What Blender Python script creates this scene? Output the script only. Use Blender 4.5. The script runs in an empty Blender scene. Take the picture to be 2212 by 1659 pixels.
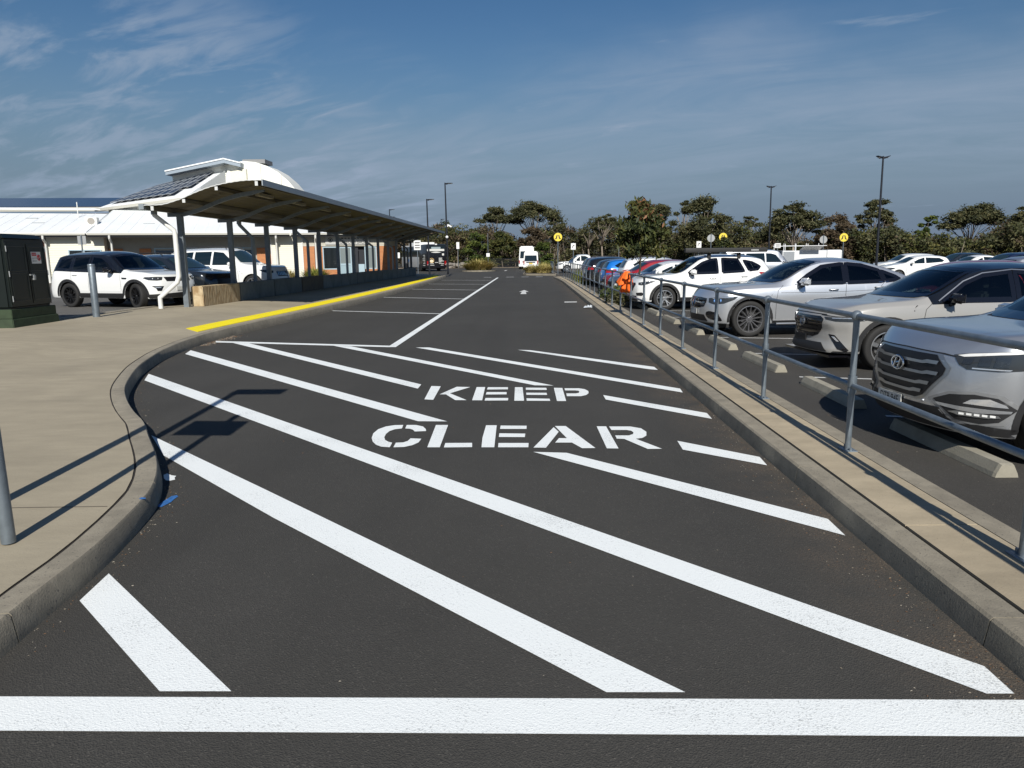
import bpy, bmesh, math, random
import numpy as np
from mathutils import Vector, Matrix
from mathutils.bvhtree import BVHTree
from mathutils.geometry import delaunay_2d_cdt

SC = bpy.context.scene
COL = SC.collection
R = math.radians

# ---------------------------------------------------------------- camera
CAM_H = 1.70
FPX, CXP, CYP = 1580.0, 1106.0, 829.5            # focal length and centre for a 2212 x 1659 frame
YAW, PITCH, ROLL = R(1.58), R(9.92), R(0.6)
_f = Vector((-math.sin(YAW)*math.cos(PITCH), math.cos(YAW)*math.cos(PITCH), -math.sin(PITCH)))
_r0 = Vector((math.cos(YAW), math.sin(YAW), 0.0))
_u0 = _r0.cross(_f)
_r = _r0*math.cos(ROLL) - _u0*math.sin(ROLL)
_u = _r0*math.sin(ROLL) + _u0*math.cos(ROLL)
cam_data = bpy.data.cameras.new('camera')
cam_data.sensor_width = 36.0
cam_data.lens = 36.0*FPX/2212.0
cam_data.clip_start = 0.05
cam_data.clip_end = 6000.0
cam = bpy.data.objects.new('camera', cam_data)
COL.objects.link(cam)
_m = Matrix((( _r.x, _u.x, -_f.x, 0.0), (_r.y, _u.y, -_f.y, 0.0), (_r.z, _u.z, -_f.z, CAM_H), (0, 0, 0, 1)))
cam.matrix_world = _m
SC.camera = cam
SC.render.resolution_x, SC.render.resolution_y = 1024, 768

def ray(px, py):
    return _f*FPX + _r*(px-CXP) - _u*(py-CYP)
def G(px, py, z=0.0):                               # pixel -> point of the level z
    d = ray(px, py); t = (z-CAM_H)/d.z
    return Vector((d.x*t, d.y*t, z))
def atY(px, py, Y):                                 # pixel -> point at depth Y
    d = ray(px, py); t = Y/d.y
    return Vector((d.x*t, Y, d.z*t+CAM_H))
K = 2560.0/2212.0
def zoom(x0, y0, s):
    return lambda x, y: ((x0+x/s)/K, (y0+y/s)/K)

# ---------------------------------------------------------------- world, sun, exposure
SUN_EL = R(36.0)
SHADOW_DIR = Vector((-0.07, 1.0, 0.0)).normalized()
sun_dir = Vector((-SHADOW_DIR.x*math.cos(SUN_EL), -SHADOW_DIR.y*math.cos(SUN_EL), math.sin(SUN_EL)))
world = bpy.data.worlds.new('World'); SC.world = world
world.use_nodes = True
def build_world():
    nt = world.node_tree; nt.nodes.clear(); N = nt.nodes.new; L = nt.links.new
    out = N('ShaderNodeOutputWorld'); bg = N('ShaderNodeBackground')
    sky = N('ShaderNodeTexSky'); sky.sky_type = 'NISHITA'; sky.sun_disc = False
    sky.sun_elevation = SUN_EL; sky.sun_rotation = math.atan2(sun_dir.x, sun_dir.y)
    sky.altitude = 0.0; sky.air_density = 1.25; sky.dust_density = 0.35; sky.ozone_density = 3.0
    hsv = N('ShaderNodeHueSaturation'); hsv.inputs['Saturation'].default_value = 1.30; hsv.inputs['Hue'].default_value = 0.508; hsv.inputs['Value'].default_value = 1.06
    L(sky.outputs[0], hsv.inputs['Color'])
    tc = N('ShaderNodeTexCoord')
    sep = N('ShaderNodeSeparateXYZ'); L(tc.outputs['Generated'], sep.inputs[0])
    # clouds: the view direction met with a flat cloud deck (softened low down so the streaks do not flatten out)
    mz = N('ShaderNodeMath'); mz.operation = 'MAXIMUM'; mz.inputs[1].default_value = 0.0; L(sep.outputs['Z'], mz.inputs[0])
    az = N('ShaderNodeMath'); az.operation = 'ADD'; az.inputs[1].default_value = 0.20; L(mz.outputs[0], az.inputs[0])
    dx = N('ShaderNodeMath'); dx.operation = 'DIVIDE'; L(sep.outputs['X'], dx.inputs[0]); L(az.outputs[0], dx.inputs[1])
    dy = N('ShaderNodeMath'); dy.operation = 'DIVIDE'; L(sep.outputs['Y'], dy.inputs[0]); L(az.outputs[0], dy.inputs[1])
    cmb = N('ShaderNodeCombineXYZ'); L(dx.outputs[0], cmb.inputs[0]); L(dy.outputs[0], cmb.inputs[1])
    def layer(rot, scl, nscale, detail, rough, dist, lo, hi, off):
        mp = N('ShaderNodeMapping'); mp.vector_type = 'TEXTURE'; mp.inputs['Rotation'].default_value = (0, 0, R(rot)); mp.inputs['Scale'].default_value = scl
        mp.inputs['Location'].default_value = off
        L(cmb.outputs[0], mp.inputs[0])
        no = N('ShaderNodeTexNoise'); no.inputs['Scale'].default_value = nscale; no.inputs['Detail'].default_value = detail
        no.inputs['Roughness'].default_value = rough; no.inputs['Distortion'].default_value = dist
        L(mp.outputs[0], no.inputs['Vector'])
        rp = N('ShaderNodeMapRange'); rp.interpolation_type = 'SMOOTHSTEP'
        rp.inputs[1].default_value = lo; rp.inputs[2].default_value = hi
        L(no.outputs[0], rp.inputs[0])
        return rp.outputs[0]
    def mul(a, b):
        m = N('ShaderNodeMath'); m.operation = 'MULTIPLY'; L(a, m.inputs[0])
        if isinstance(b, float): m.inputs[1].default_value = b
        else: L(b, m.inputs[1])
        return m.outputs[0]
    def add(a, b):
        m = N('ShaderNodeMath'); m.operation = 'ADD'; m.use_clamp = True; L(a, m.inputs[0]); L(b, m.inputs[1]); return m.outputs[0]
    def lin(a, ka, b, kb, c=0.0):
        m = N('ShaderNodeMath'); m.operation = 'MULTIPLY_ADD'; L(a, m.inputs[0]); m.inputs[1].default_value = ka; m.inputs[2].default_value = c
        m2 = N('ShaderNodeMath'); m2.operation = 'MULTIPLY_ADD'; L(b, m2.inputs[0]); m2.inputs[1].default_value = kb; L(m.outputs[0], m2.inputs[2]); return m2.outputs[0]
    def ramp(v, a, b):
        rp = N('ShaderNodeMapRange'); rp.interpolation_type = 'SMOOTHSTEP'; rp.inputs[1].default_value = a; rp.inputs[2].default_value = b; L(v, rp.inputs[0]); return rp.outputs[0]
    soft = layer(20, (1.0, 1.0, 1), 1.1, 4, 0.55, 0.3, 0.0, 1.0, (2.0, 5.0, 0))
    across = lin(dx.outputs[0], 0.397, dy.outputs[0], 0.918)          # distance across a long cirrus band
    veil = mul(ramp(lin(across, 1.0, soft, 0.9, -0.45), 1.95, 2.55), ramp(across, 4.2, 2.75))
    grain = layer(-24, (1.5, 0.55, 1), 2.4, 9, 0.60, 0.7, 0.10, 0.85, (1.2, 9.0, 0))
    fine = layer(-24, (1.0, 0.40, 1), 2.7, 8, 0.58, 0.5, 0.43, 0.66, (7.3, 2.2, 0))
    clump = ramp(lin(dx.outputs[0], 1.0, soft, 1.3, -0.65), -0.25, -0.95)
    wisps = mul(layer(-24, (1.0, 0.4, 1), 2.2, 8, 0.6, 0.5, 0.60, 0.76, (3.3, 6.1, 0)), 0.45)
    cl = add(add(mul(mul(veil, grain), 0.72), mul(mul(fine, clump), 0.70)), wisps)
    mix = N('ShaderNodeMix'); mix.data_type = 'RGBA'
    L(cl, mix.inputs[0]); mix.inputs[7].default_value = (5.3, 6.7, 8.8, 1)
    # low haze: the sky pales to grey-blue towards the horizon, all the way round
    hz = N('ShaderNodeMapRange'); hz.interpolation_type = 'SMOOTHERSTEP'; hz.inputs[1].default_value = -0.02; hz.inputs[2].default_value = 0.30; hz.inputs[3].default_value = 0.92; hz.inputs[4].default_value = 0.0; L(sep.outputs['Z'], hz.inputs[0])
    mixh = N('ShaderNodeMix'); mixh.data_type = 'RGBA'; L(hz.outputs[0], mixh.inputs[0]); L(hsv.outputs[0], mixh.inputs[6]); mixh.inputs[7].default_value = (2.45, 3.6, 5.6, 1)
    L(mixh.outputs[2], mix.inputs[6])
    bg.inputs['Strength'].default_value = 0.05
    L(mix.outputs[2], bg.inputs['Color']); L(bg.outputs[0], out.inputs['Surface'])
build_world()
sl = bpy.data.lights.new('sun', 'SUN'); sl.energy = 5.0; sl.angle = R(0.53); sl.color = (1.0, 0.965, 0.895)
sun = bpy.data.objects.new('sun', sl); COL.objects.link(sun)
sun.rotation_euler = (-sun_dir).to_track_quat('-Z', 'Y').to_euler()
sun.location = (0, -20, 30)
SC.view_settings.view_transform = 'Standard'
SC.view_settings.look = 'None'
SC.view_settings.exposure = 0.15
SC.view_settings.gamma = 1.0
SC.view_settings.use_curve_mapping = False
SC.cycles.use_denoising = True
SC.cycles.max_bounces = 6
SC.cycles.transparent_max_bounces = 6

# ---------------------------------------------------------------- materials
MATS = {}
def mat(name, base, rough=0.6, metal=0.0, coat=0.0, var=0.0, vscale=4.0, bump=0.0, bscale=60.0, spec=0.5, var2=0.0, v2scale=0.6,
        speck=0.0, speck_col=(0.3, 0.3, 0.28), speck_scale=300.0, stretch=None, coords='Object', emit=None, estr=0.0, trans=0.0, objvar=0.0, sheen=0.0):
    if name in MATS: return MATS[name]
    m = bpy.data.materials.new(name); m.use_nodes = True
    nt = m.node_tree; N = nt.nodes.new; L = nt.links.new
    b = nt.nodes['Principled BSDF']
    b.inputs['Base Color'].default_value = (*base, 1); b.inputs['Roughness'].default_value = rough
    b.inputs['Metallic'].default_value = metal; b.inputs['Coat Weight'].default_value = coat; b.inputs['Coat Roughness'].default_value = 0.04
    b.inputs['Specular IOR Level'].default_value = spec
    if emit: b.inputs['Emission Color'].default_value = (*emit, 1); b.inputs['Emission Strength'].default_value = estr
    col = None
    if var or bump or var2 or speck or objvar:
        tc = N('ShaderNodeTexCoord'); vec = tc.outputs[coords]
        if stretch:
            mp = N('ShaderNodeMapping'); mp.inputs['Scale'].default_value = stretch; L(vec, mp.inputs[0]); vecs = mp.outputs[0]
        else: vecs = vec
        rgb = N('ShaderNodeRGB'); rgb.outputs[0].default_value = (*base, 1); col = rgb.outputs[0]
        def noise(sc, v, det=5.0, ro=0.6):
            n = N('ShaderNodeTexNoise'); n.inputs['Scale'].default_value = sc; n.inputs['Detail'].default_value = det; n.inputs['Roughness'].default_value = ro
            L(v, n.inputs['Vector']); return n.outputs[0]
        def vary(c, fac, amt):
            mr = N('ShaderNodeMapRange'); mr.inputs[1].default_value = 0.3; mr.inputs[2].default_value = 0.7
            mr.inputs[3].default_value = 1-amt; mr.inputs[4].default_value = 1+amt; L(fac, mr.inputs[0])
            vm = N('ShaderNodeVectorMath'); vm.operation = 'SCALE'; L(c, vm.inputs[0]); L(mr.outputs[0], vm.inputs['Scale']); return vm.outputs[0]
        if var: col = vary(col, noise(vscale, vecs), var)
        if var2: col = vary(col, noise(v2scale, vec, 3.0), var2)
        if objvar:
            oi = N('ShaderNodeObjectInfo'); mr = N('ShaderNodeMapRange'); mr.inputs[3].default_value = 1-objvar; mr.inputs[4].default_value = 1+objvar
            L(oi.outputs['Random'], mr.inputs[0]); vm = N('ShaderNodeVectorMath'); vm.operation = 'SCALE'; L(col, vm.inputs[0]); L(mr.outputs[0], vm.inputs['Scale']); col = vm.outputs[0]
        if speck:
            sp = noise(speck_scale, vec, 2.0, 0.5); mr = N('ShaderNodeMapRange'); mr.inputs[1].default_value = 1-speck; mr.inputs[2].default_value = 1-speck+0.06; L(sp, mr.inputs[0])
            mx = N('ShaderNodeMix'); mx.data_type = 'RGBA'; L(mr.outputs[0], mx.inputs[0]); L(col, mx.inputs[6]); mx.inputs[7].default_value = (*speck_col, 1); col = mx.outputs[2]
        L(col, b.inputs['Base Color'])
        if bump:
            bn = N('ShaderNodeBump'); bn.inputs['Strength'].default_value = bump; bn.inputs['Distance'].default_value = 0.01
            L(noise(bscale, vecs, 4.0), bn.inputs['Height']); L(bn.outputs[0], b.inputs['Normal'])
    MATS[name] = m
    return m

def node_mat(name, fn):
    m = bpy.data.materials.new(name); m.use_nodes = True
    fn(m.node_tree, m.node_tree.nodes['Principled BSDF'], m.node_tree.nodes.new, m.node_tree.links.new)
    MATS[name] = m; return m

# ---------------------------------------------------------------- mesh helpers
class MB:
    """collects shapes into one mesh"""
    def __init__(s): s.v = []; s.f = []; s.m = []
    def add(s, vs, fs, mi=0):
        o = len(s.v); s.v.extend([tuple(p) for p in vs]); s.f.extend([tuple(i+o for i in q) for q in fs]); s.m.extend([mi]*len(fs)); return s
    def box(s, lo, hi, mi=0, bev=0.0):
        x0, y0, z0 = lo; x1, y1, z1 = hi
        if bev > 0:
            bm = bmesh.new(); bmesh.ops.create_cube(bm, size=1.0)
            for v in bm.verts: v.co = ((x0+x1)/2+v.co.x*(x1-x0), (y0+y1)/2+v.co.y*(y1-y0), (z0+z1)/2+v.co.z*(z1-z0))
            bmesh.ops.bevel(bm, geom=bm.edges[:], offset=bev, segments=2, affect='EDGES', profile=0.7)
            s.bm(bm, mi); bm.free(); return s
        return s.add([(x0,y0,z0),(x1,y0,z0),(x1,y1,z0),(x0,y1,z0),(x0,y0,z1),(x1,y0,z1),(x1,y1,z1),(x0,y1,z1)],
                     [(0,3,2,1),(4,5,6,7),(0,1,5,4),(1,2,6,5),(2,3,7,6),(3,0,4,7)], mi)
    def bm(s, bm, mi=0):
        bm.verts.index_update()
        return s.add([v.co[:] for v in bm.verts], [[v.index for v in f.verts] for f in bm.faces], mi)
    def tube(s, pts, rad, n=10, mi=0, cap=True):
        pts = [Vector(p) for p in pts]; rs = rad if isinstance(rad, (list, tuple)) else [rad]*len(pts)
        rings = []; prev = None
        for i, p in enumerate(pts):
            if i == 0: t = pts[1]-p
            elif i == len(pts)-1: t = p-pts[-2]
            else: t = (pts[i+1]-p).normalized()+(p-pts[i-1]).normalized()
            t.normalize()
            if prev is None:
                a = Vector((0,0,1)) if abs(t.z) < 0.9 else Vector((1,0,0)); e1 = t.cross(a).normalized()
            else:
                e1 = (prev - t*prev.dot(t)).normalized()
            prev = e1; e2 = t.cross(e1)
            rings.append([p + (e1*math.cos(2*math.pi*k/n)+e2*math.sin(2*math.pi*k/n))*rs[i] for k in range(n)])
        vs = [q for rg in rings for q in rg]; fs = []
        for i in range(len(rings)-1):
            for k in range(n):
                a = i*n+k; b = i*n+(k+1) % n; fs.append((a, b, b+n, a+n))
        if cap: fs.append(tuple(reversed(range(n)))); fs.append(tuple(range((len(rings)-1)*n, len(rings)*n)))
        return s.add(vs, fs, mi)
    def lathe(s, prof, n=24, axis='z', c=(0,0,0), mi=0, closed=False):
        vs = []; fs = []
        for (rr, h) in prof:
            for k in range(n):
                a = 2*math.pi*k/n; p = (rr*math.cos(a), rr*math.sin(a), h)
                if axis == 'y': p = (p[0], p[2], p[1])
                elif axis == 'x': p = (p[2], p[0], p[1])
                vs.append((p[0]+c[0], p[1]+c[1], p[2]+c[2]))
        m = len(prof)
        for i in range(m if closed else m-1):
            for k in range(n):
                a = i*n+k; b = i*n+(k+1) % n; j = ((i+1) % m)*n
                fs.append((a, b, j+(k+1) % n, j+k))
        return s.add(vs, fs, mi)
    def prism(s, poly, ex, mi=0):
        """poly: list of 3D points, ex: extrusion vector"""
        n = len(poly); ex = Vector(ex); a = [Vector(p) for p in poly]
        return s.add(a+[p+ex for p in a], [tuple(range(n-1, -1, -1)), tuple(range(n, 2*n))]+[(i, (i+1) % n, (i+1) % n+n, i+n) for i in range(n)], mi)
    def sphere(s, c, r, n=12, mi=0):
        pr = [(math.sin(math.pi*i/8)*1.0, -math.cos(math.pi*i/8)) for i in range(9)]
        rr = r if isinstance(r, (tuple, list)) else (r, r, r)
        vs = []; fs = []
        for (q, h) in pr:
            for k in range(n):
                a = 2*math.pi*k/n; vs.append((c[0]+q*math.cos(a)*rr[0], c[1]+q*math.sin(a)*rr[1], c[2]+h*rr[2]))
        for i in range(8):
            for k in range(n): fs.append((i*n+k, i*n+(k+1) % n, (i+1)*n+(k+1) % n, (i+1)*n+k))
        return s.add(vs, fs, mi)
    def xf(s, M):
        s.v = [tuple(M @ Vector(p)) for p in s.v]; return s
    def build(s, name, mats, parent=None, smooth=False, kind=None, loc=None):
        me = bpy.data.meshes.new(name); me.from_pydata(s.v, [], s.f)
        if not isinstance(mats, (list, tuple)): mats = [mats]
        for q in mats: me.materials.append(q)
        if len(mats) > 1: me.polygons.foreach_set('material_index', s.m)
        if smooth is True: me.polygons.foreach_set('use_smooth', [True]*len(me.polygons))
        me.update()
        if isinstance(smooth, float):
            me.polygons.foreach_set('use_smooth', [True]*len(me.polygons)); me.set_sharp_from_angle(angle=R(smooth))
        return link(name, me, parent, kind, loc)
def link(name, data, parent=None, kind=None, loc=None):
    o = bpy.data.objects.new(name, data); COL.objects.link(o)
    if parent is not None: o.parent = parent
    if loc is not None: o.location = loc
    if kind: o['kind'] = kind
    return o
def thing(name, label, cat, loc=(0,0,0), rz=0.0, group=None):
    o = bpy.data.objects.new(name, None); o.empty_display_size = 0.2; COL.objects.link(o)
    o.location = loc; o.rotation_euler = (0, 0, rz); tag(o, label, cat, group); return o
def tag(o, label, cat, group=None):
    o['label'] = label; o['category'] = cat
    if group: o['group'] = group
    return o
def copy_tree(o, parent=None):
    c = o.copy(); COL.objects.link(c); c.parent = parent
    for ch in o.children: copy_tree(ch, c)
    return c
def text_mesh(txt, size, font_scale=(1, 1), thick=0.0):
    cu = bpy.data.curves.new('t', 'FONT'); cu.body = txt; cu.size = size; cu.align_x = 'CENTER'; cu.align_y = 'CENTER'; cu.extrude = thick
    ob = bpy.data.objects.new('t', cu); COL.objects.link(ob)
    dg = bpy.context.evaluated_depsgraph_get(); dg.update()
    me = bpy.data.meshes.new_from_object(ob.evaluated_get(dg))
    mb = MB(); mb.add([(v.co.x*font_scale[0], v.co.y*font_scale[1], v.co.z) for v in me.vertices], [tuple(p.vertices) for p in me.polygons])
    bpy.data.objects.remove(ob); bpy.data.curves.remove(cu); bpy.data.meshes.remove(me)
    return mb
def lerp(a, b, t): return a+(b-a)*t
def pchip(xs, ys):
    xs = np.array(xs, float); ys = np.array(ys, float); h = np.diff(xs); d = np.diff(ys)/h; n = len(xs); m = np.zeros(n)
    for i in range(1, n-1):
        if d[i-1]*d[i] > 0:
            w1 = 2*h[i]+h[i-1]; w2 = h[i]+2*h[i-1]; m[i] = (w1+w2)/(w1/d[i-1]+w2/d[i])
    m[0] = d[0]; m[-1] = d[-1]
    def f(x):
        x = min(max(x, xs[0]), xs[-1]); i = int(min(max(np.searchsorted(xs, x)-1, 0), n-2)); t = (x-xs[i])/h[i]
        return float((2*t**3-3*t**2+1)*ys[i]+(t**3-2*t**2+t)*h[i]*m[i]+(-2*t**3+3*t**2)*ys[i+1]+(t**3-t**2)*h[i]*m[i+1])
    return f
RNG = random.Random(7)
# ================================================================ SETTING
def asphalt_fn(dust_x=None, base=(0.0575, 0.0545, 0.0485)):
    def fn(nt, b, N, L):
        tc = N('ShaderNodeTexCoord'); v = tc.outputs['Object']
        def noise(sc, det=4.0, ro=0.6):
            n = N('ShaderNodeTexNoise'); n.inputs['Scale'].default_value = sc; n.inputs['Detail'].default_value = det; n.inputs['Roughness'].default_value = ro; L(v, n.inputs['Vector']); return n.outputs[0]
        def mr(f, a, b_, c, d):
            m = N('ShaderNodeMapRange'); m.inputs[1].default_value = a; m.inputs[2].default_value = b_; m.inputs[3].default_value = c; m.inputs[4].default_value = d; L(f, m.inputs[0]); return m.outputs[0]
        def mix(f, a, c2):
            m = N('ShaderNodeMix'); m.data_type = 'RGBA'; L(f, m.inputs[0])
            (L(a, m.inputs[6]) if not isinstance(a, tuple) else setattr(m.inputs[6], 'default_value', (*a, 1)))
            (L(c2, m.inputs[7]) if not isinstance(c2, tuple) else setattr(m.inputs[7], 'default_value', (*c2, 1)))
            return m.outputs[2]
        big = noise(0.35, 5); mid = noise(2.2, 6, 0.65)
        c = mix(mr(big, 0.35, 0.65, 0, 1), tuple(x*0.90 for x in base), tuple(x*1.10 for x in base))
        c = mix(mr(mid, 0.35, 0.75, 0, 0.35), c, tuple(x*1.25 for x in base))
        vo = N('ShaderNodeTexVoronoi'); vo.inputs['Scale'].default_value = 150.0; L(v, vo.inputs['Vector'])
        vs = N('ShaderNodeSeparateColor'); L(vo.outputs['Color'], vs.inputs[0])
        c = mix(mr(vs.outputs[0], 0.0, 1.0, 0.0, 0.30), c, (0.018, 0.017, 0.016))
        c = mix(mr(vs.outputs[1], 0.955, 0.975, 0.0, 0.40), c, (0.13, 0.12, 0.105))
        c = mix(mr(noise(28, 3, 0.5), 0.74, 0.78, 0.0, 0.4), c, (0.12, 0.11, 0.095))
        wv = N('ShaderNodeTexNoise'); wv.inputs['Scale'].default_value = 1.0; wv.inputs['Detail'].default_value = 4; mpw = N('ShaderNodeMapping'); mpw.inputs['Scale'].default_value = (1.1, 0.035, 1); L(v, mpw.inputs[0]); L(mpw.outputs[0], wv.inputs['Vector'])
        c = mix(mr(wv.outputs[0], 0.50, 0.68, 0.0, 0.30), c, tuple(x*0.66 for x in base))      # darker wheel paths and paving seams
        c = mix(mr(noise(0.9, 6, 0.75), 0.66, 0.74, 0.0, 0.35), c, tuple(x*0.55 for x in base))   # oil and damp stains
        if dust_x is not None:
            sp = N('ShaderNodeSeparateXYZ'); L(v, sp.inputs[0])
            d = mr(sp.outputs['X'], dust_x-0.62, dust_x+0.05, 0.0, 1.0)
            cut = mr(sp.outputs['X'], dust_x+0.5, dust_x+0.6, 1.0, 0.0)
            n2 = mr(noise(1.6, 5, 0.7), 0.38, 0.66, 0.0, 1.0)
            m1 = N('ShaderNodeMath'); m1.operation = 'MULTIPLY'; L(d, m1.inputs[0]); L(n2, m1.inputs[1])
            m2 = N('ShaderNodeMath'); m2.operation = 'MULTIPLY'; L(m1.outputs[0], m2.inputs[0]); L(cut, m2.inputs[1])
            g = mr(noise(70, 3, 0.6), 0.42, 0.62, 0.15, 0.9)
            m3 = N('ShaderNodeMath'); m3.operation = 'MULTIPLY'; L(m2.outputs[0], m3.inputs[0]); L(g, m3.inputs[1])
            c = mix(m3.outputs[0], c, (0.150, 0.112, 0.078))
        L(c, b.inputs['Base Color'])
        b.inputs['Roughness'].default_value = 0.82; b.inputs['Specular IOR Level'].default_value = 0.28
        bn = N('ShaderNodeBump'); bn.inputs['Strength'].default_value = 0.55; bn.inputs['Distance'].default_value = 0.006
        L(vo.outputs['Distance'], bn.inputs['Height']); L(bn.outputs[0], b.inputs['Normal'])
    return fn
M_ROAD = node_mat('asphalt', asphalt_fn(1.96))
M_PARK = node_mat('car_park_asphalt', asphalt_fn(None, (0.060, 0.056, 0.050)))
M_LPARK = node_mat('worn_asphalt', asphalt_fn(None, (0.13, 0.125, 0.115)))
def paint_fn(col, wear):
    def fn(nt, b, N, L):
        tc = N('ShaderNodeTexCoord'); v = tc.outputs['Object']
        n = N('ShaderNodeTexNoise'); n.inputs['Scale'].default_value = 130.0; n.inputs['Detail'].default_value = 3.0; L(v, n.inputs['Vector'])
        n2 = N('ShaderNodeTexNoise'); n2.inputs['Scale'].default_value = 1.7; n2.inputs['Detail'].default_value = 4.0; L(v, n2.inputs['Vector'])
        s = N('ShaderNodeMath'); s.operation = 'MULTIPLY_ADD'; L(n2.outputs[0], s.inputs[0]); s.inputs[1].default_value = 0.55; L(n.outputs[0], s.inputs[2])
        r = N('ShaderNodeMapRange'); r.inputs[1].default_value = 0.93-wear; r.inputs[2].default_value = 1.03-wear; r.inputs[3].default_value = 0; r.inputs[4].default_value = 0.62; L(s.outputs[0], r.inputs[0])
        m = N('ShaderNodeMix'); m.data_type = 'RGBA'; L(r.outputs[0], m.inputs[0]); m.inputs[6].default_value = (*col, 1); m.inputs[7].default_value = tuple(c*0.42 for c in col)+(1,)
        L(m.outputs[2], b.inputs['Base Color']); b.inputs['Roughness'].default_value = 0.75; b.inputs['Specular IOR Level'].default_value = 0.3
        bn = N('ShaderNodeBump'); bn.inputs['Strength'].default_value = 0.5; bn.inputs['Distance'].default_value = 0.006; L(n.outputs[0], bn.inputs['Height']); L(bn.outputs[0], b.inputs['Normal'])
    return fn
M_WHITE = node_mat('road_paint_white', paint_fn((0.785, 0.81, 0.80), 0.055))
M_WHITEOLD = node_mat('road_paint_white_worn', paint_fn((0.62, 0.62, 0.60), 0.12))
M_YELLOW = node_mat('tactile_yellow', paint_fn((0.86, 0.70, 0.015), 0.02))
M_PLAZA = mat('plaza_concrete', (0.318, 0.274, 0.196), 0.85, var=0.09, vscale=3.4, var2=0.13, v2scale=0.55, stretch=(0.75, 1.9, 1), bump=0.25, bscale=46, speck=0.33, speck_col=(0.17, 0.15, 0.125), speck_scale=140)
M_KERB = mat('kerb_concrete', (0.238, 0.210, 0.160), 0.88, var=0.16, vscale=9, var2=0.16, v2scale=1.2, bump=0.35, bscale=90, speck=0.355, speck_col=(0.12, 0.108, 0.088), speck_scale=60)
M_PATH = mat('path_concrete', (0.36, 0.298, 0.205), 0.85, var=0.12, vscale=4.0, var2=0.16, v2scale=1.1, stretch=(1, 1.8, 1), bump=0.25, bscale=60, speck=0.31, speck_col=(0.19, 0.155, 0.11), speck_scale=90)
M_STOP = mat('wheel_stop_concrete', (0.29, 0.268, 0.212), 0.88, var=0.14, vscale=8, bump=0.3, bscale=80, objvar=0.1)
M_JOINT = mat('joint_dirt', (0.018, 0.014, 0.011), 0.95)
M_SOIL = mat('bush_soil', (0.075, 0.058, 0.038), 0.95, var=0.3, vscale=0.7, bump=0.6, bscale=6)
M_VERGE = mat('sandy_verge', (0.23, 0.18, 0.125), 0.95, var=0.25, vscale=0.8, bump=0.4, bscale=8)
M_BLUE = mat('blue_spray_paint', (0.03, 0.13, 0.36), 0.7, var=0.35, vscale=40)

def sheet(name, x0, y0, x1, y1, z, m, nx=1, ny=1):
    mb = MB(); vs = [(lerp(x0, x1, i/nx), lerp(y0, y1, j/ny), z) for j in range(ny+1) for i in range(nx+1)]
    mb.add(vs, [(j*(nx+1)+i, j*(nx+1)+i+1, (j+1)*(nx+1)+i+1, (j+1)*(nx+1)+i) for j in range(ny) for i in range(nx)])
    return mb.build(name, m, kind='structure')
ground = sheet('ground', -2500, -2500, 2500, 2500, -0.02, M_SOIL, 4, 4)
road = sheet('road', -45, -14, 2.70, 107.5, 0.0, M_ROAD)
car_park = sheet('car_park', 2.70, -14, 85, 82, 0.0, M_PARK)
verge = sheet('verge', -60, 107.5, 40, 118, 0.03, M_VERGE)

# --- left kerb line (read from the photograph at road level)
_kx = [(-9, -2.05), (0, -2.22), (2.86, -2.31), (3.25, -2.35), (3.65, -2.38), (4.16, -2.46), (4.45, -2.52), (4.74, -2.59), (4.99, -2.68), (5.36, -2.85), (5.77, -3.08), (6.32, -3.42),
       (6.91, -3.78), (7.34, -4.10), (8.01, -4.55), (8.82, -5.02), (9.80, -5.47), (10.64, -5.81), (11.44, -6.07), (12.18, -6.28), (14.0, -6.60), (15.4, -6.70), (17.2, -6.68),
       (20, -6.58), (24, -6.47), (30, -6.37), (38, -6.38), (50, -6.62), (58, -6.95), (64, -7.25)]
kerb_x = pchip([p[0] for p in _kx], [p[1] for p in _kx])
kerb_h = pchip([-9, 4, 9, 16, 64], [0.145, 0.145, 0.155, 0.19, 0.19])
def kerb_frame(y):
    d = (kerb_x(y+0.05)-kerb_x(y-0.05))/0.1; t = Vector((d, 1, 0)).normalized(); n = Vector((-t.y, t.x, 0))   # n points away from the road
    return Vector((kerb_x(y), y, 0)), n
def plaza_z(x, y):
    t = min(max((-7.4-x)/2.8, 0), 1); return lerp(kerb_h(y)-0.004, 0.30, t*t*(3-2*t))
KERB_W = 0.175
kerb = link('kerb', None, kind='structure')
def kerb_piece(y0, y1, name='kerb_segment'):
    n = max(2, int((y1-y0)/0.12)); mb = MB(); prof = [(0.0, -0.03), (0.006, 0.02), (0.022, None), (0.034, None), (KERB_W-0.012, None), (KERB_W, None), (KERB_W, -0.03)]
    rows = []
    for i in range(n+1):
        y = lerp(y0, y1, i/n); p, nn = kerb_frame(y); h = kerb_h(y)
        zz = [-0.03, 0.02, h-0.014, h, h, h-0.008, -0.03]
        rows.append([p+nn*prof[k][0]+Vector((0, 0, zz[k])) for k in range(7)])
    vs = [q for rw in rows for q in rw]; fs = [(i*7+k, i*7+k+1, (i+1)*7+k+1, (i+1)*7+k) for i in range(n) for k in range(6)]
    fs += [tuple(range(6, -1, -1)), tuple(range(n*7, n*7+7))]
    return mb.add(vs, fs).build(name, M_KERB, kerb, smooth=35.0)
_y = -9.0
_cuts = [-9, -6.5, -4, -1.5, 1.0, 3.0, 4.95, 7.0, 9.1, 11.6]
while _cuts[-1] < 61: _cuts.append(_cuts[-1]+2.5)
for a, b in zip(_cuts[:-1], _cuts[1:]): kerb_piece(a+0.004, b-0.004)
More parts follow.
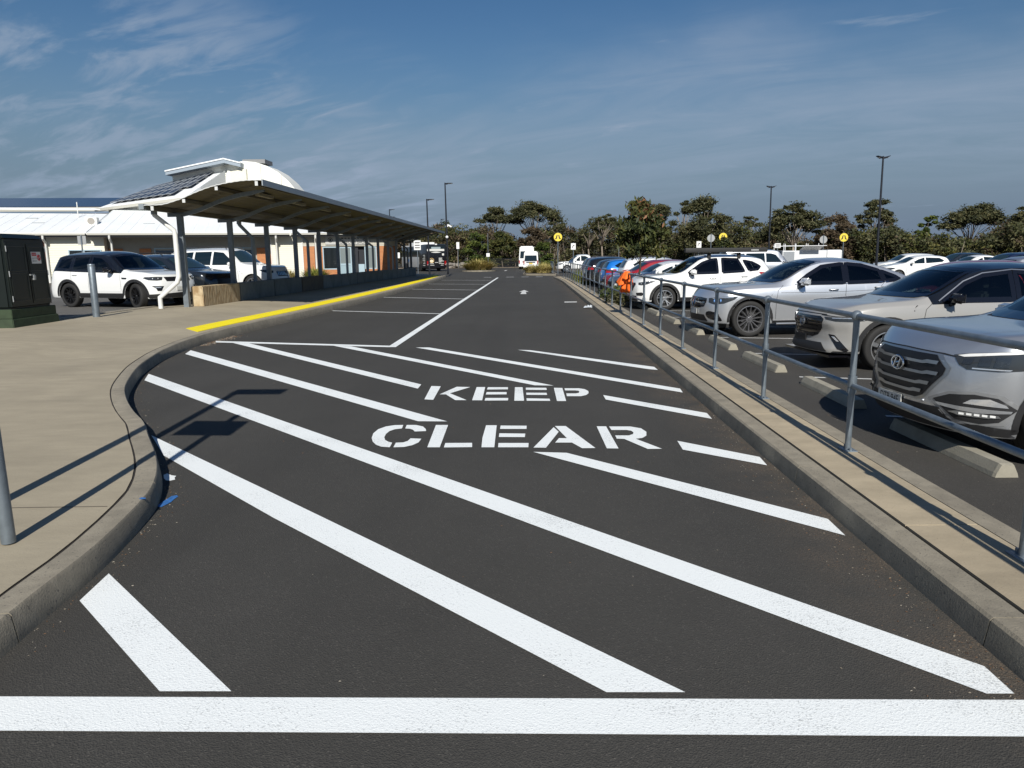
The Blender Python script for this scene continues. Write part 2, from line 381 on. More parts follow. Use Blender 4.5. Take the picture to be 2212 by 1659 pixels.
# --- plaza / platform
M_CJOINT = mat('control_joint', (0.13, 0.11, 0.085), 0.95)
def build_plaza():
    mb = MB(); ys = [-9+0.3*i for i in range(int((63+9)/0.3)+1)]; nc = 26; xl = -11.35; vs = []; fs = []
    for y in ys:
        p, nn = kerb_frame(y); b = p+nn*(KERB_W+0.014)
        for k in range(nc+1):
            t = k/nc; x = lerp(b.x, xl, t); yy = lerp(b.y, y, t); vs.append((x, yy, plaza_z(x, yy)))
    W = nc+1
    for j in range(len(ys)-1):
        for k in range(nc): fs.append((j*W+k, (j+1)*W+k, (j+1)*W+k+1, j*W+k+1))
    o = len(vs)
    for j, y in enumerate(ys): vs.append((xl, y, 0.0))
    for j in range(len(ys)-1): fs.append((j*W+nc, (j+1)*W+nc, o+j+1, o+j))
    o2 = len(vs); vs += [(v[0], v[1], 0.0) for v in vs[(len(ys)-1)*W:(len(ys))*W]]
    for k in range(nc): fs.append(((len(ys)-1)*W+k, o2+k, o2+k+1, (len(ys)-1)*W+k+1))
    mb.add(vs, fs)
    pz = mb.build('footpath', M_PLAZA, smooth=True, kind='structure')
    mbj = MB(); pts = [kerb_frame(-9+0.25*i) for i in range(int(71/0.25))]
    a = [p+nn*(KERB_W-0.004)+Vector((0, 0, kerb_h(p.y)-0.010)) for p, nn in pts]; b2 = [p+nn*(KERB_W+0.020)+Vector((0, 0, kerb_h(p.y)-0.010)) for p, nn in pts]
    n = len(pts); mbj.add(a+b2, [(i, i+1, n+i+1, n+i) for i in range(n-1)])
    mbj.build('expansion_joint', M_JOINT, pz)
    # saw-cut joints across the slab
    for y, sl in ((4.42, -0.35), (16.5, 0.0), (25.2, 0.0), (34, 0.0)):
        mbj = MB(); p, nn = kerb_frame(y); xa = p.x+nn.x*(KERB_W+.03)-.02; n = 24; a = []; b = []
        for k in range(n+1):
            x = lerp(xa, -11.3, k/n); yy = y+sl*k/n; zz = plaza_z(x, yy)+0.0025; a.append((x, yy, zz)); b.append((x, yy+0.011, zz))
        mbj.add(a+b, [(k, k+1, n+2+k, n+1+k) for k in range(n)]); mbj.build('control_joint', M_CJOINT, pz)
    return pz
footpath = build_plaza()
# tactile tiles along the platform edge
def tile_quads():
    L0, w0, w1 = 0.6, 0.36, 0.96
    mbs = []; y = 15.75
    while y < 60.5:
        p, n = kerb_frame(y); p2, n2 = kerb_frame(y+L0-0.012)
        q = [p+n*w0, p2+n2*w0, p2+n2*w1, p+n*w1]
        if y < 15.8: q[0] = p+n*w0+Vector((0, -0.5, 0)); q[3] = p+n*w1+Vector((0, 0.25, 0))
        mb = MB(); zs = [plaza_z(c.x, c.y)+0.010 for c in q]; q = [Vector((c.x, c.y, zz)) for c, zz in zip(q, zs)]
        mb.prism([c-Vector((0, 0, 0.012)) for c in q], (0, 0, 0.012))
        mb.build('tactile_tile', M_YELLOW, footpath); y += L0
tile_quads()

# --- left car park (higher than the road) and its kerb
left_park = sheet('left_car_park', -60, -14, -11.65, 66, 0.262, M_LPARK)
mbk = MB(); mbk.box((-11.66, 13.9, 0.0), (-11.36, 62.0, 0.318), bev=0.02); mbk.build('low_kerb', M_KERB, kind='structure')
mbk = MB(); mbk.box((-11.66, -9.0, 0.0), (-11.36, 13.6, 0.318), bev=0.02); mbk.build('low_kerb', M_KERB, kind='structure')

# --- right kerb, path and inner kerb
kerb_r = link('kerb_beside_railing', None, kind='structure')
def strip_piece(poly_xz, y0, y1, name, m, parent, bend=True):
    n = max(1, int((y1-y0)/1.0)); vs = []; fs = []; k = len(poly_xz)
    for i in range(n+1):
        y = lerp(y0, y1, i/n); sh = -0.30*max(0, (y-44)/12.0)**2 if bend else 0
        vs += [(x+sh, y, z) for x, z in poly_xz]
    for i in range(n):
        for j in range(k): fs.append((i*k+j, i*k+(j+1) % k, (i+1)*k+(j+1) % k, (i+1)*k+j))
    fs += [tuple(range(k)), tuple(range((n+1)*k-1, n*k-1, -1))]
    return MB().add(vs, fs).build(name, m, parent, smooth=30.0)
kprof = [(1.960, -0.03), (1.965, 0.02), (1.982, 0.122), (1.996, 0.135), (2.140, 0.136), (2.148, 0.128), (2.148, -0.03)]
y = -8.6
while y < 55.6:
    strip_piece(kprof, y+0.004, min(y+2.32, 56.2)-0.004, 'kerb_segment', M_KERB, kerb_r); y += 2.32
path = link('path', None, kind='structure')
y = -8.1
while y < 55.8:
    strip_piece([(2.166, -0.02), (2.166, 0.137), (2.578, 0.141), (2.578, -0.02)], y+0.005, min(y+3.05, 56.2)-0.005, 'path_slab', M_PATH, path); y += 3.05
strip_piece([(2.149, -0.02), (2.149, 0.120), (2.165, 0.120), (2.165, -0.02)], -8.6, 56.2, 'expansion_joint', M_JOINT, path)
strip_piece([(2.579, -0.02), (2.579, 0.128), (2.586, 0.128), (2.586, -0.02)], -8.6, 56.2, 'expansion_joint', M_JOINT, path)
kerb_i = link('inner_kerb', None, kind='structure'); y = -8.6
while y < 55.6:
    strip_piece([(2.587, -0.02), (2.587, 0.140), (2.745, 0.136), (2.762, 0.122), (2.785, -0.02)], y+0.004, min(y+4.6, 56.2)-0.004, 'kerb_segment', M_KERB, kerb_i); y += 4.6

# --- road markings: every stripe and letter piece is its own painted sheet
ZP = 0.004
def paint(poly, name, m=M_WHITE, z=ZP, parent=road):
    mb = MB(); mb.add([(p[0], p[1], z) for p in poly], [tuple(range(len(poly)))])
    o = mb.build(name, m, parent)
    if o.data.polygons[0].normal.z < 0: o.data.flip_normals()
    return o
def pxpoly(pts, f=None): return [G(*(f(*p) if f else p)) for p in pts]
stripes = [[(235, 1240), (172, 1299), (345, 1495), (500, 1495)],
    [(327, 941), (560, 1052), (1480, 1497), (1310, 1497), (590, 1119), (354, 985)],
    [(321, 808), (2126, 1441), (2191, 1500), (2131, 1500), (312, 822)],
    [(412, 757), (966, 911), (903, 910.6), (400, 765)],
    [(503, 741), (534, 741), (910, 831), (902.5, 840)],
    [(719.5, 747), (758, 748.5), (1196, 833.5), (1155, 832.8)],
    [(898, 751), (927, 751), (1469, 840), (1475, 848.5)],
    [(1118, 756), (1146, 757), (1413, 793), (1421, 799.5), (1402, 798)],
    [(1303, 854), (1527, 893), (1538, 905.5), (1308.5, 863.6)],
    [(1463, 953), (1641, 988), (1657, 1006), (1475, 972)],
    [(1152, 977), (1224, 979), (1788, 1122), (1826, 1158)]]
for s in stripes: paint(pxpoly(s), 'painted_stripe')
paint([(-2.27, 2.375), (1.93, 2.385), (1.93, 2.603), (-2.27, 2.585)], 'stop_line')
paint(pxpoly([(466, 737), (848, 747.6), (845, 750.6), (466, 740.2)]), 'bay_line', z=ZP*1.5)
paint([(-2.76, 13.85), (-2.60, 13.85), (-2.62, 59.3), (-2.75, 59.3)], 'lane_line', z=ZP*2)
for ya, yb in ((23.75, 22.05), (31.7, 29.75), (39.5, 37.6), (46.9, 45.2), (54.2, 52.6)):
    paint([(-6.62, ya), (-2.74, yb), (-2.74, yb+0.13), (-6.62, ya+0.13)], 'bay_line')
for (xa, xb) in ((-3.9, -3.3), (-2.05, -1.43), (-0.80, -0.22), (0.38, 0.95)):
    paint([(xa, 60.5), (xb, 60.4), (xb, 60.9), (xa, 61.0)], 'give_way_dash', M_WHITEOLD)
for (cx, cy, s) in ((-0.36, 33.3, 1.0), (-3.06, 86.5, 1.0)):
    paint([(cx-0.14, cy), (cx+0.14, cy), (cx+0.09, cy+2.1*s), (cx+0.235, cy+2.1*s), (cx, cy+4.0*s), (cx-0.235, cy+2.1*s), (cx-0.09, cy+2.1*s)], 'direction_arrow', M_WHITEOLD)
ZW = zoom(1380, 620, 6.9125); paint(pxpoly([(215, 928), (430, 926), (430, 940), (215, 944)], ZW), 'worn_dash', M_WHITEOLD)
Z5 = zoom(900, 900, 2.6333)
letters = [
 # K
 [(470,173),(532,175),(482,264),(424,261)], [(637,178),(726,180),(592,221),(702,266),(627,266),(566,228),(524,228)],
 # E
 [(768,180),(824,180),(804,267),(738,267)], [(842,181),(974,181),(974,195),(836,196)], [(834,213),(965,213),(965,228),(828,229)], [(826,252),(976,252),(974,268),(820,269)],
 # E
 [(1020,181),(1070,181),(1080,270),(1016,270)], [(1092,184),(1226,185),(1230,199),(1092,198)], [(1094,217),(1228,218),(1232,232),(1096,231)], [(1096,254),(1248,257),(1252,271),(1098,270)],
 # P
 [(1276,185),(1332,186),(1357,272),(1297,272)], [(1346,188),(1440,188),(1480,194),(1503,206),(1505,220),(1490,232),(1455,240),(1362,240),(1358,222),(1420,222),(1440,218),(1445,211),(1438,204),(1415,202),(1350,202)],
 # C
 [(285,430),(230,431),(170,440),(120,458),(88,485),(77,515),(84,540),(105,560),(140,573),(196,577),(212,547),(185,540),(165,528),(160,510),(172,488),(195,470),(230,458),(276,453)],
 [(308,430),(370,430),(415,440),(433,457),(435,470),(360,473),(350,462),(330,455),(298,453)], [(236,547),(285,545),(315,535),(333,518),(404,521),(385,545),(345,563),(290,575),(220,577)],
 # L
 [(500,430),(580,430),(525,577),(443,577)], [(562,549),(738,548),(738,576),(552,578)],
 # E
 [(830,432),(900,432),(884,577),(800,577),(806,515)], [(926,434),(1097,435),(1096,456),(922,456)], [(918,485),(1088,487),(1085,510),(914,509)], [(912,549),(1110,549),(1108,577),(909,577)],
 # A
 [(1275,445),(1308,475),(1224,580),(1142,579)], [(1283,437),(1354,437),(1550,582),(1462,583),(1395,546),(1285,546),(1310,517),(1362,517)],
 # R
 [(1558,439),(1620,439),(1702,585),(1625,584)], [(1640,440),(1780,440),(1850,452),(1885,475),(1885,500),(1860,515),(1815,521),(1988,587),(1895,588),(1740,522),(1690,520),(1680,499),(1770,499),(1798,490),(1800,478),(1785,468),(1755,463),(1655,463)]]
for l in letters: paint(pxpoly(l, Z5), 'painted_letter')
# spray marks and paint spills
Z6 = zoom(0, 900, 2.0734)
paint(pxpoly([(818,765),(822,752),(842,738),(868,722),(890,708),(916,703),(924,710),(905,722),(888,738),(862,752),(838,764)], Z6), 'blue_spray_mark', M_BLUE)
paint(pxpoly([(848,598),(866,590),(890,600),(914,603),(905,612),(908,622),(882,628),(860,626),(850,615)], Z6), 'paint_spill', M_WHITE)
mbp = MB(); mbp.add([G(*Z6(*p), 0.1455) for p in [(722,716),(735,711),(755,714),(756,720),(738,721),(724,722)]], [tuple(range(6))]); mbp.build('blue_spray_mark', M_BLUE, road)
# car park bay lines on the right
ANG = R(13)
for k in range(-1, 21):
    y0 = 7.62+2.52*k
    if 24.8 < y0 < 29.0: continue
    a = Vector((3.72, y0+0.0, 0)); d = Vector((math.cos(ANG), -math.sin(ANG), 0)); n = Vector((math.sin(ANG), math.cos(ANG), 0))
    paint([a-n*0.035, a+d*5.2-n*0.035, a+d*5.2+n*0.035, a+n*0.035], 'bay_line', M_WHITEOLD, parent=car_park)

# --- loose litter: leaf chips and grit lying along the kerbs
def litter():
    rg = random.Random(3); mb = MB()
    def chip(x, y, z, s):
        a = rg.uniform(0, 6.28); h = rg.uniform(0.1, 0.45)*s; c, sn = math.cos(a), math.sin(a); w = rg.uniform(0.35, 0.9)*s
        p = [(-s, 0), (0, -w*0.5), (s, 0), (0, w*0.5)]
        vs = [(x+c*u-sn*v, y+sn*u+c*v, z+0.002) for u, v in p]+[(x, y, z+h+0.003)]
        mb.add(vs, [(0, 1, 4), (1, 2, 4), (2, 3, 4), (3, 0, 4)], rg.choice((0, 0, 0, 1, 1, 2)))
    for i in range(1700):
        y = 2.5+rg.random()**1.5*35; d = abs(rg.gauss(0, 0.16)); x = 1.95-d
        chip(x, y, 0, rg.uniform(0.003, 0.008))
    for i in range(700):
        y = rg.choice((rg.uniform(2.8, 8), rg.uniform(4.5, 9.5), rg.uniform(9, 24))); p, n = kerb_frame(y); q = p-n*(abs(rg.gauss(0, 0.07))+0.008)
        chip(q.x, q.y, 0, rg.uniform(0.003, 0.009))
    for i in range(420):
        y = rg.uniform(14.3, 16.2); p, n = kerb_frame(y); q = p-n*(abs(rg.gauss(0, 0.13))+0.01); chip(q.x, q.y, 0, rg.uniform(0.008, 0.022))
    for i in range(330):
        chip(rg.uniform(-6, 1.9), 2.7+rg.random()**1.6*22, 0, rg.uniform(0.003, 0.008))
    for i in range(260):
        chip(3.4+rg.gauss(0, 0.5), rg.uniform(4, 22), 0, rg.uniform(0.003, 0.009))
    mb.build('leaf_litter', [mat('dry_leaf', (0.13, 0.07, 0.035), 0.8), mat('grit_stone', (0.20, 0.17, 0.13), 0.9), mat('pale_chip', (0.30, 0.27, 0.22), 0.8)], kind='stuff')
litter()
# ================================================================ STREET FURNITURE
M_GALV = mat('galvanised_steel', (0.20, 0.235, 0.265), 0.42, metal=0.55, var=0.16, vscale=14, var2=0.12, v2scale=3, bump=0.08, bscale=60)
M_GALV2 = mat('galvanised_post', (0.17, 0.195, 0.215), 0.5, metal=0.35, var=0.14, vscale=9)
M_BLACKPOLE = mat('black_pole', (0.012, 0.014, 0.02), 0.4)
M_PIPE = mat('downpipe_white', (0.70, 0.70, 0.67), 0.45, var=0.05)
M_PIPEG = mat('downpipe_grey', (0.22, 0.25, 0.27), 0.45, var=0.05)
M_SIGNBACK = mat('sign_aluminium', (0.36, 0.37, 0.37), 0.5, metal=0.3, var=0.1)
M_SIGNWHITE = mat('sign_white', (0.75, 0.75, 0.73), 0.5)
M_SIGNYEL = mat('sign_yellow', (0.75, 0.58, 0.06), 0.5)
M_BLACK = mat('black_print', (0.012, 0.012, 0.012), 0.6)
M_RED = mat('red_print', (0.5, 0.03, 0.05), 0.6)

# ---- railing
POST_Y = [3.63-2.16, 3.63] + [5.76+2.17*i for i in range(0, 23)]
def rail_x(y): return 2.53-0.30*max(0, (y-44)/12.0)**2-0.0008*max(0, y-20)
railing = thing('railing', 'galvanised tube railing with two rails on a narrow concrete path', 'railing', (2.53, 5.76, 0.14))
def rel(mb): return mb.xf(Matrix.Translation((-2.53, -5.76, -0.14)))
ZT, ZM, ZB = 1.215, 0.665, 0.139
for y in POST_Y + [POST_Y[0]-2.16]:
    x = rail_x(y); mb = MB(); mb.tube([(x, y, ZB), (x, y, ZT)], 0.0245, 14)
    mb.lathe([(0.0, 0.0), (0.034, 0.0), (0.034, 0.05), (0.026, 0.075)], 14, c=(x, y, ZM-0.06)); mb.lathe([(0.026, -0.075), (0.034, -0.05), (0.034, 0.05)], 14, c=(x, y, ZM+0.03))
    post = rel(mb).build('post', M_GALV, railing, smooth=40.0)
    mb = MB(); mb.sphere((x, y, ZT), 0.043, 14); rel(mb).build('ball_joint', M_GALV, post, smooth=True)
    mb = MB(); mb.box((x-0.05, y-0.075, ZB), (x+0.05, y+0.075, ZB+0.010), bev=0.004)
    for s in (-1, 1): mb.lathe([(0.0, 0.024), (0.011, 0.024), (0.011, 0.0)], 6, c=(x, y+s*0.052, ZB+0.008))
    rel(mb).build('base_plate', M_GALV, post)
_ys = sorted(POST_Y + [POST_Y[0]-2.16])
for a, b in zip(_ys[:-1], _ys[1:]):
    for zz, nm in ((ZT, 'top_rail'), (ZM, 'middle_rail')):
        mb = MB(); mb.tube([(rail_x(a), a+0.03, zz), (rail_x(b), b-0.03, zz)], 0.0225, 14); rel(mb).build(nm, M_GALV, railing, smooth=40.0)
# short railing across the crossing
fr = thing('short_railing', 'short galvanised railing beyond the crossing beside the grass island', 'railing', (1.95, 66.0, 0))
for i in range(6):
    y = 66+i*1.6; mb = MB(); mb.tube([(0.0, i*1.6, 0), (0.0, i*1.6, 1.15)], 0.025, 8); mb.build('post', M_GALV, fr)
for zz, nm in ((1.15, 'top_rail'), (0.6, 'middle_rail')):
    mb = MB(); mb.tube([(0.0, 0, zz), (0.0, 8.0, zz)], 0.023, 8); mb.build(nm, M_GALV, fr)

# ---- wheel stops
def wheel_stop(y, n, label):
    L_ = 1.62; prof = [(-0.095, 0), (0.095, 0), (0.085, 0.035), (0.05, 0.105), (-0.05, 0.105), (-0.085, 0.035)]
    mb = MB(); vs = []
    for (yy, s) in ((0, 1.0), (0.03, 1), (L_-0.03, 1), (L_, 1.0)):
        zs = 0.78 if yy in (0, L_) else 1
        vs += [(x*(0.92 if yy in (0, L_) else 1), yy, z*1.0 if zs == 1 else z*0.93) for x, z in prof]
    k = 6; fs = [(i*k+j, i*k+(j+1) % k, (i+1)*k+(j+1) % k, (i+1)*k+j) for i in range(3) for j in range(k)]+[tuple(range(k-1, -1, -1)), tuple(range(3*k, 4*k))]
    mb.add(vs, fs); o = mb.build('wheel_stop', M_STOP, loc=(3.605, y, 0.002)); tag(o, label, 'wheel stop', 'wheel stops in the bays beside the railing')
    o.rotation_euler = (0, 0, R(random.Random(n).uniform(-1.2, 1.2)))
_wl = {0: 'concrete wheel stop in shade in front of the silver SUV with slatted grille', 1: 'concrete wheel stop in the empty bay beside the silver SUV with slatted grille', 2: 'concrete wheel stop in the empty bay beside the grey black-roofed hatchback',
       3: 'concrete wheel stop in front of the grey black-roofed hatchback', 4: 'concrete wheel stop in front of the silver coupe SUV', 5: 'concrete wheel stop in the empty bay next to the silver coupe SUV',
       6: 'concrete wheel stop in the empty bay next to the white SUV with roof awning', 7: 'concrete wheel stop in front of the white SUV with roof awning'}
for i in range(8): wheel_stop(5.45+2.545*i, i, _wl[i])
# ---- orange hi-vis garment over the rail
def garment():
    y0 = 19.28; x = rail_x(y0)
    t = thing('hi_vis_vest', 'orange high visibility vest draped over the top rail', 'vest', (x, y0, ZT))
    m = mat('hi_vis_orange', (0.95, 0.16, 0.015), 0.75, var=0.12, vscale=10, emit=None)
    def cloth(name, cy, ry, rx, drop, tails, seed, n=40, k=14):
        """a bunched cloth hanging round the rail: folds run down it and the hem is uneven"""
        mb = MB(); vs = []
        for i in range(n):
            a = 2*math.pi*i/n; ln = drop+tails(a)
            for j in range(k+1):
                h = j/k; fl = (0.30+0.70*h**0.8)*(1+0.17*h*math.sin(5*a+seed)+0.08*h*math.sin(11*a+2*seed+3*h)); z = 0.045-ln*h**1.15-0.01*math.sin(3*a)
                vs.append((rx*fl*math.cos(a)-0.05*h, cy+ry*fl*math.sin(a)+0.03*h*math.sin(seed), z))
        fs = [(i*(k+1)+j, ((i+1) % n)*(k+1)+j, ((i+1) % n)*(k+1)+j+1, i*(k+1)+j+1) for i in range(n) for j in range(k)]+[tuple(i*(k+1) for i in range(n-1, -1, -1))]
        mb.add(vs, fs); o = mb.build(name, m, t, smooth=True); o.modifiers.new('thickness', 'SOLIDIFY').thickness = 0.008; return o
    cloth('body', 0.32, 0.30, 0.20, 0.30, lambda a: 0.06*math.sin(a*2+.5), 1.0)
    cloth('sleeve', 0.20, 0.12, 0.11, 0.50, lambda a: 0.05*math.sin(a+1), 2.3, 24)
    cloth('sleeve', 0.46, 0.11, 0.10, 0.52, lambda a: 0.04*math.sin(a), 4.0, 24)
    cloth('collar', 0.10, 0.13, 0.09, 0.17, lambda a: 0.02*math.sin(a*2), 5.0, 24)
garment()
# ---- clear plastic wrapper by the kerb
def wrapper():
    rg = random.Random(5); mb = MB(); c = G(*zoom(1380, 620, 6.9125)(632, 1040)); n = 7
    vs = [(lerp(-0.16, 0.16, i/n), lerp(-0.12, 0.12, j/n), 0.015+0.07*rg.random()*math.sin(math.pi*(i+.5)/(n+1))*math.sin(math.pi*(j+.5)/(n+1))*1.8) for j in range(n+1) for i in range(n+1)]
    mb.add(vs, [(j*(n+1)+i, j*(n+1)+i+1, (j+1)*(n+1)+i+1, (j+1)*(n+1)+i) for j in range(n) for i in range(n)])
    o = mb.build('plastic_wrapper', mat('crumpled_plastic', (0.42, 0.45, 0.48), 0.18, spec=0.9), loc=c); tag(o, 'crumpled clear plastic wrapper lying by the kerb', 'litter')
wrapper()

# ---- bollard, sign pole, signs
def bollard():
    c = G(*zoom(0, 370, 3.456)(835, 1460), 0.30)
    t = thing('bollard', 'round galvanised steel bollard between the green cabinet and the white car', 'bollard', c)
    mb = MB(); mb.lathe([(0.083, 0.0), (0.083, 1.30), (0.079, 1.31), (0.0, 1.318)], 20); mb.build('tube', M_GALV, t, smooth=35.0)
    mb = MB(); mb.lathe([(0.0845, 1.255), (0.0845, 1.285)], 20); mb.build('cap_seam', M_GALV2, t, smooth=35.0)
bollard()
def arrow_poly(s):     # curved turn arrow, drawn in sign-face coordinates
    return [(-0.09*s, -0.15*s), (-0.03*s, -0.15*s), (-0.03*s, -0.02*s), (0.0, 0.04*s), (0.04*s, 0.055*s), (0.04*s, 0.0), (0.14*s, 0.085*s), (0.04*s, 0.17*s), (0.04*s, 0.115*s), (-0.03*s, 0.095*s), (-0.085*s, 0.0)]
def sign(name, label, cat, x, y, z0, zc, shape, w, h, face, pole_top=None, back=False, mark=None, group=None, rz=0.0, pole_m=M_GALV, xoff=0.0):
    t = thing(name, label, cat, (x, y, z0), rz, group)
    top = pole_top if pole_top else zc+h*0.6
    mb = MB(); mb.tube([(0, 0.03, 0), (0, 0.03, top-z0)], 0.037, 14); mb.build('pole', pole_m, t, smooth=40.0)
    mb = MB(); zc -= z0
    if shape == 'disc': pl = [(w/2*math.cos(a*math.pi/16), -0.004, zc+w/2*math.sin(a*math.pi/16)) for a in range(32)]
    else: pl = [(-w/2, -0.004, zc-h/2), (w/2, -0.004, zc-h/2), (w/2, -0.004, zc+h/2), (-w/2, -0.004, zc+h/2)]
    pl = [(p[0]+xoff, p[1], p[2]) for p in pl]
    if back: pl = [(p[0], 0.066, p[2]) for p in pl]
    mb.prism(pl, (0, -0.006 if not back else 0.006, 0)); pn = mb.build('sign_plate', M_SIGNBACK if back else face, t)
    if mark == 'ped':
        mb = MB(); 
        for s in (-1, 1): mb.add([(s*0.025, -0.014, zc+0.19), (s*0.115, -0.014, zc+0.19), (s*0.20, -0.014, zc-0.09), (s*0.275, -0.014, zc-0.13), (s*0.245, -0.014, zc-0.20), (s*0.10, -0.014, zc-0.15)], [tuple(range(6))])
        mb.build('walking_legs_symbol', M_BLACK, pn)
    elif mark == 'arrow':
        mb = MB(); ap = arrow_poly(w*2.2); mb.add([(q[0]-0.02, -0.014, zc+q[1]) for q in ap], [tuple(range(len(ap)))]); mb.build('turn_arrow_symbol', M_BLACK, pn)
    elif mark == 'lines':
        mb = MB()
        for k in range(3): mb.add([(-w*.36, -0.014, zc+h*(.30-.26*k)), (w*.36, -0.014, zc+h*(.30-.26*k)), (w*.36, -0.014, zc+h*(.20-.26*k)), (-w*.36, -0.014, zc+h*(.20-.26*k))], [(0, 1, 2, 3)])
        mb.build('printed_lines', M_BLACK, pn)
    return t
# the near sign post: only its foot is in the frame, the plate throws the shadow on the hatched lane
c = G(10, 1176, 0.149)
sign('parking_sign', 'galvanised sign post standing on the footpath by the kerb', 'sign post', c.x, c.y, 0.149, 2.50, 'rect', 0.60, 0.46, M_SIGNWHITE, pole_top=2.90, rz=R(-4), xoff=-0.07).rotation_euler = (0, R(-0.7), R(-4))
def near_lamp():      # stands left of the frame; its shadow runs beside the sign's
    t = thing('light_column', 'tall galvanised light column standing on the footpath left of the sign post', 'light pole', (-3.45, 3.9, 0.149))
    mb = MB(); mb.tube([(0, 0, 0), (0, 0, 3.75)], 0.05, 10); mb.build('pole', M_GALV, t, smooth=40.0)
    mb = MB(); mb.box((-0.06, -0.11, 3.68), (0.62, 0.11, 3.80), bev=0.02); mb.build('lamp_head', M_GALV2, t)
near_lamp()
PED = 'yellow pedestrian crossing disc sign on a pole '
sign('pedestrian_sign', PED+'by the end of the railing', 'road sign', 2.45, 68.0, 0.0, 3.36, 'disc', 0.75, 0.75, M_SIGNYEL, mark='ped', group='pedestrian crossing signs')
sign('pedestrian_sign', PED+'behind the silver coupe SUV', 'road sign', 28.2, 68.0, 0.0, 3.05, 'disc', 0.75, 0.75, M_SIGNYEL, mark='ped', group='pedestrian crossing signs')
sign('pedestrian_sign', PED+'half hidden by a leafy tree', 'road sign', 17.9, 70.0, 0.0, 3.25, 'disc', 0.75, 0.75, M_SIGNYEL, mark='ped', group='pedestrian crossing signs')
BK = 'round grey sign seen from the back '
sign('round_sign', BK+'near the ute tray', 'road sign', 27.0, 69.5, 0.0, 2.90, 'disc', 0.70, 0.7, None, back=True)
sign('round_sign', BK+'above the white SUV with roof awning', 'road sign', 16.8, 70.0, 0.0, 3.15, 'disc', 0.70, 0.7, None, back=True)
sign('round_sign', BK+'behind the small tree', 'road sign', 8.35, 71.0, 0.0, 3.3, 'disc', 0.70, 0.7, None, back=True)
sign('arrow_sign', 'white sign with black turn arrow right of the yellow crossing sign', 'road sign', 4.05, 71.5, 0.0, 2.55, 'rect', 0.45, 0.6, M_SIGNWHITE, mark='arrow', group='turn arrow signs')
sign('arrow_sign', 'white sign with black turn arrow above the white SUV with roof awning', 'road sign', 15.9, 71.0, 0.0, 2.6, 'rect', 0.45, 0.6, M_SIGNWHITE, mark='arrow', group='turn arrow signs')
sign('small_sign', 'small white notice sign above the long roof awning', 'road sign', 24.3, 74.0, 0.0, 2.45, 'rect', 0.55, 0.45, M_SIGNWHITE, mark='lines')
sign('small_sign', 'tall narrow white sign standing on the verge beside the black bus', 'road sign', -10.7, 108.5, 0.0, 3.3, 'rect', 0.42, 0.95, M_SIGNWHITE)
sign('marker_post', 'thin tall marker post behind the round grass island', 'post', -6.3, 108.5, 0.0, 1.9, 'rect', 0.5, 0.5, M_SIGNWHITE, pole_top=5.0)
sign('bus_stop_sign', 'white bus stop sign on a pole beside the black bus', 'road sign', -10.2, 66.5, 0.19, 2.75, 'rect', 0.62, 0.85, M_SIGNWHITE, mark='lines')
sign('parking_plate', 'small grey sign seen from the back in front of the cream weatherboards', 'road sign', -23.6, 38.5, 0.26, 2.75, 'rect', 0.45, 0.45, None, back=True)

# ---- street lamps
def lamp(x, y, z0, h, kind, label, rz=0.0, s=1.0, cams=False):
    t = thing('street_lamp', label, 'street lamp', (x, y, z0), rz, 'black street lamps'); t.rotation_euler = (0, R(-0.6), rz)
    mb = MB(); mb.tube([(0, 0, 0), (0, 0, h*0.45), (0, 0, h)], [0.085*s, 0.075*s, 0.055*s], 10); mb.build('pole', M_BLACKPOLE, t, smooth=40.0)
    mb = MB(); mb.lathe([(0.13, 0), (0.13, 0.03), (0.10, 0.05)], 10); mb.build('base_flange', M_BLACKPOLE, t)
    for sg in ((1,) if kind == 1 else (1, -1)):
        e = 0.66 if kind == 1 else 0.44
        mb = MB(); mb.prism([(0.03*sg, -0.04, h-0.12), (0.16*sg, -0.06, h-0.15), (0.24*sg, -0.14, h-0.10), (e*sg, -0.13, h-0.07 if kind == 1 else h+0.0), (e*sg, -0.13, h-0.04 if kind == 1 else h+0.03), (0.22*sg, -0.14, h-0.02), (0.03*sg, -0.04, h-0.05)], (0, 0.26, 0))
        hd = mb.build('lamp_head', M_BLACKPOLE, t)
        mb = MB(); mb.box((min(0.28*sg, (e-.06)*sg), -0.10, h-0.112), (max(0.28*sg, (e-.06)*sg), 0.10, h-0.104)); mb.build('lens', mat('lamp_lens', (0.5, 0.5, 0.48), 0.3), hd)
    if cams:
        mb = MB(); mb.box((0.07, -0.05, 4.05), (0.13, 0.05, 4.25)); mb.tube([(0.13, 0, 4.2), (0.45, -0.1, 4.02)], 0.075, 10); mb.build('security_camera', M_SIGNWHITE, t)
        mb = MB(); mb.sphere((0.02, -0.10, 3.18), 0.13, 12); mb.build('dome_camera', M_SIGNWHITE, t, smooth=True)
lamp(-7.25, 64.4, 0.19, 7.75, 1, 'tall black street lamp carrying white cameras at the platform end', cams=True)
lamp(-9.30, 67.5, 0.1, 6.75, 1, 'black street lamp standing in front of the black bus')
lamp(-14.6, 122, 0, 7.8, 1, 'distant black street lamp on the bush edge behind the camera pole')
lamp(-18.1, 96, 0, 7.8, 1, 'taller of two far black street lamps above the shelter roof')
lamp(-21.2, 113, 0, 7.8, 1, 'lower of two far black street lamps above the shelter roof')
lamp(23.0, 50, 0, 7.85, 2, 'twin headed black street lamp rising behind the silver coupe SUV', rz=R(8))
lamp(22.2, 70, 0, 7.8, 2, 'twin headed black street lamp beside the rounded gum tree', rz=R(5))
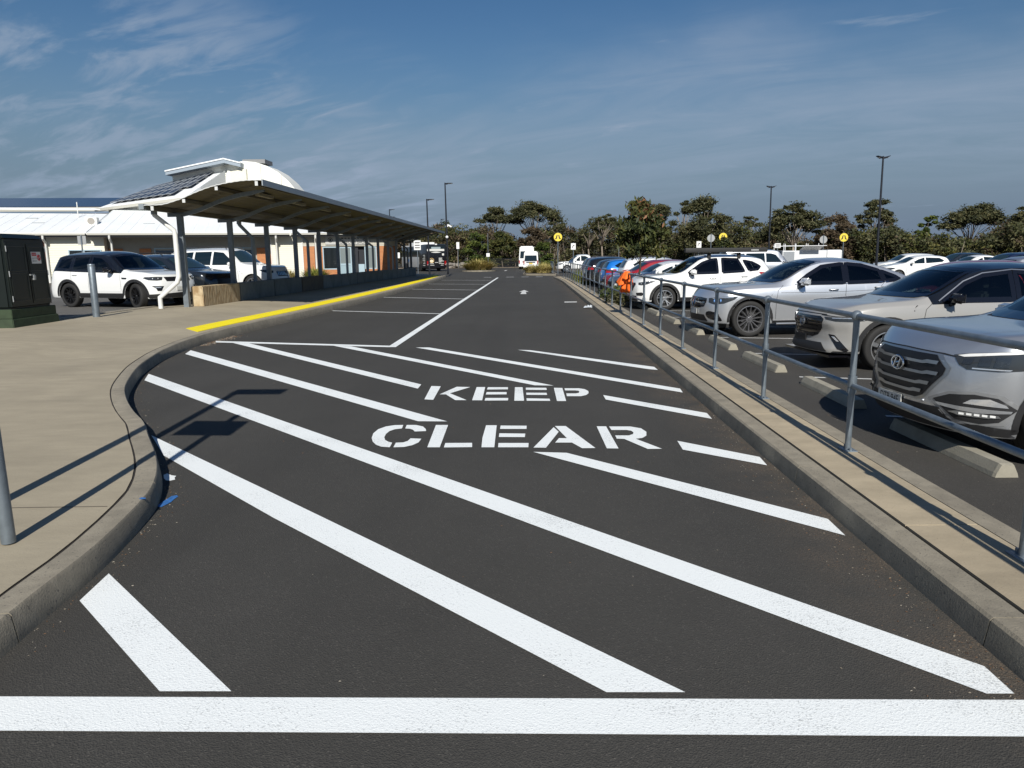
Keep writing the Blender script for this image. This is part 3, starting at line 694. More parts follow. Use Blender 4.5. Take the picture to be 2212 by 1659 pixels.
def garden_light():
    t = thing('garden_light', 'slim black garden light with a lantern head before the white roof', 'lamp', (-19.2, 40.5, 0.26))
    mb = MB(); mb.tube([(0, 0, 0), (0, 0, 3.4)], 0.05, 8); mb.build('pole', M_BLACKPOLE, t)
    mb = MB(); mb.lathe([(0.07, 3.4), (0.10, 3.5), (0.13, 3.85)], 10); mb.build('lantern', mat('lantern_glass', (0.55, 0.56, 0.57), 0.3), t)
    mb = MB(); mb.lathe([(0.0, 4.0), (0.30, 3.90), (0.30, 3.87), (0.0, 3.87)], 12); mb.build('cap', M_BLACKPOLE, t)
garden_light()

# ---- green electrical cabinet
def cabinet():
    m = mat('cabinet_green', (0.005, 0.0085, 0.0065), 0.38, var=0.15, vscale=3); mb_ = mat('cabinet_base_green', (0.030, 0.050, 0.022), 0.75, var=0.25, vscale=6, var2=0.2, v2scale=2); ms = mat('hinge_steel', (0.45, 0.46, 0.46), 0.4, metal=0.6)
    c = Vector((-11.0, 15.25, 0.285)); t = thing('electrical_cabinet', 'dark green electrical cabinet with double doors on a mossy plinth', 'cabinet', c, R(4))
    # local: -x is away from the doors, +y runs along the doors, doors face +x
    b = MB()
    def frus(mb, x0, x1, y0, y1, z0, z1, dx, bev=0.0): 
        bm = bmesh.new(); bmesh.ops.create_cube(bm, size=1)
        for v in bm.verts:
            top = v.co.z > 0; k = dx if top else 0
            v.co = ((x0+k if v.co.x < 0 else x1-k), (y0+k if v.co.y < 0 else y1-k), z1 if top else z0)
        if bev: bmesh.ops.bevel(bm, geom=bm.edges[:], offset=bev, segments=3, affect='EDGES')
        mb.bm(bm); bm.free()
    frus(b, -1.5, 0.0, 0.0, 1.75, 0.0, 0.20, 0.02, 0.015); frus(b, -1.47, -0.04, 0.05, 1.70, 0.20, 0.40, 0.0, 0.01); b.build('plinth', mb_, t)
    b = MB(); frus(b, -1.42, -0.07, 0.09, 1.66, 0.40, 1.93, 0.035, 0.05); b.build('housing', m, t, smooth=30.0)
    b = MB(); frus(b, -1.42, -0.085, 0.10, 1.65, 1.88, 2.00, 0.10, 0.035); b.build('lid', m, t, smooth=30.0)
    def tilt(z): return -0.07-0.035*(z-0.40)/1.53
    for k, (ya, yb) in enumerate(((0.17, 0.86), (0.89, 1.58))):
        b = MB(); z0, z1 = 0.50, 1.80
        b.prism([(tilt(z0)-0.01, ya, z0), (tilt(z0)-0.01, yb, z0), (tilt(z1)-0.01, yb, z1), (tilt(z1)-0.01, ya, z1)], (0.032, 0, 0)); d = b.build('door', m, t)
        for (za, zb) in ((0.57, 1.16), (1.21, 1.73)):
            b = MB()
            for (p, q) in (((ya+.06, za), (yb-.06, za)), ((yb-.06, za), (yb-.06, zb)), ((yb-.06, zb), (ya+.06, zb)), ((ya+.06, zb), (ya+.06, za))):
                b.tube([(tilt(p[1])+0.024, p[0], p[1]), (tilt(q[1])+0.024, q[0], q[1])], 0.009, 6)
            b.build('pressed_panel', m, d)
        for zh in (0.62, 1.15, 1.68):
            b = MB(); yh = ya if k == 0 else yb; b.tube([(tilt(zh)+0.028, yh, zh-0.06), (tilt(zh+.1)+0.028, yh, zh+0.06)], 0.012, 6); b.build('hinge', ms, d)
    b = MB(); b.box((tilt(1.12)+0.02, 0.86, 1.10), (tilt(1.12)+0.055, 1.02, 1.13)); b.box((tilt(1.1)+0.03, 0.95, 1.00), (tilt(1.1)+0.07, 1.03, 1.10), bev=0.01); b.build('padlock', ms, t)
    b = MB(); z0, z1 = 1.36, 1.62; b.prism([(tilt(z0)+0.025, 1.02, z0), (tilt(z0)+0.025, 1.38, z0), (tilt(z1)+0.025, 1.38, z1), (tilt(z1)+0.025, 1.02, z1)], (0.004, 0, 0)); s = b.build('warning_sign', M_SIGNWHITE, t)
    xs = tilt(1.5)+0.034
    b = MB(); b.add([(xs, 1.04, 1.53), (xs, 1.21, 1.53), (xs-.002, 1.21, 1.60), (xs-.002, 1.04, 1.60)], [(0, 1, 2, 3)]); b.build('red_panel', M_RED, s)
    b = MB(); b.lathe([(0.045, 0), (0.068, 0)], 20, axis='x', c=(xs, 1.295, 1.49)); b.tube([(xs, 1.25, 1.535), (xs, 1.34, 1.445)], 0.009, 6); b.build('prohibition_ring', M_RED, s)
    b = MB(); b.box((xs-.002, 1.28, 1.45), (xs+.001, 1.31, 1.53)); b.build('hand_symbol', M_BLACK, s)
    tm = text_mesh('DANGER', 0.045); tm.xf(Matrix.Translation((xs+.003, 1.125, 1.565)) @ Matrix(((0, 0, 1, 0), (1, 0, 0, 0), (0, 1, 0, 0), (0, 0, 0, 1)))); tm.build('lettering', M_SIGNWHITE, s)
    for (tx, zz) in (('HIGH VOLTAGE', 1.475), ('KEEP OUT', 1.415)):
        tm = text_mesh(tx, 0.036 if len(tx) < 10 else 0.025); tm.xf(Matrix.Translation((xs+.002, 1.125, zz)) @ Matrix(((0, 0, 1, 0), (1, 0, 0, 0), (0, 1, 0, 0), (0, 0, 0, 1)))); tm.build('lettering', M_BLACK, s)
    b = MB(); b.box((-0.92, -0.012, 0.22), (-0.42, 0.0, 0.38)); b.build('yellow_label', mat('label_yellow', (0.7, 0.55, 0.03), 0.5), t)
cabinet()

# ---- concrete seat blocks along the platform back
M_BLOCK = mat('block_concrete', (0.135, 0.15, 0.145), 0.9, var=0.2, vscale=3, var2=0.2, v2scale=1, bump=0.4, bscale=30, objvar=0.14)
M_BLOCKB = mat('block_brown', (0.10, 0.085, 0.065), 0.9, var=0.25, vscale=3, bump=0.5, bscale=18)
def sand_fn(nt, b, N, L):
    tc = N('ShaderNodeTexCoord'); mp = N('ShaderNodeMapping'); mp.inputs['Rotation'].default_value = (R(28), 0, 0); mp.inputs['Scale'].default_value = (1, 3.2, 0.8); L(tc.outputs['Object'], mp.inputs[0])
    n = N('ShaderNodeTexNoise'); n.inputs['Scale'].default_value = 4.5; n.inputs['Detail'].default_value = 6; n.inputs['Distortion'].default_value = 0.6; L(mp.outputs[0], n.inputs['Vector'])
    r = N('ShaderNodeValToRGB'); r.color_ramp.elements[0].color = (0.30, 0.20, 0.10, 1); r.color_ramp.elements[1].color = (0.50, 0.40, 0.25, 1); r.color_ramp.elements[0].position = 0.35; r.color_ramp.elements[1].position = 0.62; L(n.outputs[0], r.inputs[0])
    L(r.outputs[0], b.inputs['Base Color']); b.inputs['Roughness'].default_value = 0.92
    bn = N('ShaderNodeBump'); bn.inputs['Strength'].default_value = 1.0; bn.inputs['Distance'].default_value = 0.05; L(n.outputs[0], bn.inputs['Height']); L(bn.outputs[0], b.inputs['Normal'])
M_SAND = node_mat('split_sandstone', sand_fn)
def blocks():
    ys = [(21.95, 24.65)]; y = 24.72
    rg = random.Random(2)
    while y < 58.4:
        l = 3.05+rg.uniform(-0.1, 0.1); ys.append((y, min(y+l, 58.7))); y += l+0.05
    for i, (a, b) in enumerate(ys):
        xf = -9.87+0.02*(a-22); z0 = plaza_z(xf, a)-0.01; h = 0.62+rg.uniform(-0.012, 0.012)
        mb = MB(); bm = bmesh.new(); bmesh.ops.create_cube(bm, size=1)
        for v in bm.verts: v.co = (v.co.x*0.36, v.co.y*(b-a), v.co.z*h+h/2)
        bmesh.ops.bevel(bm, geom=bm.edges[:], offset=0.018, segments=2, affect='EDGES')
        mb.bm(bm); bm.free()
        if i == 0: lab = 'rough split sandstone block by the first shelter post'
        elif i == 3: lab = 'brown stained concrete seat block under the shelter'
        elif i == 1: lab = 'grey concrete seat block next to the sandstone block'
        elif i == 2: lab = 'grey concrete seat block next to the brown stained block on its sandstone side'
        elif i == 4: lab = 'grey concrete seat block next to the brown stained block on its bus side'
        elif i == len(ys)-1: lab = 'last grey concrete seat block at the bus end of the shelter'
        else: lab = 'grey concrete seat block in the long row under the shelter toward the bus'
        o = mb.build('sandstone_block' if i == 0 else 'concrete_block', M_SAND if i == 0 else (M_BLOCKB if i == 3 else M_BLOCK), loc=(xf-0.18, (a+b)/2, z0)); o.rotation_euler = (0, 0, R(-1.15)+rg.uniform(-.004, .004))
        tag(o, lab, 'block', 'seat blocks under the shelter')
blocks()

# ---- bus shelter
def shelter():
    t = thing('bus_shelter', 'long steel bus shelter with a wavy curved roof on square posts', 'shelter', (-9.8, 21.7, 0.29))
    O = Matrix.Translation((9.8, -21.7, -0.29))
    py = [21.67, 25.07, 28.36, 31.57, 34.89, 38.02, 41.12, 44.23, 47.22, 50.22, 53.0, 55.93, 58.65]
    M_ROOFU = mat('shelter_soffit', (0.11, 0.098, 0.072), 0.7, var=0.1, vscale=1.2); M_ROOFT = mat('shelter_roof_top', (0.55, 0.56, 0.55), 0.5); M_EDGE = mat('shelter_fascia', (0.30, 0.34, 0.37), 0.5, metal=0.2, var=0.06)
    def dx(y): return 0.02*(y-21.6)*0.5
    # roof curve (offset from the front edge, height)
    cx = [-10.62, -10.25, -9.73, -9.18, -8.72, -8.21, -7.70, -7.34]; cz = [3.17, 3.175, 3.29, 3.50, 3.65, 3.75, 3.80, 3.80]
    cf = pchip(cx, cz); dz = lambda y: -0.0035*(y-21.6)
    for i, y in enumerate(py):
        xb = -10.27+dx(y)*2
        mb = MB(); mb.box((xb-0.075, y-0.075, 0.285), (xb+0.075, y+0.075, 3.0+dz(y))); mb.xf(O).build('post', M_GALV2, t)
        mb = MB(); mb.box((xb-0.16, y-0.13, 2.985+dz(y)), (xb+0.16, y+0.13, 3.012+dz(y)))
        for sx in (-0.13, 0.13): mb.lathe([(0.018, -0.05), (0.018, 0.03)], 6, c=(xb+sx, y, 2.99+dz(y)))
        mb.xf(O).build('cap_plate', M_GALV2, t)
        n = 22; vs = []
        for k in range(n+1):
            x = lerp(-10.62, -7.72, k/n); z = cf(x)-0.125+dz(y); hh = 0.115 if k < n-3 else 0.115-0.02*(k-n+3)
            for (ox, oz) in ((-0.04, 0), (0.04, 0), (0.04, -hh), (-0.04, -hh)): vs.append((x+dx(y), y+ox, z+oz))
        fs = [(k*4+j, k*4+(j+1) % 4, (k+1)*4+(j+1) % 4, (k+1)*4+j) for k in range(n) for j in range(4)]+[(3, 2, 1, 0), (n*4, n*4+1, n*4+2, n*4+3)]
        MB().add(vs, fs).xf(O).build('curved_beam', M_GALV, t)
    y0, y1 = 20.45, 59.75
    for (xp, hh) in ((-10.45, 0.13), (-9.55, 0.11), (-8.62, 0.11), (-7.50, 0.13)):
        z = cf(xp); mb = MB(); mb.add([(xp+dx(y)+ox, y, z+dz(y)+oz) for y in (y0+.03, y1-.03) for (ox, oz) in ((-0.035, -0.012), (0.035, -0.012), (0.035, -hh), (-0.035, -hh))], [(0, 1, 5, 4), (1, 2, 6, 5), (2, 3, 7, 6), (3, 0, 4, 7), (3, 2, 1, 0), (4, 5, 6, 7)])
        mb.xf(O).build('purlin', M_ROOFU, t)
        mb = MB(); mb.add([(xp+ox, y0+.004+oy, z+oz) for oy in (0, .024) for (ox, oz) in ((-0.04, -0.012), (0.04, -0.012), (0.04, -hh), (-0.04, -hh))], [(3, 2, 1, 0), (4, 5, 6, 7), (0, 1, 5, 4), (1, 2, 6, 5), (2, 3, 7, 6), (3, 0, 4, 7)]); mb.xf(O).build('purlin_end', M_ROOFT, t)
    # roof sheets, one per bay
    bays = [y0]+[(a+b)/2 for a, b in zip(py[:-1], py[1:])]+[y1]
    for a, b in zip(bays[:-1], bays[1:]):
        n = 40; mb = MB(); vs = []
        for y in (a, b-0.004):
            for k in range(n+1):
                x = lerp(-10.66, -7.34, k/n); vs.append((x+dx(y), y, cf(x)+dz(y)+0.008*(k % 2))); 
            for k in range(n+1):
                x = lerp(-10.66, -7.34, k/n); vs.append((x+dx(y), y, cf(x)+dz(y)+0.022+0.008*(k % 2)))
        W = n+1; fs = []; mi = []
        for k in range(n):
            fs.append((k, k+1, 2*W+k+1, 2*W+k)); fs.append((W+k, 3*W+k, 3*W+k+1, W+k+1)); fs.append((k, W+k, W+k+1, k+1)); fs.append((2*W+k, 2*W+k+1, 3*W+k+1, 3*W+k)); mi += [0, 1, 1, 1]
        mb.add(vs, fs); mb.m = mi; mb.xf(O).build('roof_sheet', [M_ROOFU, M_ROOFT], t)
    # front fascia and rear gutter
    for (x, za, zb, nm, w, mm) in ((-7.33, -0.135, 0.03, 'fascia', 0.03, M_EDGE), (-10.80, -0.10, 0.05, 'gutter', 0.14, M_PIPEG)):
        z = cf(max(x, -10.6)); mb = MB()
        mb.add([(x+ox+dx(y), y, z+oz+dz(y)) for y in (y0-.02, y1+.02) for (ox, oz) in ((0, za), (w, za), (w, zb), (0, zb))], [(0, 1, 5, 4), (1, 2, 6, 5), (2, 3, 7, 6), (3, 0, 4, 7), (3, 2, 1, 0), (4, 5, 6, 7)])
        mb.xf(O).build(nm, mm, t)
    # downpipes
    for i, y in enumerate([21.1, 27.1, 33.4, 39.9, 46.0, 52.0, 57.6]):
        xg = -10.73+dx(y); xb = -10.27+dx(y)*2-0.10; z = 3.08+dz(y)
        pts = [(xg, y, z), (xg+.01, y, z-0.13), (xb+0.12, y+0.10, z-0.55), (xb+0.14, y+0.12, z-0.68), (xb+0.14, y+0.12, 1.22), (xb+0.10, y+0.08, 1.05), (xg-0.05, y, 0.62), (xg-0.05, y, 0.28)] if i == 0 else [(xg, y, z), (xg+.01, y, z-0.13), (xb+0.02, y+0.05, z-0.60), (xb+0.03, y+0.05, z-0.75), (xb+0.03, y+0.05, 0.3)]
        mb = MB(); mb.tube(pts, 0.068, 12); d = mb.xf(O).build('downpipe', M_PIPE if i == 0 else M_PIPEG, t, smooth=50.0)
        mb = MB(); mb.lathe([(0.085, -0.11), (0.085, 0.11), (0.0, 0.11)], 12, c=(xg, y, z)); mb.xf(O).build('outlet', M_PIPEG, d)
    # light battens under the roof
    for a, b in zip(py[:-1], py[1:]):
        ym = (a+b)/2; x = -8.35+dx(ym); z = cf(-8.35)+dz(ym)-0.13; mb = MB(); mb.box((x-0.07, ym-0.62, z), (x+0.07, ym+0.62, z+0.09)); mb.xf(O).build('light_batten', mat('light_batten', (0.30, 0.28, 0.22), 0.6), t)
shelter()
# ================================================================ CARS
M_GLASS = mat('car_glass', (0.006, 0.013, 0.017), 0.03, spec=0.75)
M_GLASS2 = mat('car_windscreen', (0.018, 0.034, 0.040), 0.03, spec=0.9)
M_TRIM = mat('black_plastic_trim', (0.014, 0.014, 0.015), 0.55)
M_GLOSSBLK = mat('gloss_black', (0.006, 0.006, 0.008), 0.08, coat=0.6)
M_UNDER = mat('car_underside', (0.006, 0.006, 0.006), 0.9)
M_TYRE = mat('tyre_rubber', (0.016, 0.0155, 0.015), 0.78, bump=0.15, bscale=40)
M_ALLOY = mat('alloy_silver', (0.50, 0.51, 0.52), 0.30, metal=0.85)
M_ALLOYD = mat('alloy_black', (0.010, 0.010, 0.011), 0.35, metal=0.2)
M_CHROME = mat('chrome', (0.62, 0.64, 0.66), 0.12, metal=1.0)
M_LAMP = mat('headlamp_glass', (0.045, 0.05, 0.055), 0.06, metal=0.3, spec=0.9)
M_LAMPW = mat('lamp_reflector', (0.75, 0.77, 0.80), 0.10, metal=0.7)
M_TAIL = mat('tail_lamp_red', (0.32, 0.008, 0.010), 0.12, coat=0.6)
M_AMBER = mat('indicator_amber', (0.55, 0.18, 0.02), 0.2)
M_PLATE = mat('number_plate', (0.62, 0.62, 0.58), 0.5)
M_PLATEY = mat('number_plate_yellow', (0.75, 0.55, 0.10), 0.5)
M_GAP = mat('panel_gap', (0.008, 0.008, 0.009), 0.8)
def paint_mat(name, col, metal=0.0, rough=0.28):
    return mat('paint_'+name, col, rough, metal=metal, coat=1.0)
P_WHITE = paint_mat('white', (0.76, 0.765, 0.75)); P_SILVER = paint_mat('silver', (0.56, 0.575, 0.595), 0.80, 0.33); P_SILVER2 = paint_mat('bright_silver', (0.70, 0.715, 0.735), 0.75, 0.32)
P_STONE = paint_mat('ceramic_grey', (0.33, 0.322, 0.305), 0.15, 0.30); P_DARK = paint_mat('dark_blue_grey', (0.020, 0.026, 0.034), 0.4, 0.25); P_BLACK = paint_mat('black', (0.008, 0.009, 0.011), 0.2, 0.2)
P_RED = paint_mat('red', (0.30, 0.012, 0.018), 0.2); P_BLUE = paint_mat('bright_blue', (0.01, 0.17, 0.58), 0.25); P_NAVY = paint_mat('navy', (0.012, 0.020, 0.055), 0.35); P_MAROON = paint_mat('maroon', (0.13, 0.012, 0.02), 0.3)
P_GREYD = paint_mat('gunmetal', (0.06, 0.065, 0.07), 0.6)

def clear_fn(tint, spec):
    def fn(nt, b, N, L):
        out = [n for n in nt.nodes if n.type == 'OUTPUT_MATERIAL'][0]; nt.nodes.remove(b)
        tr = N('ShaderNodeBsdfTransparent'); tr.inputs[0].default_value = (*tint, 1); gl = N('ShaderNodeBsdfGlossy'); gl.inputs['Roughness'].default_value = .02; gl.inputs[0].default_value = (spec, spec, spec, 1)
        fr = N('ShaderNodeFresnel'); fr.inputs[0].default_value = 1.52; mx = N('ShaderNodeMixShader'); L(fr.outputs[0], mx.inputs[0]); L(tr.outputs[0], mx.inputs[1]); L(gl.outputs[0], mx.inputs[2]); L(mx.outputs[0], out.inputs['Surface'])
    return fn
M_CLEAR = node_mat('tinted_side_glass', clear_fn((0.36, 0.44, 0.43), 1.0)); M_CLEARD = node_mat('privacy_side_glass', clear_fn((0.10, 0.125, 0.13), 1.0)); M_CLEARW = node_mat('windscreen_glass', clear_fn((0.62, 0.70, 0.68), 1.0))
M_SEAT = mat('seat_fabric', (0.022, 0.022, 0.024), .8); M_SEATD = mat('cabin_plastic', (0.014, 0.014, 0.015), .6)
def chaikin(pts, it):
    for _ in range(it):
        q = []
        for a, b in zip(pts, pts[1:]+pts[:1]): q += [(a[0]*.78+b[0]*.22, a[1]*.78+b[1]*.22), (a[0]*.22+b[0]*.78, a[1]*.22+b[1]*.78)]
        pts = q
    return pts
def fill(outline, step):
    pts = []; n = len(outline)
    for a, b in zip(outline, outline[1:]+outline[:1]):
        d = math.hypot(b[0]-a[0], b[1]-a[1]); k = max(1, int(d/step))
        for i in range(k): pts.append((lerp(a[0], b[0], i/k), lerp(a[1], b[1], i/k)))
    m = len(pts); edges = [(i, (i+1) % m) for i in range(m)]
    xs = [p[0] for p in pts]; ys = [p[1] for p in pts]
    def inside(x, y):
        c = False; j = m-1
        for i in range(m):
            if (pts[i][1] > y) != (pts[j][1] > y) and x < (pts[j][0]-pts[i][0])*(y-pts[i][1])/(pts[j][1]-pts[i][1])+pts[i][0]: c = not c
            j = i
        return c
    inner = []; x = min(xs)+step*.5
    while x < max(xs):
        y = min(ys)+step*.5
        while y < max(ys):
            if inside(x, y): inner.append((x, y))
            y += step
        x += step
    v, e, f, *_ = delaunay_2d_cdt([Vector(p) for p in pts+inner], edges, [], 1, 1e-6)
    return [tuple(p) for p in v], [tuple(t) for t in f if inside(sum(v[i][0] for i in t)/3, sum(v[i][1] for i in t)/3)]

def biggest(fs):
    """the largest connected patch of a triangle list"""
    par = {}
    def find(a):
        while par[a] != a: par[a] = par[par[a]]; a = par[a]
        return a
    edge = {}
    for k, t in enumerate(fs):
        par[k] = k
        for a, b in zip(t, t[1:]+t[:1]):
            e = (min(a, b), max(a, b))
            if e in edge: par[find(k)] = find(edge[e])
            else: edge[e] = k
    cnt = {}
    for k in range(len(fs)): cnt[find(k)] = cnt.get(find(k), 0)+1
    m = max(cnt, key=cnt.get); return [t for k, t in enumerate(fs) if find(k) == m]

class Car:
    def __init__(s, name, label, cat, spec, paint, nose, heading_deg, z0=0.0, roof_paint=None, group=None):
        s.sp = spec; s.paint = paint; s.L = spec['L']; s.W = spec['W']; s.hw = spec['W']/2
        th = R(heading_deg)+math.pi     # local +x points to the tail
        c = Vector((nose[0]+math.cos(th)*s.L/2, nose[1]+math.sin(th)*s.L/2, z0))
        s.o = thing(name, label, cat, c, th, group)
        s.body(roof_paint)
    def obj(s, mb, name, mats, parent=None, smooth=40.0):
        return mb.xf(Matrix.Translation((-s.L/2, 0, 0))).build(name, mats, parent or s.o, smooth=smooth)
    def body(s, roof_paint):
        sp = s.sp; L_ = s.L; hw = s.hw
        F = lambda k: pchip([p[0] for p in sp[k]], [p[1] for p in sp[k]])
        top, sh, wid, rw = F('top'), F('sh'), F('wid'), F('rw'); sill = sp.get('sill', 0.24); wr = sp['wr']; Ra = wr+sp.get('arch', 0.06)
        fpr = pchip(*zip(*sp.get('fprof', [(0.15, .10), (0.32, .015), (0.5, 0), (0.68, .012), (0.82, .05), (1.1, .16)]))); rpr = pchip(*zip(*sp.get('rprof', [(0.15, .10), (0.35, .01), (0.55, 0), (0.75, .02), (1.0, .04), (1.3, .04)])))
        bowf, bowr = sp.get('bowf', 0.26), sp.get('bowr', 0.16); cowl, rst, ren = sp['cowl'], sp['rst'], sp['ren']
        xs = set(round(i*0.045, 4) for i in range(int(L_/0.045)+1)) | {0.0, L_, 0.02, L_-0.02}
        for xa in (sp['xf'], sp['xr']):
            for d in (Ra, Ra-0.002, Ra-0.012, Ra-0.03, 0): xs |= {round(xa-d, 4), round(xa+d, 4)}
        xs = sorted(x for x in xs if 0 <= x <= L_)
        xs = [x for i, x in enumerate(xs) if i == 0 or x-xs[i-1] > 0.0015]
        side = pchip([0, .12, .3, .55, .72, .86, 1.0], sp.get('side', [.955, .985, .992, 1.0, .998, .985, .955]))
        flen = sp['xf']-Ra-0.01; rlen = min(0.7, L_-sp['xr']-Ra-0.01)
        def deform(x, y, z):
            a = abs(y)/hw
            if x < flen: x += (1-x/flen)**1.3*(bowf*a**2.4+fpr(z))
            if x > L_-rlen: k = (1-(L_-x)/rlen)**1.3; x -= k*(bowr*a**2.6+rpr(z))
            if cowl-0.25 < x < rst+0.2 and z > 0.9: k = math.sin(math.pi*min(max((x-cowl+0.25)/(rst-cowl+0.45), 0), 1)); x += 0.16*k*a**2
            return (x, y, z)
        nL, nU, nC = 12, 6, 8; rows = []; zbot = []
        for x in xs:
            zs, zt, w = sh(x), top(x), wid(x)*hw; zb = sill
            for xa in (sp['xf'], sp['xr']):
                d = abs(x-xa)
                if d < Ra: zb = max(zb, wr-0.01+math.sqrt(max(Ra*Ra-d*d, 0)))
            zb = min(zb, zs-0.03); kr = sp.get('kr', 0.84)
            pts = []
            for i in range(nL+1):
                z = lerp(zb, zs, i/nL); pts.append((w*side(min(max((z-sill)/(zs-sill), 0), 1)), z))
            ys = pts[-1][0]; yr = w*rw(x); zr = zs+(zt-zs)*kr
            for i in range(1, nU+1): t = i/nU; pts.append((lerp(ys, yr, t)+0.014*math.sin(math.pi*t)*min(1, (zt-zs)/0.4), lerp(zs, zr, t)))
            for i in range(1, nC+1): t = i/nC; pts.append((yr*(1-t), zr+(zt-zr)*(1-(1-t)**2.3)))
            rows.append((x, pts)); zbot.append(zb)
        n = nL+nU+nC+1; mb = MB(); V = []; F_ = []; mi = []
        for sg in (1, -1):
            o = len(V)
            for x, pts in rows: V += [deform(x, sg*y, z) for y, z in pts]
            for i in range(len(rows)-1):
                xm = (rows[i][0]+rows[i+1][0])/2
                for j in range(n-1):
                    q = (o+i*n+j, o+(i+1)*n+j, o+(i+1)*n+j+1, o+i*n+j+1); F_.append(q if sg < 0 else q[::-1])
                    mi.append(2 if (roof_paint and j >= nL and cowl-0.02 < xm and rows[i][1][-1][1] > sh(xm)+0.12) else 0)
            # wheel tunnels and floor
            o2 = len(V)
            for (x, pts), zb in zip(rows, zbot):
                V += [deform(x, sg*(pts[0][0]-0.03), zb), deform(x, 0, zb)]
            for i in range(len(rows)-1):
                a = o+i*n; b = o+(i+1)*n; c = o2+i*2; d = o2+(i+1)*2
                for q in ((a, c, d, b), (c, c+1, d+1, d)): F_.append(q if sg < 0 else q[::-1]); mi.append(1)
        for (ri, flip) in ((0, False), (len(rows)-1, True)):
            x, pts = rows[ri]; nc = 16; o = len(V)
            for y, z in pts:
                for k in range(nc+1): V.append(deform(x, lerp(y, -y, k/nc), z))
            for j in range(n-1):
                for k in range(nc):
                    q = (o+j*(nc+1)+k, o+j*(nc+1)+k+1, o+(j+1)*(nc+1)+k+1, o+(j+1)*(nc+1)+k); F_.append(q[::-1] if flip else q); mi.append(0)
        s.bvh = BVHTree.FromPolygons([Vector(v) for v in V], F_)
        mb.add(V, F_); mb.m = mi
        mats = [s.paint, M_UNDER]+([roof_paint] if roof_paint else [])
        s.bodyo = s.obj(mb, 'body', mats, smooth=38.0)
        bm = bmesh.new(); bm.from_mesh(s.bodyo.data); bmesh.ops.remove_doubles(bm, verts=bm.verts, dist=0.0008); bmesh.ops.recalc_face_normals(bm, faces=bm.faces); bm.to_mesh(s.bodyo.data); bm.free()
        s.bodyo.data.set_sharp_from_angle(angle=R(38))
    def cast(s, o, d):
        h = s.bvh.ray_cast(Vector(o), Vector(d)); return h[0], h[1]
    def surf(s, proj, u, v, sg=1):
        L_ = s.L
        if proj == 'side': o, d = (u, sg*3, v), (0, -sg, 0)
        elif proj == 'front': o, d = (-3, sg*u, v), (1, 0, 0)
        elif proj == 'rear': o, d = (L_+3, sg*u, v), (-1, 0, 0)
        elif proj == 'top': o, d = (u, sg*v, 5), (0, 0, -1)
        elif proj == 'pf': p = R(u); dd = Vector((-math.cos(p), sg*math.sin(p), 0)); o, d = Vector((0.95, 0, v))+dd*3, -dd
        else: p = R(u); dd = Vector((math.cos(p), sg*math.sin(p), 0)); o, d = Vector((L_-0.95, 0, v))+dd*3, -dd
        return s.cast(o, d)+(Vector(d),)
    def decal(s, name, outline, proj, m, off=0.004, step=0.05, both=True, parent=None, rnd=0, sides=None):
        ol = chaikin(list(outline), rnd) if rnd else list(outline); st = step*(60 if proj in ('pf', 'pr') else 1)
        if proj in ('pf', 'pr'):
            ol = [(u/60.0, v) for u, v in ol]
        v2, f2 = fill(ol, step); res = []
        for sg in (sides or ((1, -1) if both else (1,))):
            pts = []; ok = []
            for (u, v) in v2:
                uu = u*60.0 if proj in ('pf', 'pr') else u
                p, nn, d = s.surf(proj, uu, v, sg)
                if p is None: pts.append((0, 0, 0)); ok.append(False)
                else: pts.append(tuple(p-d*off)); ok.append(True)
            fs = [t for t in f2 if all(ok[i] for i in t)]
            if not fs: continue
            fs = biggest(fs)
            a, b, c = [Vector(pts[i]) for i in fs[0]]; nrm = (b-a).cross(c-a); dv = s.surf(proj, v2[fs[0][0]][0]*(60.0 if proj in ('pf', 'pr') else 1), v2[fs[0][0]][1], sg)[2]
            if nrm.dot(dv) > 0: fs = [t[::-1] for t in fs]
            mb = MB().add(pts, fs); res.append(s.obj(mb, name, m, parent, smooth=True))
        return res
    def line(s, name, pts, proj, m, w=0.007, off=0.0035, sides=(1, -1), parent=None):
        """a thin strip along a polyline (panel gaps, mouldings)"""
        for sg in sides:
            mb = MB(); P = []
            for a, b in zip(pts[:-1], pts[1:]):
                k = max(1, int(math.hypot(b[0]-a[0], b[1]-a[1])/(0.05 if proj not in ('pf', 'pr') else 3)))
                P += [(lerp(a[0], b[0], i/k), lerp(a[1], b[1], i/k)) for i in range(k)]
            P.append(pts[-1]); vs = []
            for i, (u, v) in enumerate(P):
                q = P[min(i+1, len(P)-1)]; r_ = P[max(i-1, 0)]; du, dv = q[0]-r_[0], q[1]-r_[1]
                sc = 1/60.0 if proj in ('pf', 'pr') else 1.0; du *= sc; l = math.hypot(du, dv) or 1; nu, nv = -dv/l*w/2/sc, du/l*w/2
                for k in (1, -1):
                    p, nn, d = s.surf(proj, u+nu*k, v+nv*k, sg); vs.append(tuple(p-d*off) if p is not None else None)
            fs = [(2*i, 2*i+1, 2*i+3, 2*i+2) for i in range(len(P)-1) if all(vs[q] for q in (2*i, 2*i+1, 2*i+2, 2*i+3))]
            mb.add([v or (0, 0, 0) for v in vs], fs); s.obj(mb, name, m, parent)
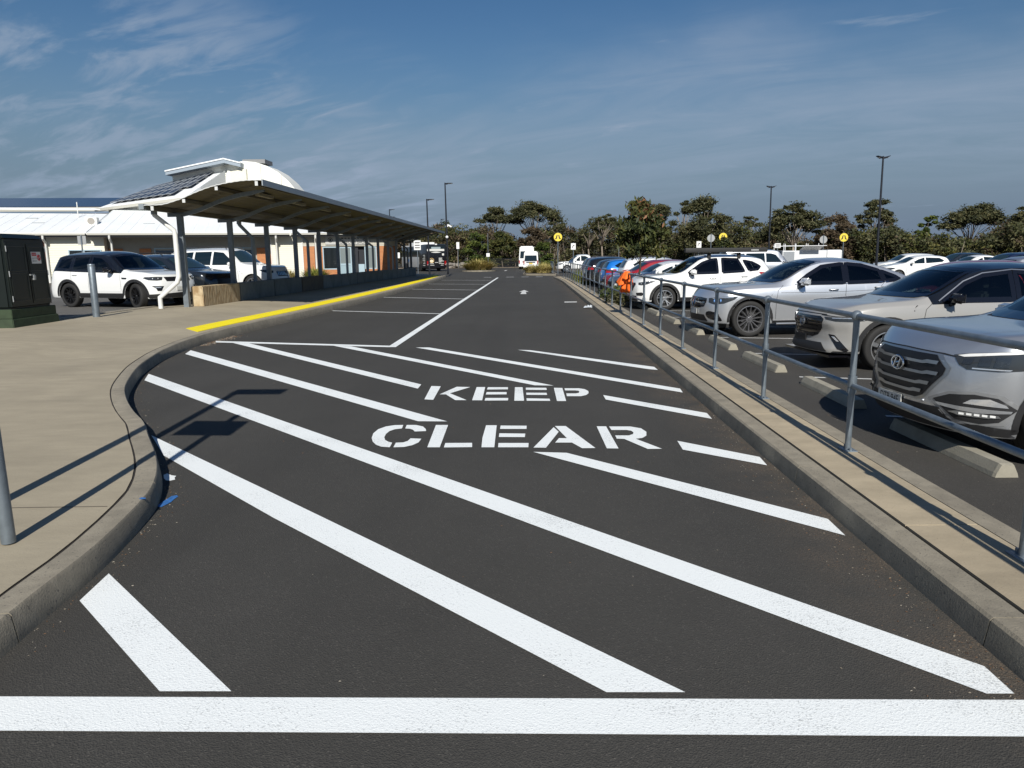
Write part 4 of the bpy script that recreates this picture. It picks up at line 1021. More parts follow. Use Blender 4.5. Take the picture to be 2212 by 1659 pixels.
    # ------- parts
    def wheels(s, style='five', rimm=None, turn=0.0):
        sp = s.sp; wr = sp['wr']; key = (style, round(wr, 3), (rimm or M_ALLOY).name)
        if key not in WHEELS: WHEELS[key] = make_wheel(wr, style, rimm or M_ALLOY)
        tm, rm = WHEELS[key]; wd = 0.225
        for xa in (sp['xf'], sp['xr']):
            for sg in (1, -1):
                t = link('wheel', tm, s.o, loc=(xa-s.L/2, sg*(s.hw*sp.get('trk', 1.0)-wd/2-0.022), wr-0.004))
                t.rotation_euler = (0, 0, (0 if sg > 0 else math.pi)+(turn if xa == sp['xf'] else 0)); r = link('rim', rm, t)
    def mirrors(s, x, z, m, size=1.0):
        for sg in (1, -1):
            p = s.surf('side', x+0.05, z-0.05, sg)[0]
            if p is None: continue
            y = abs(p.y); mb = MB(); bm = bmesh.new(); bmesh.ops.create_cube(bm, size=1)
            for v in bm.verts:
                f = 1.0 if v.co.x > 0 else 0.62; v.co = (v.co.x*0.15*size, v.co.y*0.25*size*f, v.co.z*0.165*size*f)
            bmesh.ops.bevel(bm, geom=bm.edges[:], offset=0.035*size, segments=3, affect='EDGES')
            for v in bm.verts: v.co += Vector((x, sg*(y+0.145*size), z+0.03))
            mb.bm(bm); bm.free(); mo = s.obj(mb, 'wing_mirror', m, smooth=50.0)
            mb = MB(); mb.tube([(x+0.03, sg*(y-0.03), z-0.075), (x+0.01, sg*(y+0.10*size), z-0.045)], 0.028*size, 8); s.obj(mb, 'mirror_arm', M_TRIM, mo)
            mb = MB(); mb.box((x+0.076*size, sg*(y+0.145*size)-0.10*size, z-0.025), (x+0.080*size, sg*(y+0.145*size)+0.10*size, z+0.09*size)); s.obj(mb, 'mirror_glass', M_CHROME, mo)
    def handle(s, x, z, m, sides=(1, -1)):
        for sg in sides:
            p = s.surf('side', x, z, sg)[0]
            if p is None: continue
            mb = MB(); y = p.y; mb.tube([(x-0.10, y-sg*0.002, z), (x-0.08, y+sg*0.030, z+0.003), (x+0.08, y+sg*0.030, z+0.003), (x+0.10, y-sg*0.002, z)], [0.010, 0.015, 0.015, 0.010], 8); s.obj(mb, 'door_handle', m, smooth=50.0)
    def plate(s, z, txt=None, rear=False, m=None, y=0.0, w=0.37, h=0.11):
        p = s.surf('rear' if rear else 'front', y, z)[0]
        if p is None: return
        sx = 1 if rear else -1; x = p.x+sx*0.012; mb = MB(); mb.box((min(x, x+sx*.008), y-w/2, z-h/2), (max(x, x+sx*.008), y+w/2, z+h/2)); po = s.obj(mb, 'number_plate', m or M_PLATE)
        if txt:
            tm = text_mesh(txt, 0.085, (0.95, 1.15)); xx = x+sx*0.0095
            M4 = Matrix(((0, 0, -1, xx), (-1, 0, 0, y), (0, 1, 0, z), (0, 0, 0, 1))) if not rear else Matrix(((0, 0, 1, xx), (1, 0, 0, y), (0, 1, 0, z), (0, 0, 0, 1)))
            s.obj(tm.xf(M4), 'plate_lettering', M_BLACK, po)
    def arch_trim(s, m=None, w=0.06, off=0.007):
        sp = s.sp; wr = sp['wr']; Ra = wr+sp.get('arch', 0.06)
        for xa in (sp['xf'], sp['xr']):
            zc = wr-0.01; lo = math.asin(min(0.9, max(-0.9, (sp.get('sill', .24)+0.04-zc)/Ra)))
            ol = []; N_ = 20
            for i in range(N_+1): a = lerp(lo, math.pi-lo, i/N_); ol.append((xa+math.cos(a)*(Ra+0.004), zc+math.sin(a)*(Ra+0.004)))
            for i in range(N_+1): a = lerp(math.pi-lo, lo, i/N_); ol.append((xa+math.cos(a)*(Ra+w), zc+math.sin(a)*(Ra+w)))
            s.decal('arch_trim', ol, 'side', m or M_TRIM, off, 0.06)
    def glasshouse(s, wins, frame=None, ws=None, rg=None, trim=True, clear=None):
        """side windows (each its own pane), windscreen and rear window; clear = tinted see-through glass over a modelled cabin"""
        gm, gw = (clear, M_CLEARW) if clear else (M_GLASS, M_GLASS2)
        full = lambda h: h+[(-y, z) for y, z in reversed(h)]
        if clear: s.cut(wins, full(ws) if ws else None, full(rg) if rg else None); s.cabin()
        if trim and frame and not clear: s.decal('window_surround', frame, 'side', M_GLOSSBLK, 0.003, 0.07)
        for w in wins:
            gl = s.decal('window', w, 'side', gm, 0.0065, 0.07)
            if clear:
                for g, sg in zip(gl, (1, -1)): s.line('window_seal', w+[w[0]], 'side', M_GLOSSBLK, 0.075, 0.0085, sides=(sg,), parent=g)
        if ws:
            g = s.decal('windscreen', full(ws), 'front', gw, 0.022, 0.06, both=False)
            if clear: s.line('windscreen_seal', full(ws)+[full(ws)[0]], 'front', M_GLOSSBLK, 0.055, 0.028, sides=(1,), parent=g[0])
        if rg:
            g = s.decal('rear_window', full(rg), 'rear', gm, 0.016, 0.06, both=False)
            if clear: s.line('window_seal', full(rg)+[full(rg)[0]], 'rear', M_GLOSSBLK, 0.07, 0.022, sides=(1,), parent=g[0])
    def cut(s, wins, ws, rg):
        def inside(x, y, pts):
            c = False; j = len(pts)-1
            for i in range(len(pts)):
                if (pts[i][1] > y) != (pts[j][1] > y) and x < (pts[j][0]-pts[i][0])*(y-pts[i][1])/(pts[j][1]-pts[i][1])+pts[i][0]: c = not c
                j = i
            return c
        bm = bmesh.new(); bm.from_mesh(s.bodyo.data); kill = []; mid = lerp(s.sp['rst'], s.sp['ren'], .5)
        for f in bm.faces:
            c = f.calc_center_median(); x = c.x+s.L/2; n = f.normal
            if abs(n.y) > .35 and any(inside(x, c.z, w) for w in wins): kill.append(f)
            elif ws and x < mid and n.z > .1 and abs(n.y) < .75 and inside(c.y, c.z, ws): kill.append(f)
            elif rg and x > mid and abs(n.x) > .2 and inside(c.y, c.z, rg): kill.append(f)
        bmesh.ops.delete(bm, geom=kill, context='FACES'); bm.to_mesh(s.bodyo.data); bm.free(); s.bodyo.data.set_sharp_from_angle(angle=R(38))
    def cabin(s):
        sp = s.sp; c0, L_, hw, H_ = sp['cowl'], s.L, s.hw, sp['H']; ms = M_SEAT
        mb = MB(); mb.box((c0+.1, -hw*.86, .42), (sp['ren']+.1, hw*.86, .50)); mb.box((c0+.02, -hw*.80, .5), (c0+.55, hw*.80, H_*.60)); s.obj(mb, 'cabin_floor', M_SEATD)
        for k, x in enumerate((lerp(c0, sp['ren'], .44), lerp(c0, sp['ren'], .80))):
            for y in (-hw*.42, hw*.42):
                mb = MB(); zz = H_*.72; mb.box((x-.5, y-.24, .45), (x-.02, y+.24, .68), bev=.05)
                bm = bmesh.new(); bmesh.ops.create_cube(bm, size=1)
                for v in bm.verts: t = v.co.z+.5; v.co = (x+v.co.x*.12+.14*t, y+v.co.y*(.50-.10*t), lerp(.6, zz, t))
                bmesh.ops.bevel(bm, geom=bm.edges[:], offset=.035, segments=2, affect='EDGES'); mb.bm(bm); bm.free()
                mb.box((x+.12, y-.13, zz+.05), (x+.21, y+.13, zz+.21), bev=.035); mb.tube([(x+.16, y-.05, zz-.03), (x+.16, y-.05, zz+.08)], .008, 5)
                s.obj(mb, 'seat', ms, smooth=40.0)
        mb = MB(); yy = hw*.42; pts = [(c0+.66+.07*math.sin(a), yy+.18*math.cos(a), H_*.60+.17*math.sin(a)) for a in [2*math.pi*k/16 for k in range(17)]]; mb.tube(pts, .014, 6, cap=False); s.obj(mb, 'steering_wheel', M_SEATD)
        mb = MB(); mb.box((c0+.62+.25, -.11, H_-.33), (c0+.65+.25, .11, H_-.26), bev=.01); s.obj(mb, 'rear_view_mirror', M_SEATD)
    def wsbase(s):
        pass
WHEELS = {}
def make_wheel(wr, style, m):
    w = 0.225; rr = wr*0.70 if style != 'multi' else wr*0.745; mb = MB()
    mb.lathe([(rr, -w/2+.01), (wr*.92, -w/2), (wr*.972, -w*.44), (wr*.998, -w*.32), (wr, -w*.1), (wr*.992, -w*.09), (wr*.992, -w*.06), (wr, -w*.05), (wr, w*.05), (wr*.992, w*.06), (wr*.992, w*.09), (wr, w*.1), (wr*.998, w*.32), (wr*.972, w*.44), (wr*.92, w/2), (rr+.012, w/2-.004), (rr, w/2-.012)], 44, axis='y')
    tm = mb.build('t', M_TYRE, smooth=50.0); tyre = tm.data; bpy.data.objects.remove(tm)
    mb = MB(); mb.lathe([(rr+.002, w/2-.006), (rr-.012, w/2-.004), (rr-.026, w/2-.030), (rr-.030, -w/2+.02)], 40, axis='y', mi=0)
    mb.lathe([(rr-.03, w/2-.115), (0.0, w/2-.115)], 30, axis='y', mi=1)
    mb.lathe([(wr*.42, w/2-.10), (0.05, w/2-.10)], 30, axis='y', mi=2)     # brake disc
    mb.lathe([(0.0, w/2-.026), (0.028, w/2-.026), (0.034, w/2-.034), (0.034, w/2-.09)], 16, axis='y', mi=0); mb.lathe([(0.07, w/2-.045), (0.034, w/2-.04)], 16, axis='y', mi=0)
    if style == 'multi': n, wi, wo, tw = 14, 0.020, 0.017, 0.0
    elif style == 'twin': n, wi, wo, tw = 10, 0.026, 0.020, 0.0
    elif style == 'five': n, wi, wo, tw = 5, 0.055, 0.075, 0.0
    elif style == 'split': n, wi, wo, tw = 5, 0.075, 0.050, 0.0
    else: n, wi, wo, tw = 6, 0.055, 0.06, 0.0
    def spoke(a, wi, wo, a2=None):
        a2 = a if a2 is None else a2; c, s_ = math.cos(a), math.sin(a); c2, s2 = math.cos(a2), math.sin(a2); vs = []
        for (rad, hw_, y0, y1, cc, ss) in ((0.045, wi/2, w/2-.036, w/2-.085, c, s_), (rr*.55, (wi+wo)/4, w/2-.026, w/2-.075, (c+c2)/2, (s_+s2)/2), (rr-.016, wo/2, w/2-.012, w/2-.06, c2, s2)):
            for (t, y) in ((-hw_*.75, y0), (hw_*.75, y0), (hw_, y1), (-hw_, y1)): vs.append((cc*rad-ss*t, y, ss*rad+cc*t))
        mb.add(vs, [(i*4+j, i*4+(j+1) % 4, i*4+4+(j+1) % 4, i*4+4+j) for i in range(2) for j in range(4)], 0)
    for k in range(n):
        a = 2*math.pi*k/n+0.3
        if style == 'split': spoke(a, wi*.5, wo*.6, a+0.20); spoke(a, wi*.5, wo*.6, a-0.20)
        else: spoke(a, wi, wo)
    rm = mb.build('r', [m, M_UNDER, M_GREYMET], smooth=30.0); rim = rm.data; bpy.data.objects.remove(rm)
    bm = bmesh.new(); bm.from_mesh(rim); bmesh.ops.recalc_face_normals(bm, faces=bm.faces); bm.to_mesh(rim); bm.free()
    return tyre, rim
M_GREYMET = mat('brake_disc', (0.12, 0.12, 0.12), 0.4, metal=0.7)

def spec_suv(L=4.5, W=1.85, H=1.66, xf=.89, xr=3.56, wr=.345, hood=1.08, cowl=1.2, rst=2.05, ren=3.95, tail=1.54, nose=.74, belt=1.0, beltr=1.06, **kw):
    d = dict(L=L, W=W, H=H, xf=xf, xr=xr, wr=wr, cowl=cowl, rst=rst, ren=ren,
        top=[(0, nose-.04), (.03, nose+.04), (.09, nose+.13), (.22, hood-.12), (.6, hood-.055), (cowl-.05, hood), (cowl+.1, hood+.055), (lerp(cowl, rst, .6), lerp(hood, H-.06, .62)), (rst, H-.075), (rst+.4, H-.008), (rst+.8, H), (lerp(rst+.8, ren, .6), H-.025), (ren, tail), (ren+(L-ren)*.6, lerp(tail, beltr, .80)), (L-.10, beltr-.05), (L-.02, .80), (L, .72)],
        sh=[(0, nose-.10), (.1, nose+.03), (.25, hood-.18), (.7, hood-.12), (cowl, hood-.085), (cowl+.6, belt), (lerp(cowl, L, .6), (belt+beltr)/2), (ren, beltr), (L-.25, beltr-.05), (L-.06, .84), (L, .66)],
        wid=[(0, .72), (.06, .80), (.2, .90), (.45, .965), (.8, .995), (1.2, 1.0), (L-1.2, 1.0), (L-.6, .975), (L-.25, .925), (L-.06, .84), (L, .78)],
        rw=[(0, .84), (cowl-.1, .86), (cowl+.1, .85), (rst, .735), (rst+.5, .715), (ren-.3, .70), (ren+.05, .70), (L-.12, .84), (L, .86)])
    d.update(kw); return d
def std_details(c, lamp=None, tail=None, windows=None, ws=None, rg=None, style='five', rim=None, mirror=None, gaps=None, detail=1, handle=None):
    c.wheels(style, rim)
    c.glasshouse(windows or [], ws=ws, rg=rg)
    if lamp:
        for h in c.decal('headlight', lamp, 'pf', M_LAMP, 0.006, 0.05, rnd=1): pass
    if tail: c.decal('tail_light', tail, 'pr', M_TAIL, 0.006, 0.05, rnd=1)
    if mirror: c.mirrors(*mirror)
    for g in gaps or []: c.line('panel_gap', g, 'side', M_GAP)
    for h in handle or []: c.handle(*h)
# ---------------------------------------------------------------- the individual cars
def ring(c, pos, rx, rz, tube, m, parent, n=20, name='emblem_ring'):
    mb = MB(); pts = [(pos[0], pos[1]+rx*math.cos(2*math.pi*k/n), pos[2]+rz*math.sin(2*math.pi*k/n)) for k in range(n+1)]
    mb.tube(pts, tube, 6, cap=False); return c.obj(mb, name, m, parent)

def silver_suv_hex_grille():
    sp = spec_suv(L=4.475, W=1.85, H=1.66, xf=.88, xr=3.55, wr=.35, hood=1.085, cowl=1.2, rst=2.05, ren=3.95, nose=.80, sill=.24, arch=.055, bowf=.30,
                  fprof=[(0.15, .13), (0.30, .03), (0.42, .0), (0.55, .0), (0.7, .01), (0.84, .03), (0.95, .07), (1.1, .14)],
                  sh=[(0, .76), (.06, .87), (.16, .945), (.45, .985), (1.2, 1.015), (1.8, 1.02), (3, 1.05), (4, 1.075), (4.22, 1.0), (4.41, .84), (4.475, .66)],
                  top=[(0, .82), (.03, .90), (.09, .97), (.22, 1.02), (.6, 1.06), (1.15, 1.09), (1.3, 1.14), (1.72, 1.43), (2.05, 1.585), (2.45, 1.652), (2.85, 1.66), (3.5, 1.635), (3.95, 1.54), (4.26, 1.18), (4.375, 1.01), (4.455, .80), (4.475, .72)])
    c = Car('parked_car', 'silver SUV with hexagonal slatted grille and LED fog strip', 'car', sp, P_SILVER, (3.27, 6.52), 184, group='cars nosed up to the railing')
    c.wheels('split'); c.arch_trim(w=.055)
    c.decal('sill_cladding', [(1.33, .246), (3.08, .246), (3.08, .36), (1.33, .36)], 'side', M_TRIM, .006, .08)
    c.glasshouse([[(1.62, 1.05), (2.10, 1.42), (2.62, 1.49), (2.60, 1.05)], [(2.68, 1.06), (2.70, 1.49), (3.25, 1.47), (3.42, 1.12)], [(3.48, 1.13), (3.32, 1.45), (3.6, 1.40), (3.78, 1.20)]],
                 ws=[(.0, 1.12), (.55, 1.12), (.70, 1.14), (.60, 1.50), (.54, 1.55), (0, 1.57)], rg=[(0, 1.14), (.60, 1.14), (.52, 1.46), (0, 1.48)], clear=M_CLEAR)
    c.line('windscreen_base', [(-.66, 1.105), (-.3, 1.105), (.3, 1.105), (.66, 1.105)], 'front', M_TRIM, .035, .007, sides=(1,))
    c.mirrors(1.68, 1.06, P_SILVER, 1.05)
    for g in ([(1.38, .45), (1.36, .75), (1.45, 1.0)], [(2.64, .40), (2.66, 1.05)], [(3.2, .75), (3.45, 1.08)]): c.line('panel_gap', g, 'side', M_GAP)
    c.handle(2.45, .90, P_SILVER); c.handle(3.42, .95, P_SILVER)
    # grille
    hexo = [(-.40, .855), (.40, .855), (.515, .755), (.50, .70), (.33, .505), (.25, .475), (-.25, .475), (-.33, .505), (-.50, .70), (-.515, .755)]
    c.decal('grille_frame', [(y*1.075, (z-.66)*1.10+.66) for y, z in hexo], 'front', M_CHROME2, .004, .05, both=False)
    g = c.decal('grille', hexo, 'front', M_GRILLE, .009, .05, both=False)[0]
    for k, (z, hw1, hw2) in enumerate(((.79, .455, .34), (.70, .47, .36), (.61, .40, .30), (.535, .33, .24))):
        c.decal('grille_bar', [(-hw1, z+.020), (-hw2, z+.020), (-hw2+.05, z+.006), (hw2-.05, z+.006), (hw2, z+.020), (hw1, z+.020), (hw1-.012, z-.010), (hw2+.01, z-.010), (hw2-.04, z-.018), (-hw2+.04, z-.018), (-hw2-.01, z-.010), (-hw1+.012, z-.010)], 'front', M_CHROME2, .022, .04, both=False, parent=g)
    p = c.surf('front', 0, .735)[0]; e = ring(c, (p.x-.035, 0, .738), .088, .058, .010, M_CHROME, g)
    mb = MB(); x = p.x-.036
    for a, b in (((-.050, .70), (-.012, .782)), ((.012, .694), (.050, .776)), ((-.030, .731), (.030, .745))): mb.tube([(x, -a[0], a[1]), (x, -b[0], b[1])], .011, 6)
    c.obj(mb, 'emblem_letter', M_CHROME, e)
    mb = MB(); mb.lathe([(0.0, 0), (.085, 0)], 24, axis='x', c=(p.x-.024, 0, .738)); mb.v = [(a, b, .738+(z-.738)*.66) for a, b, z in mb.v]; c.obj(mb, 'emblem_back', M_GLOSSBLK, e)
    # headlights
    dz = .075
    hl = [(33, .800+dz), (36.5, .725+dz), (40, .695+dz), (52, .695+dz), (62, .712+dz), (69, .77+dz), (73, .850+dz), (66, .870+dz), (52, .848+dz), (40, .822+dz)]
    for h, sg in zip(c.decal('headlight', hl, 'pf', M_LAMP, .006, .04), (1, -1)):
        c.decal('light_strip', [(35, .800+dz), (38, .792+dz), (52, .826+dz), (66, .850+dz), (66, .868+dz), (52, .846+dz), (40, .819+dz)], 'pf', M_SIGNWHITE, .010, .04, sides=(sg,), parent=h)
        c.decal('light_strip', [(42, .704+dz), (56, .706+dz), (57, .716+dz), (42, .714+dz)], 'pf', M_LAMPW, .010, .04, sides=(sg,), parent=h)
        for (p0, p1, z0, z1) in ((37.5, 41.5, .735, .785), (44, 48.5, .730, .800), (50, 55.5, .728, .812)):
            c.decal('reflector', [(p0, z0+dz), (p1, z0+dz), (p1+.8, z1+dz), (p0+.8, z1-.008+dz)], 'pf', M_REFL, .009, .03, sides=(sg,), parent=h)
        for (ph, zz, r_) in ((62, .775, .044),):
            p, nn, d = c.surf('pf', ph, zz+dz, sg); mb = MB(); mb.sphere((p.x, p.y, zz+dz), (r_*.5, r_*.5, r_), 14); c.obj(mb, 'projector_lens', M_LAMPW, h, smooth=True)
    # fog lamp housings
    fz = lambda pts: [(u, .40+(v-.40)*1.18+.075) for u, v in pts]
    c.decal('fog_surround', fz([(23, .420), (33, .485), (44, .507), (55, .490), (63, .40), (56, .290), (47, .270), (33, .300)]), 'pf', M_SILVEREDGE, .004, .04)
    for f_, sg in zip(c.decal('fog_housing', fz([(26, .42), (34, .470), (44, .487), (53, .472), (60.5, .40), (54, .312), (47, .290), (37, .303)]), 'pf', M_TRIM, .008, .04), (1, -1)):
        c.decal('fog_lamp', fz([(40, .420), (43, .452), (50, .464), (56, .430), (57, .412)]), 'pf', M_LAMPW, .012, .03, sides=(sg,), parent=f_)
        c.decal('body_blade', fz([(27, .402), (58.5, .392), (58, .376), (46, .362), (29, .382)]), 'pf', P_SILVER, .014, .04, sides=(sg,), parent=f_)
        c.decal('daytime_light', fz([(34, .352), (38, .366), (53.5, .358), (54.5, .343), (50, .333), (39, .337)]), 'pf', M_CHROME2, .019, .03, sides=(sg,), parent=f_)
        for k in range(5): c.decal('led', fz([(39+2.9*k, .344), (41+2.9*k, .343), (41+2.9*k, .358), (39+2.9*k, .359)]), 'pf', M_SIGNWHITE, .023, .03, sides=(sg,), parent=f_)
    # lower bumper
    c.decal('lower_intake', [(-.50, .43), (.50, .43), (.62, .30), (.60, .26), (-.60, .26), (-.62, .30)], 'front', M_TRIM, .006, .06, both=False)
    c.decal('lower_bumper', [(0, .25), (64, .25), (64, .31), (46, .335), (34, .315), (28, .33), (0, .33)], 'pf', M_TRIM, .010, .05)
    c.plate(.405, 'DTB·94E', y=0.10); c.line('hood_gap', [(-.72, .845), (-.45, .872), (0, .880), (.45, .872), (.72, .845)], 'front', M_GAP, .009, .006, sides=(1,))
    c.line('hood_crease_shade', [(.30, .50), (.8, .56), (1.15, .62)], 'top', M_GAP2, .006, .002)  # shade of the hood fold, painted on as a darker strip
    for sg in (1,): 
        p, nn, d = c.surf('pf', 20, .46, -1); mb = MB(); mb.sphere(p, .014, 8); c.obj(mb, 'parking_sensor', P_SILVER, smooth=True)
    c.decal('tail_light', [(38, .95), (66, .98), (70, 1.06), (40, 1.05)], 'pr', M_TAIL, .006, .05)
M_CHROME2 = mat('satin_chrome', (0.40, 0.415, 0.43), 0.28, metal=0.85); M_GRILLE = mat('grille_black', (0.008, 0.008, 0.010), 0.45); M_SILVEREDGE = mat('satin_silver_edge', (0.30, 0.305, 0.31), 0.4, metal=0.5); M_REFL = mat('lamp_inner', (0.10, 0.11, 0.12), 0.15, metal=0.8); M_GAP2 = mat('soft_crease_shade', (0.18, 0.185, 0.20), 0.4)
silver_suv_hex_grille()

def grey_hatch_black_roof():
    sp = spec_suv(L=4.275, W=1.765, H=1.54, xf=.86, xr=3.43, wr=.335, hood=1.03, cowl=1.32, rst=2.15, ren=3.70, tail=1.42, nose=.76, belt=.965, beltr=1.04, sill=.25, arch=.05, bowf=.30,
                  fprof=[(0.15, .08), (0.28, .0), (0.42, .04), (0.55, .045), (0.68, .015), (0.80, .02), (0.9, .07), (1.1, .16)])
    c = Car('parked_car', 'ceramic grey hatchback with black roof and black mirrors', 'car', sp, P_STONE, (4.20, 11.42), 185, roof_paint=P_BLACK, group='cars nosed up to the railing')
    c.wheels('five', M_ALLOY); c.arch_trim(w=.075)
    c.decal('sill_cladding', [(1.28, .256), (2.98, .256), (2.98, .37), (1.28, .37)], 'side', M_TRIM, .006, .08)
    c.glasshouse([[(1.66, 1.005), (2.02, 1.25), (2.30, 1.36), (2.74, 1.41), (2.72, 1.01)], [(2.80, 1.015), (2.82, 1.41), (3.20, 1.38), (3.46, 1.28), (3.36, 1.07)]],
                 ws=[(0, 1.07), (.60, 1.07), (.69, 1.09), (.58, 1.42), (0, 1.455)], rg=[(0, 1.10), (.55, 1.1), (.48, 1.34), (0, 1.36)], clear=M_CLEAR)
    c.line('window_moulding', [(1.60, 1.0), (2.02, 1.275), (2.32, 1.388), (2.78, 1.435), (3.2, 1.41)], 'side', M_CHROME2, .014, .013)
    c.mirrors(1.74, 1.01, M_GLOSSBLK, 1.0)
    for g in ([(1.34, .42), (1.36, .70), (1.40, .88), (1.52, .985)], [(2.76, .38), (2.76, 1.0)], [(3.05, .55), (3.4, 1.05)]): c.line('panel_gap', g, 'side', M_GAP)
    c.handle(2.55, .88, P_STONE); c.handle(3.3, .95, P_STONE)
    gr = [(-.40, .775), (.40, .775), (.475, .735), (.44, .60), (.36, .50), (.22, .455), (-.22, .455), (-.36, .50), (-.44, .60), (-.475, .735)]
    g = c.decal('grille', gr, 'front', M_GLOSSBLK, .006, .05, both=False)[0]
    for k in range(5):
        z = .735-.058*k; w = .42-.035*k; c.decal('grille_bar', [(-w, z+.007), (w, z+.007), (w, z-.007), (-w, z-.007)], 'front', M_GRILLE, .018, .05, both=False, parent=g)
    p = c.surf('front', 0, .66)[0]; e = ring(c, (p.x-.03, 0, .675), .075, .060, .008, M_CHROME2, g)
    mb = MB(); x = p.x-.032; mb.tube([(x, -.068, .695), (x, -.03, .700), (x, 0, .655), (x, .03, .700), (x, .068, .695)], .009, 6); mb.tube([(x, -.03, .70), (x, -.035, .645)], .008, 6); mb.tube([(x, .03, .70), (x, .035, .645)], .008, 6); c.obj(mb, 'emblem_wings', M_CHROME2, e)
    for h, sg in zip(c.decal('headlight', [(29, .770), (31, .735), (40, .712), (54, .712), (64, .735), (68, .775), (58, .778), (44, .768)], 'pf', M_LAMP, .006, .04), (1, -1)):
        c.decal('light_strip', [(37, .752), (60, .762), (60, .771), (37, .763)], 'pf', M_LAMPW, .010, .04, sides=(sg,), parent=h)
        for ph in (57, 62): 
            p, nn, d = c.surf('pf', ph, .742, sg); mb = MB(); mb.sphere((p.x, p.y, .742), (.015, .015, .020), 10); c.obj(mb, 'projector_lens', M_LAMPW, h, smooth=True)
    c.decal('brow_trim', [(25, .79), (40, .775), (62, .782), (62, .789), (40, .785), (25, .802)], 'pf', M_TRIM, .005, .05)
    for f_, sg in zip(c.decal('fog_housing', [(34, .52), (40, .51), (52, .30), (50, .275), (43, .31)], 'pf', M_GLOSSBLK, .006, .04), (1, -1)):
        c.decal('fog_lamp', [(37, .49), (40, .487), (44, .42), (42, .42)], 'pf', M_LAMPW, .010, .03, sides=(sg,), parent=f_)
    c.decal('lower_intake', [(-.44, .385), (.44, .385), (.58, .26), (-.58, .26)], 'front', M_TRIM, .006, .06, both=False)
    c.decal('lower_bumper', [(38, .255), (60, .255), (60, .285), (40, .275)], 'pf', M_TRIM, .008, .05)
    mb = MB(); bm = bmesh.new(); bmesh.ops.create_cube(bm, size=1)
    for v in bm.verts: v.co = (.33+v.co.x*(.60 if abs(v.co.y) < 0.1 else .55), v.co.y*1.50, .205+v.co.z*.03)
    bmesh.ops.bevel(bm, geom=bm.edges[:], offset=.012, segments=2, affect='EDGES'); mb.bm(bm); bm.free(); c.obj(mb, 'front_lip', M_GLOSSBLK)
    c.plate(.425, 'FGS·41T', y=.12, m=M_PLATED); c.line('hood_gap', [(-.5, .805), (0, .812), (.5, .805)], 'front', M_GAP, .009, .005, sides=(1,))
    c.decal('tail_light', [(40, .92), (66, .95), (68, 1.02), (42, 1.0)], 'pr', M_TAIL, .006, .05)
M_PLATED = mat('number_plate_black', (0.03, 0.03, 0.03), 0.5)
grey_hatch_black_roof()

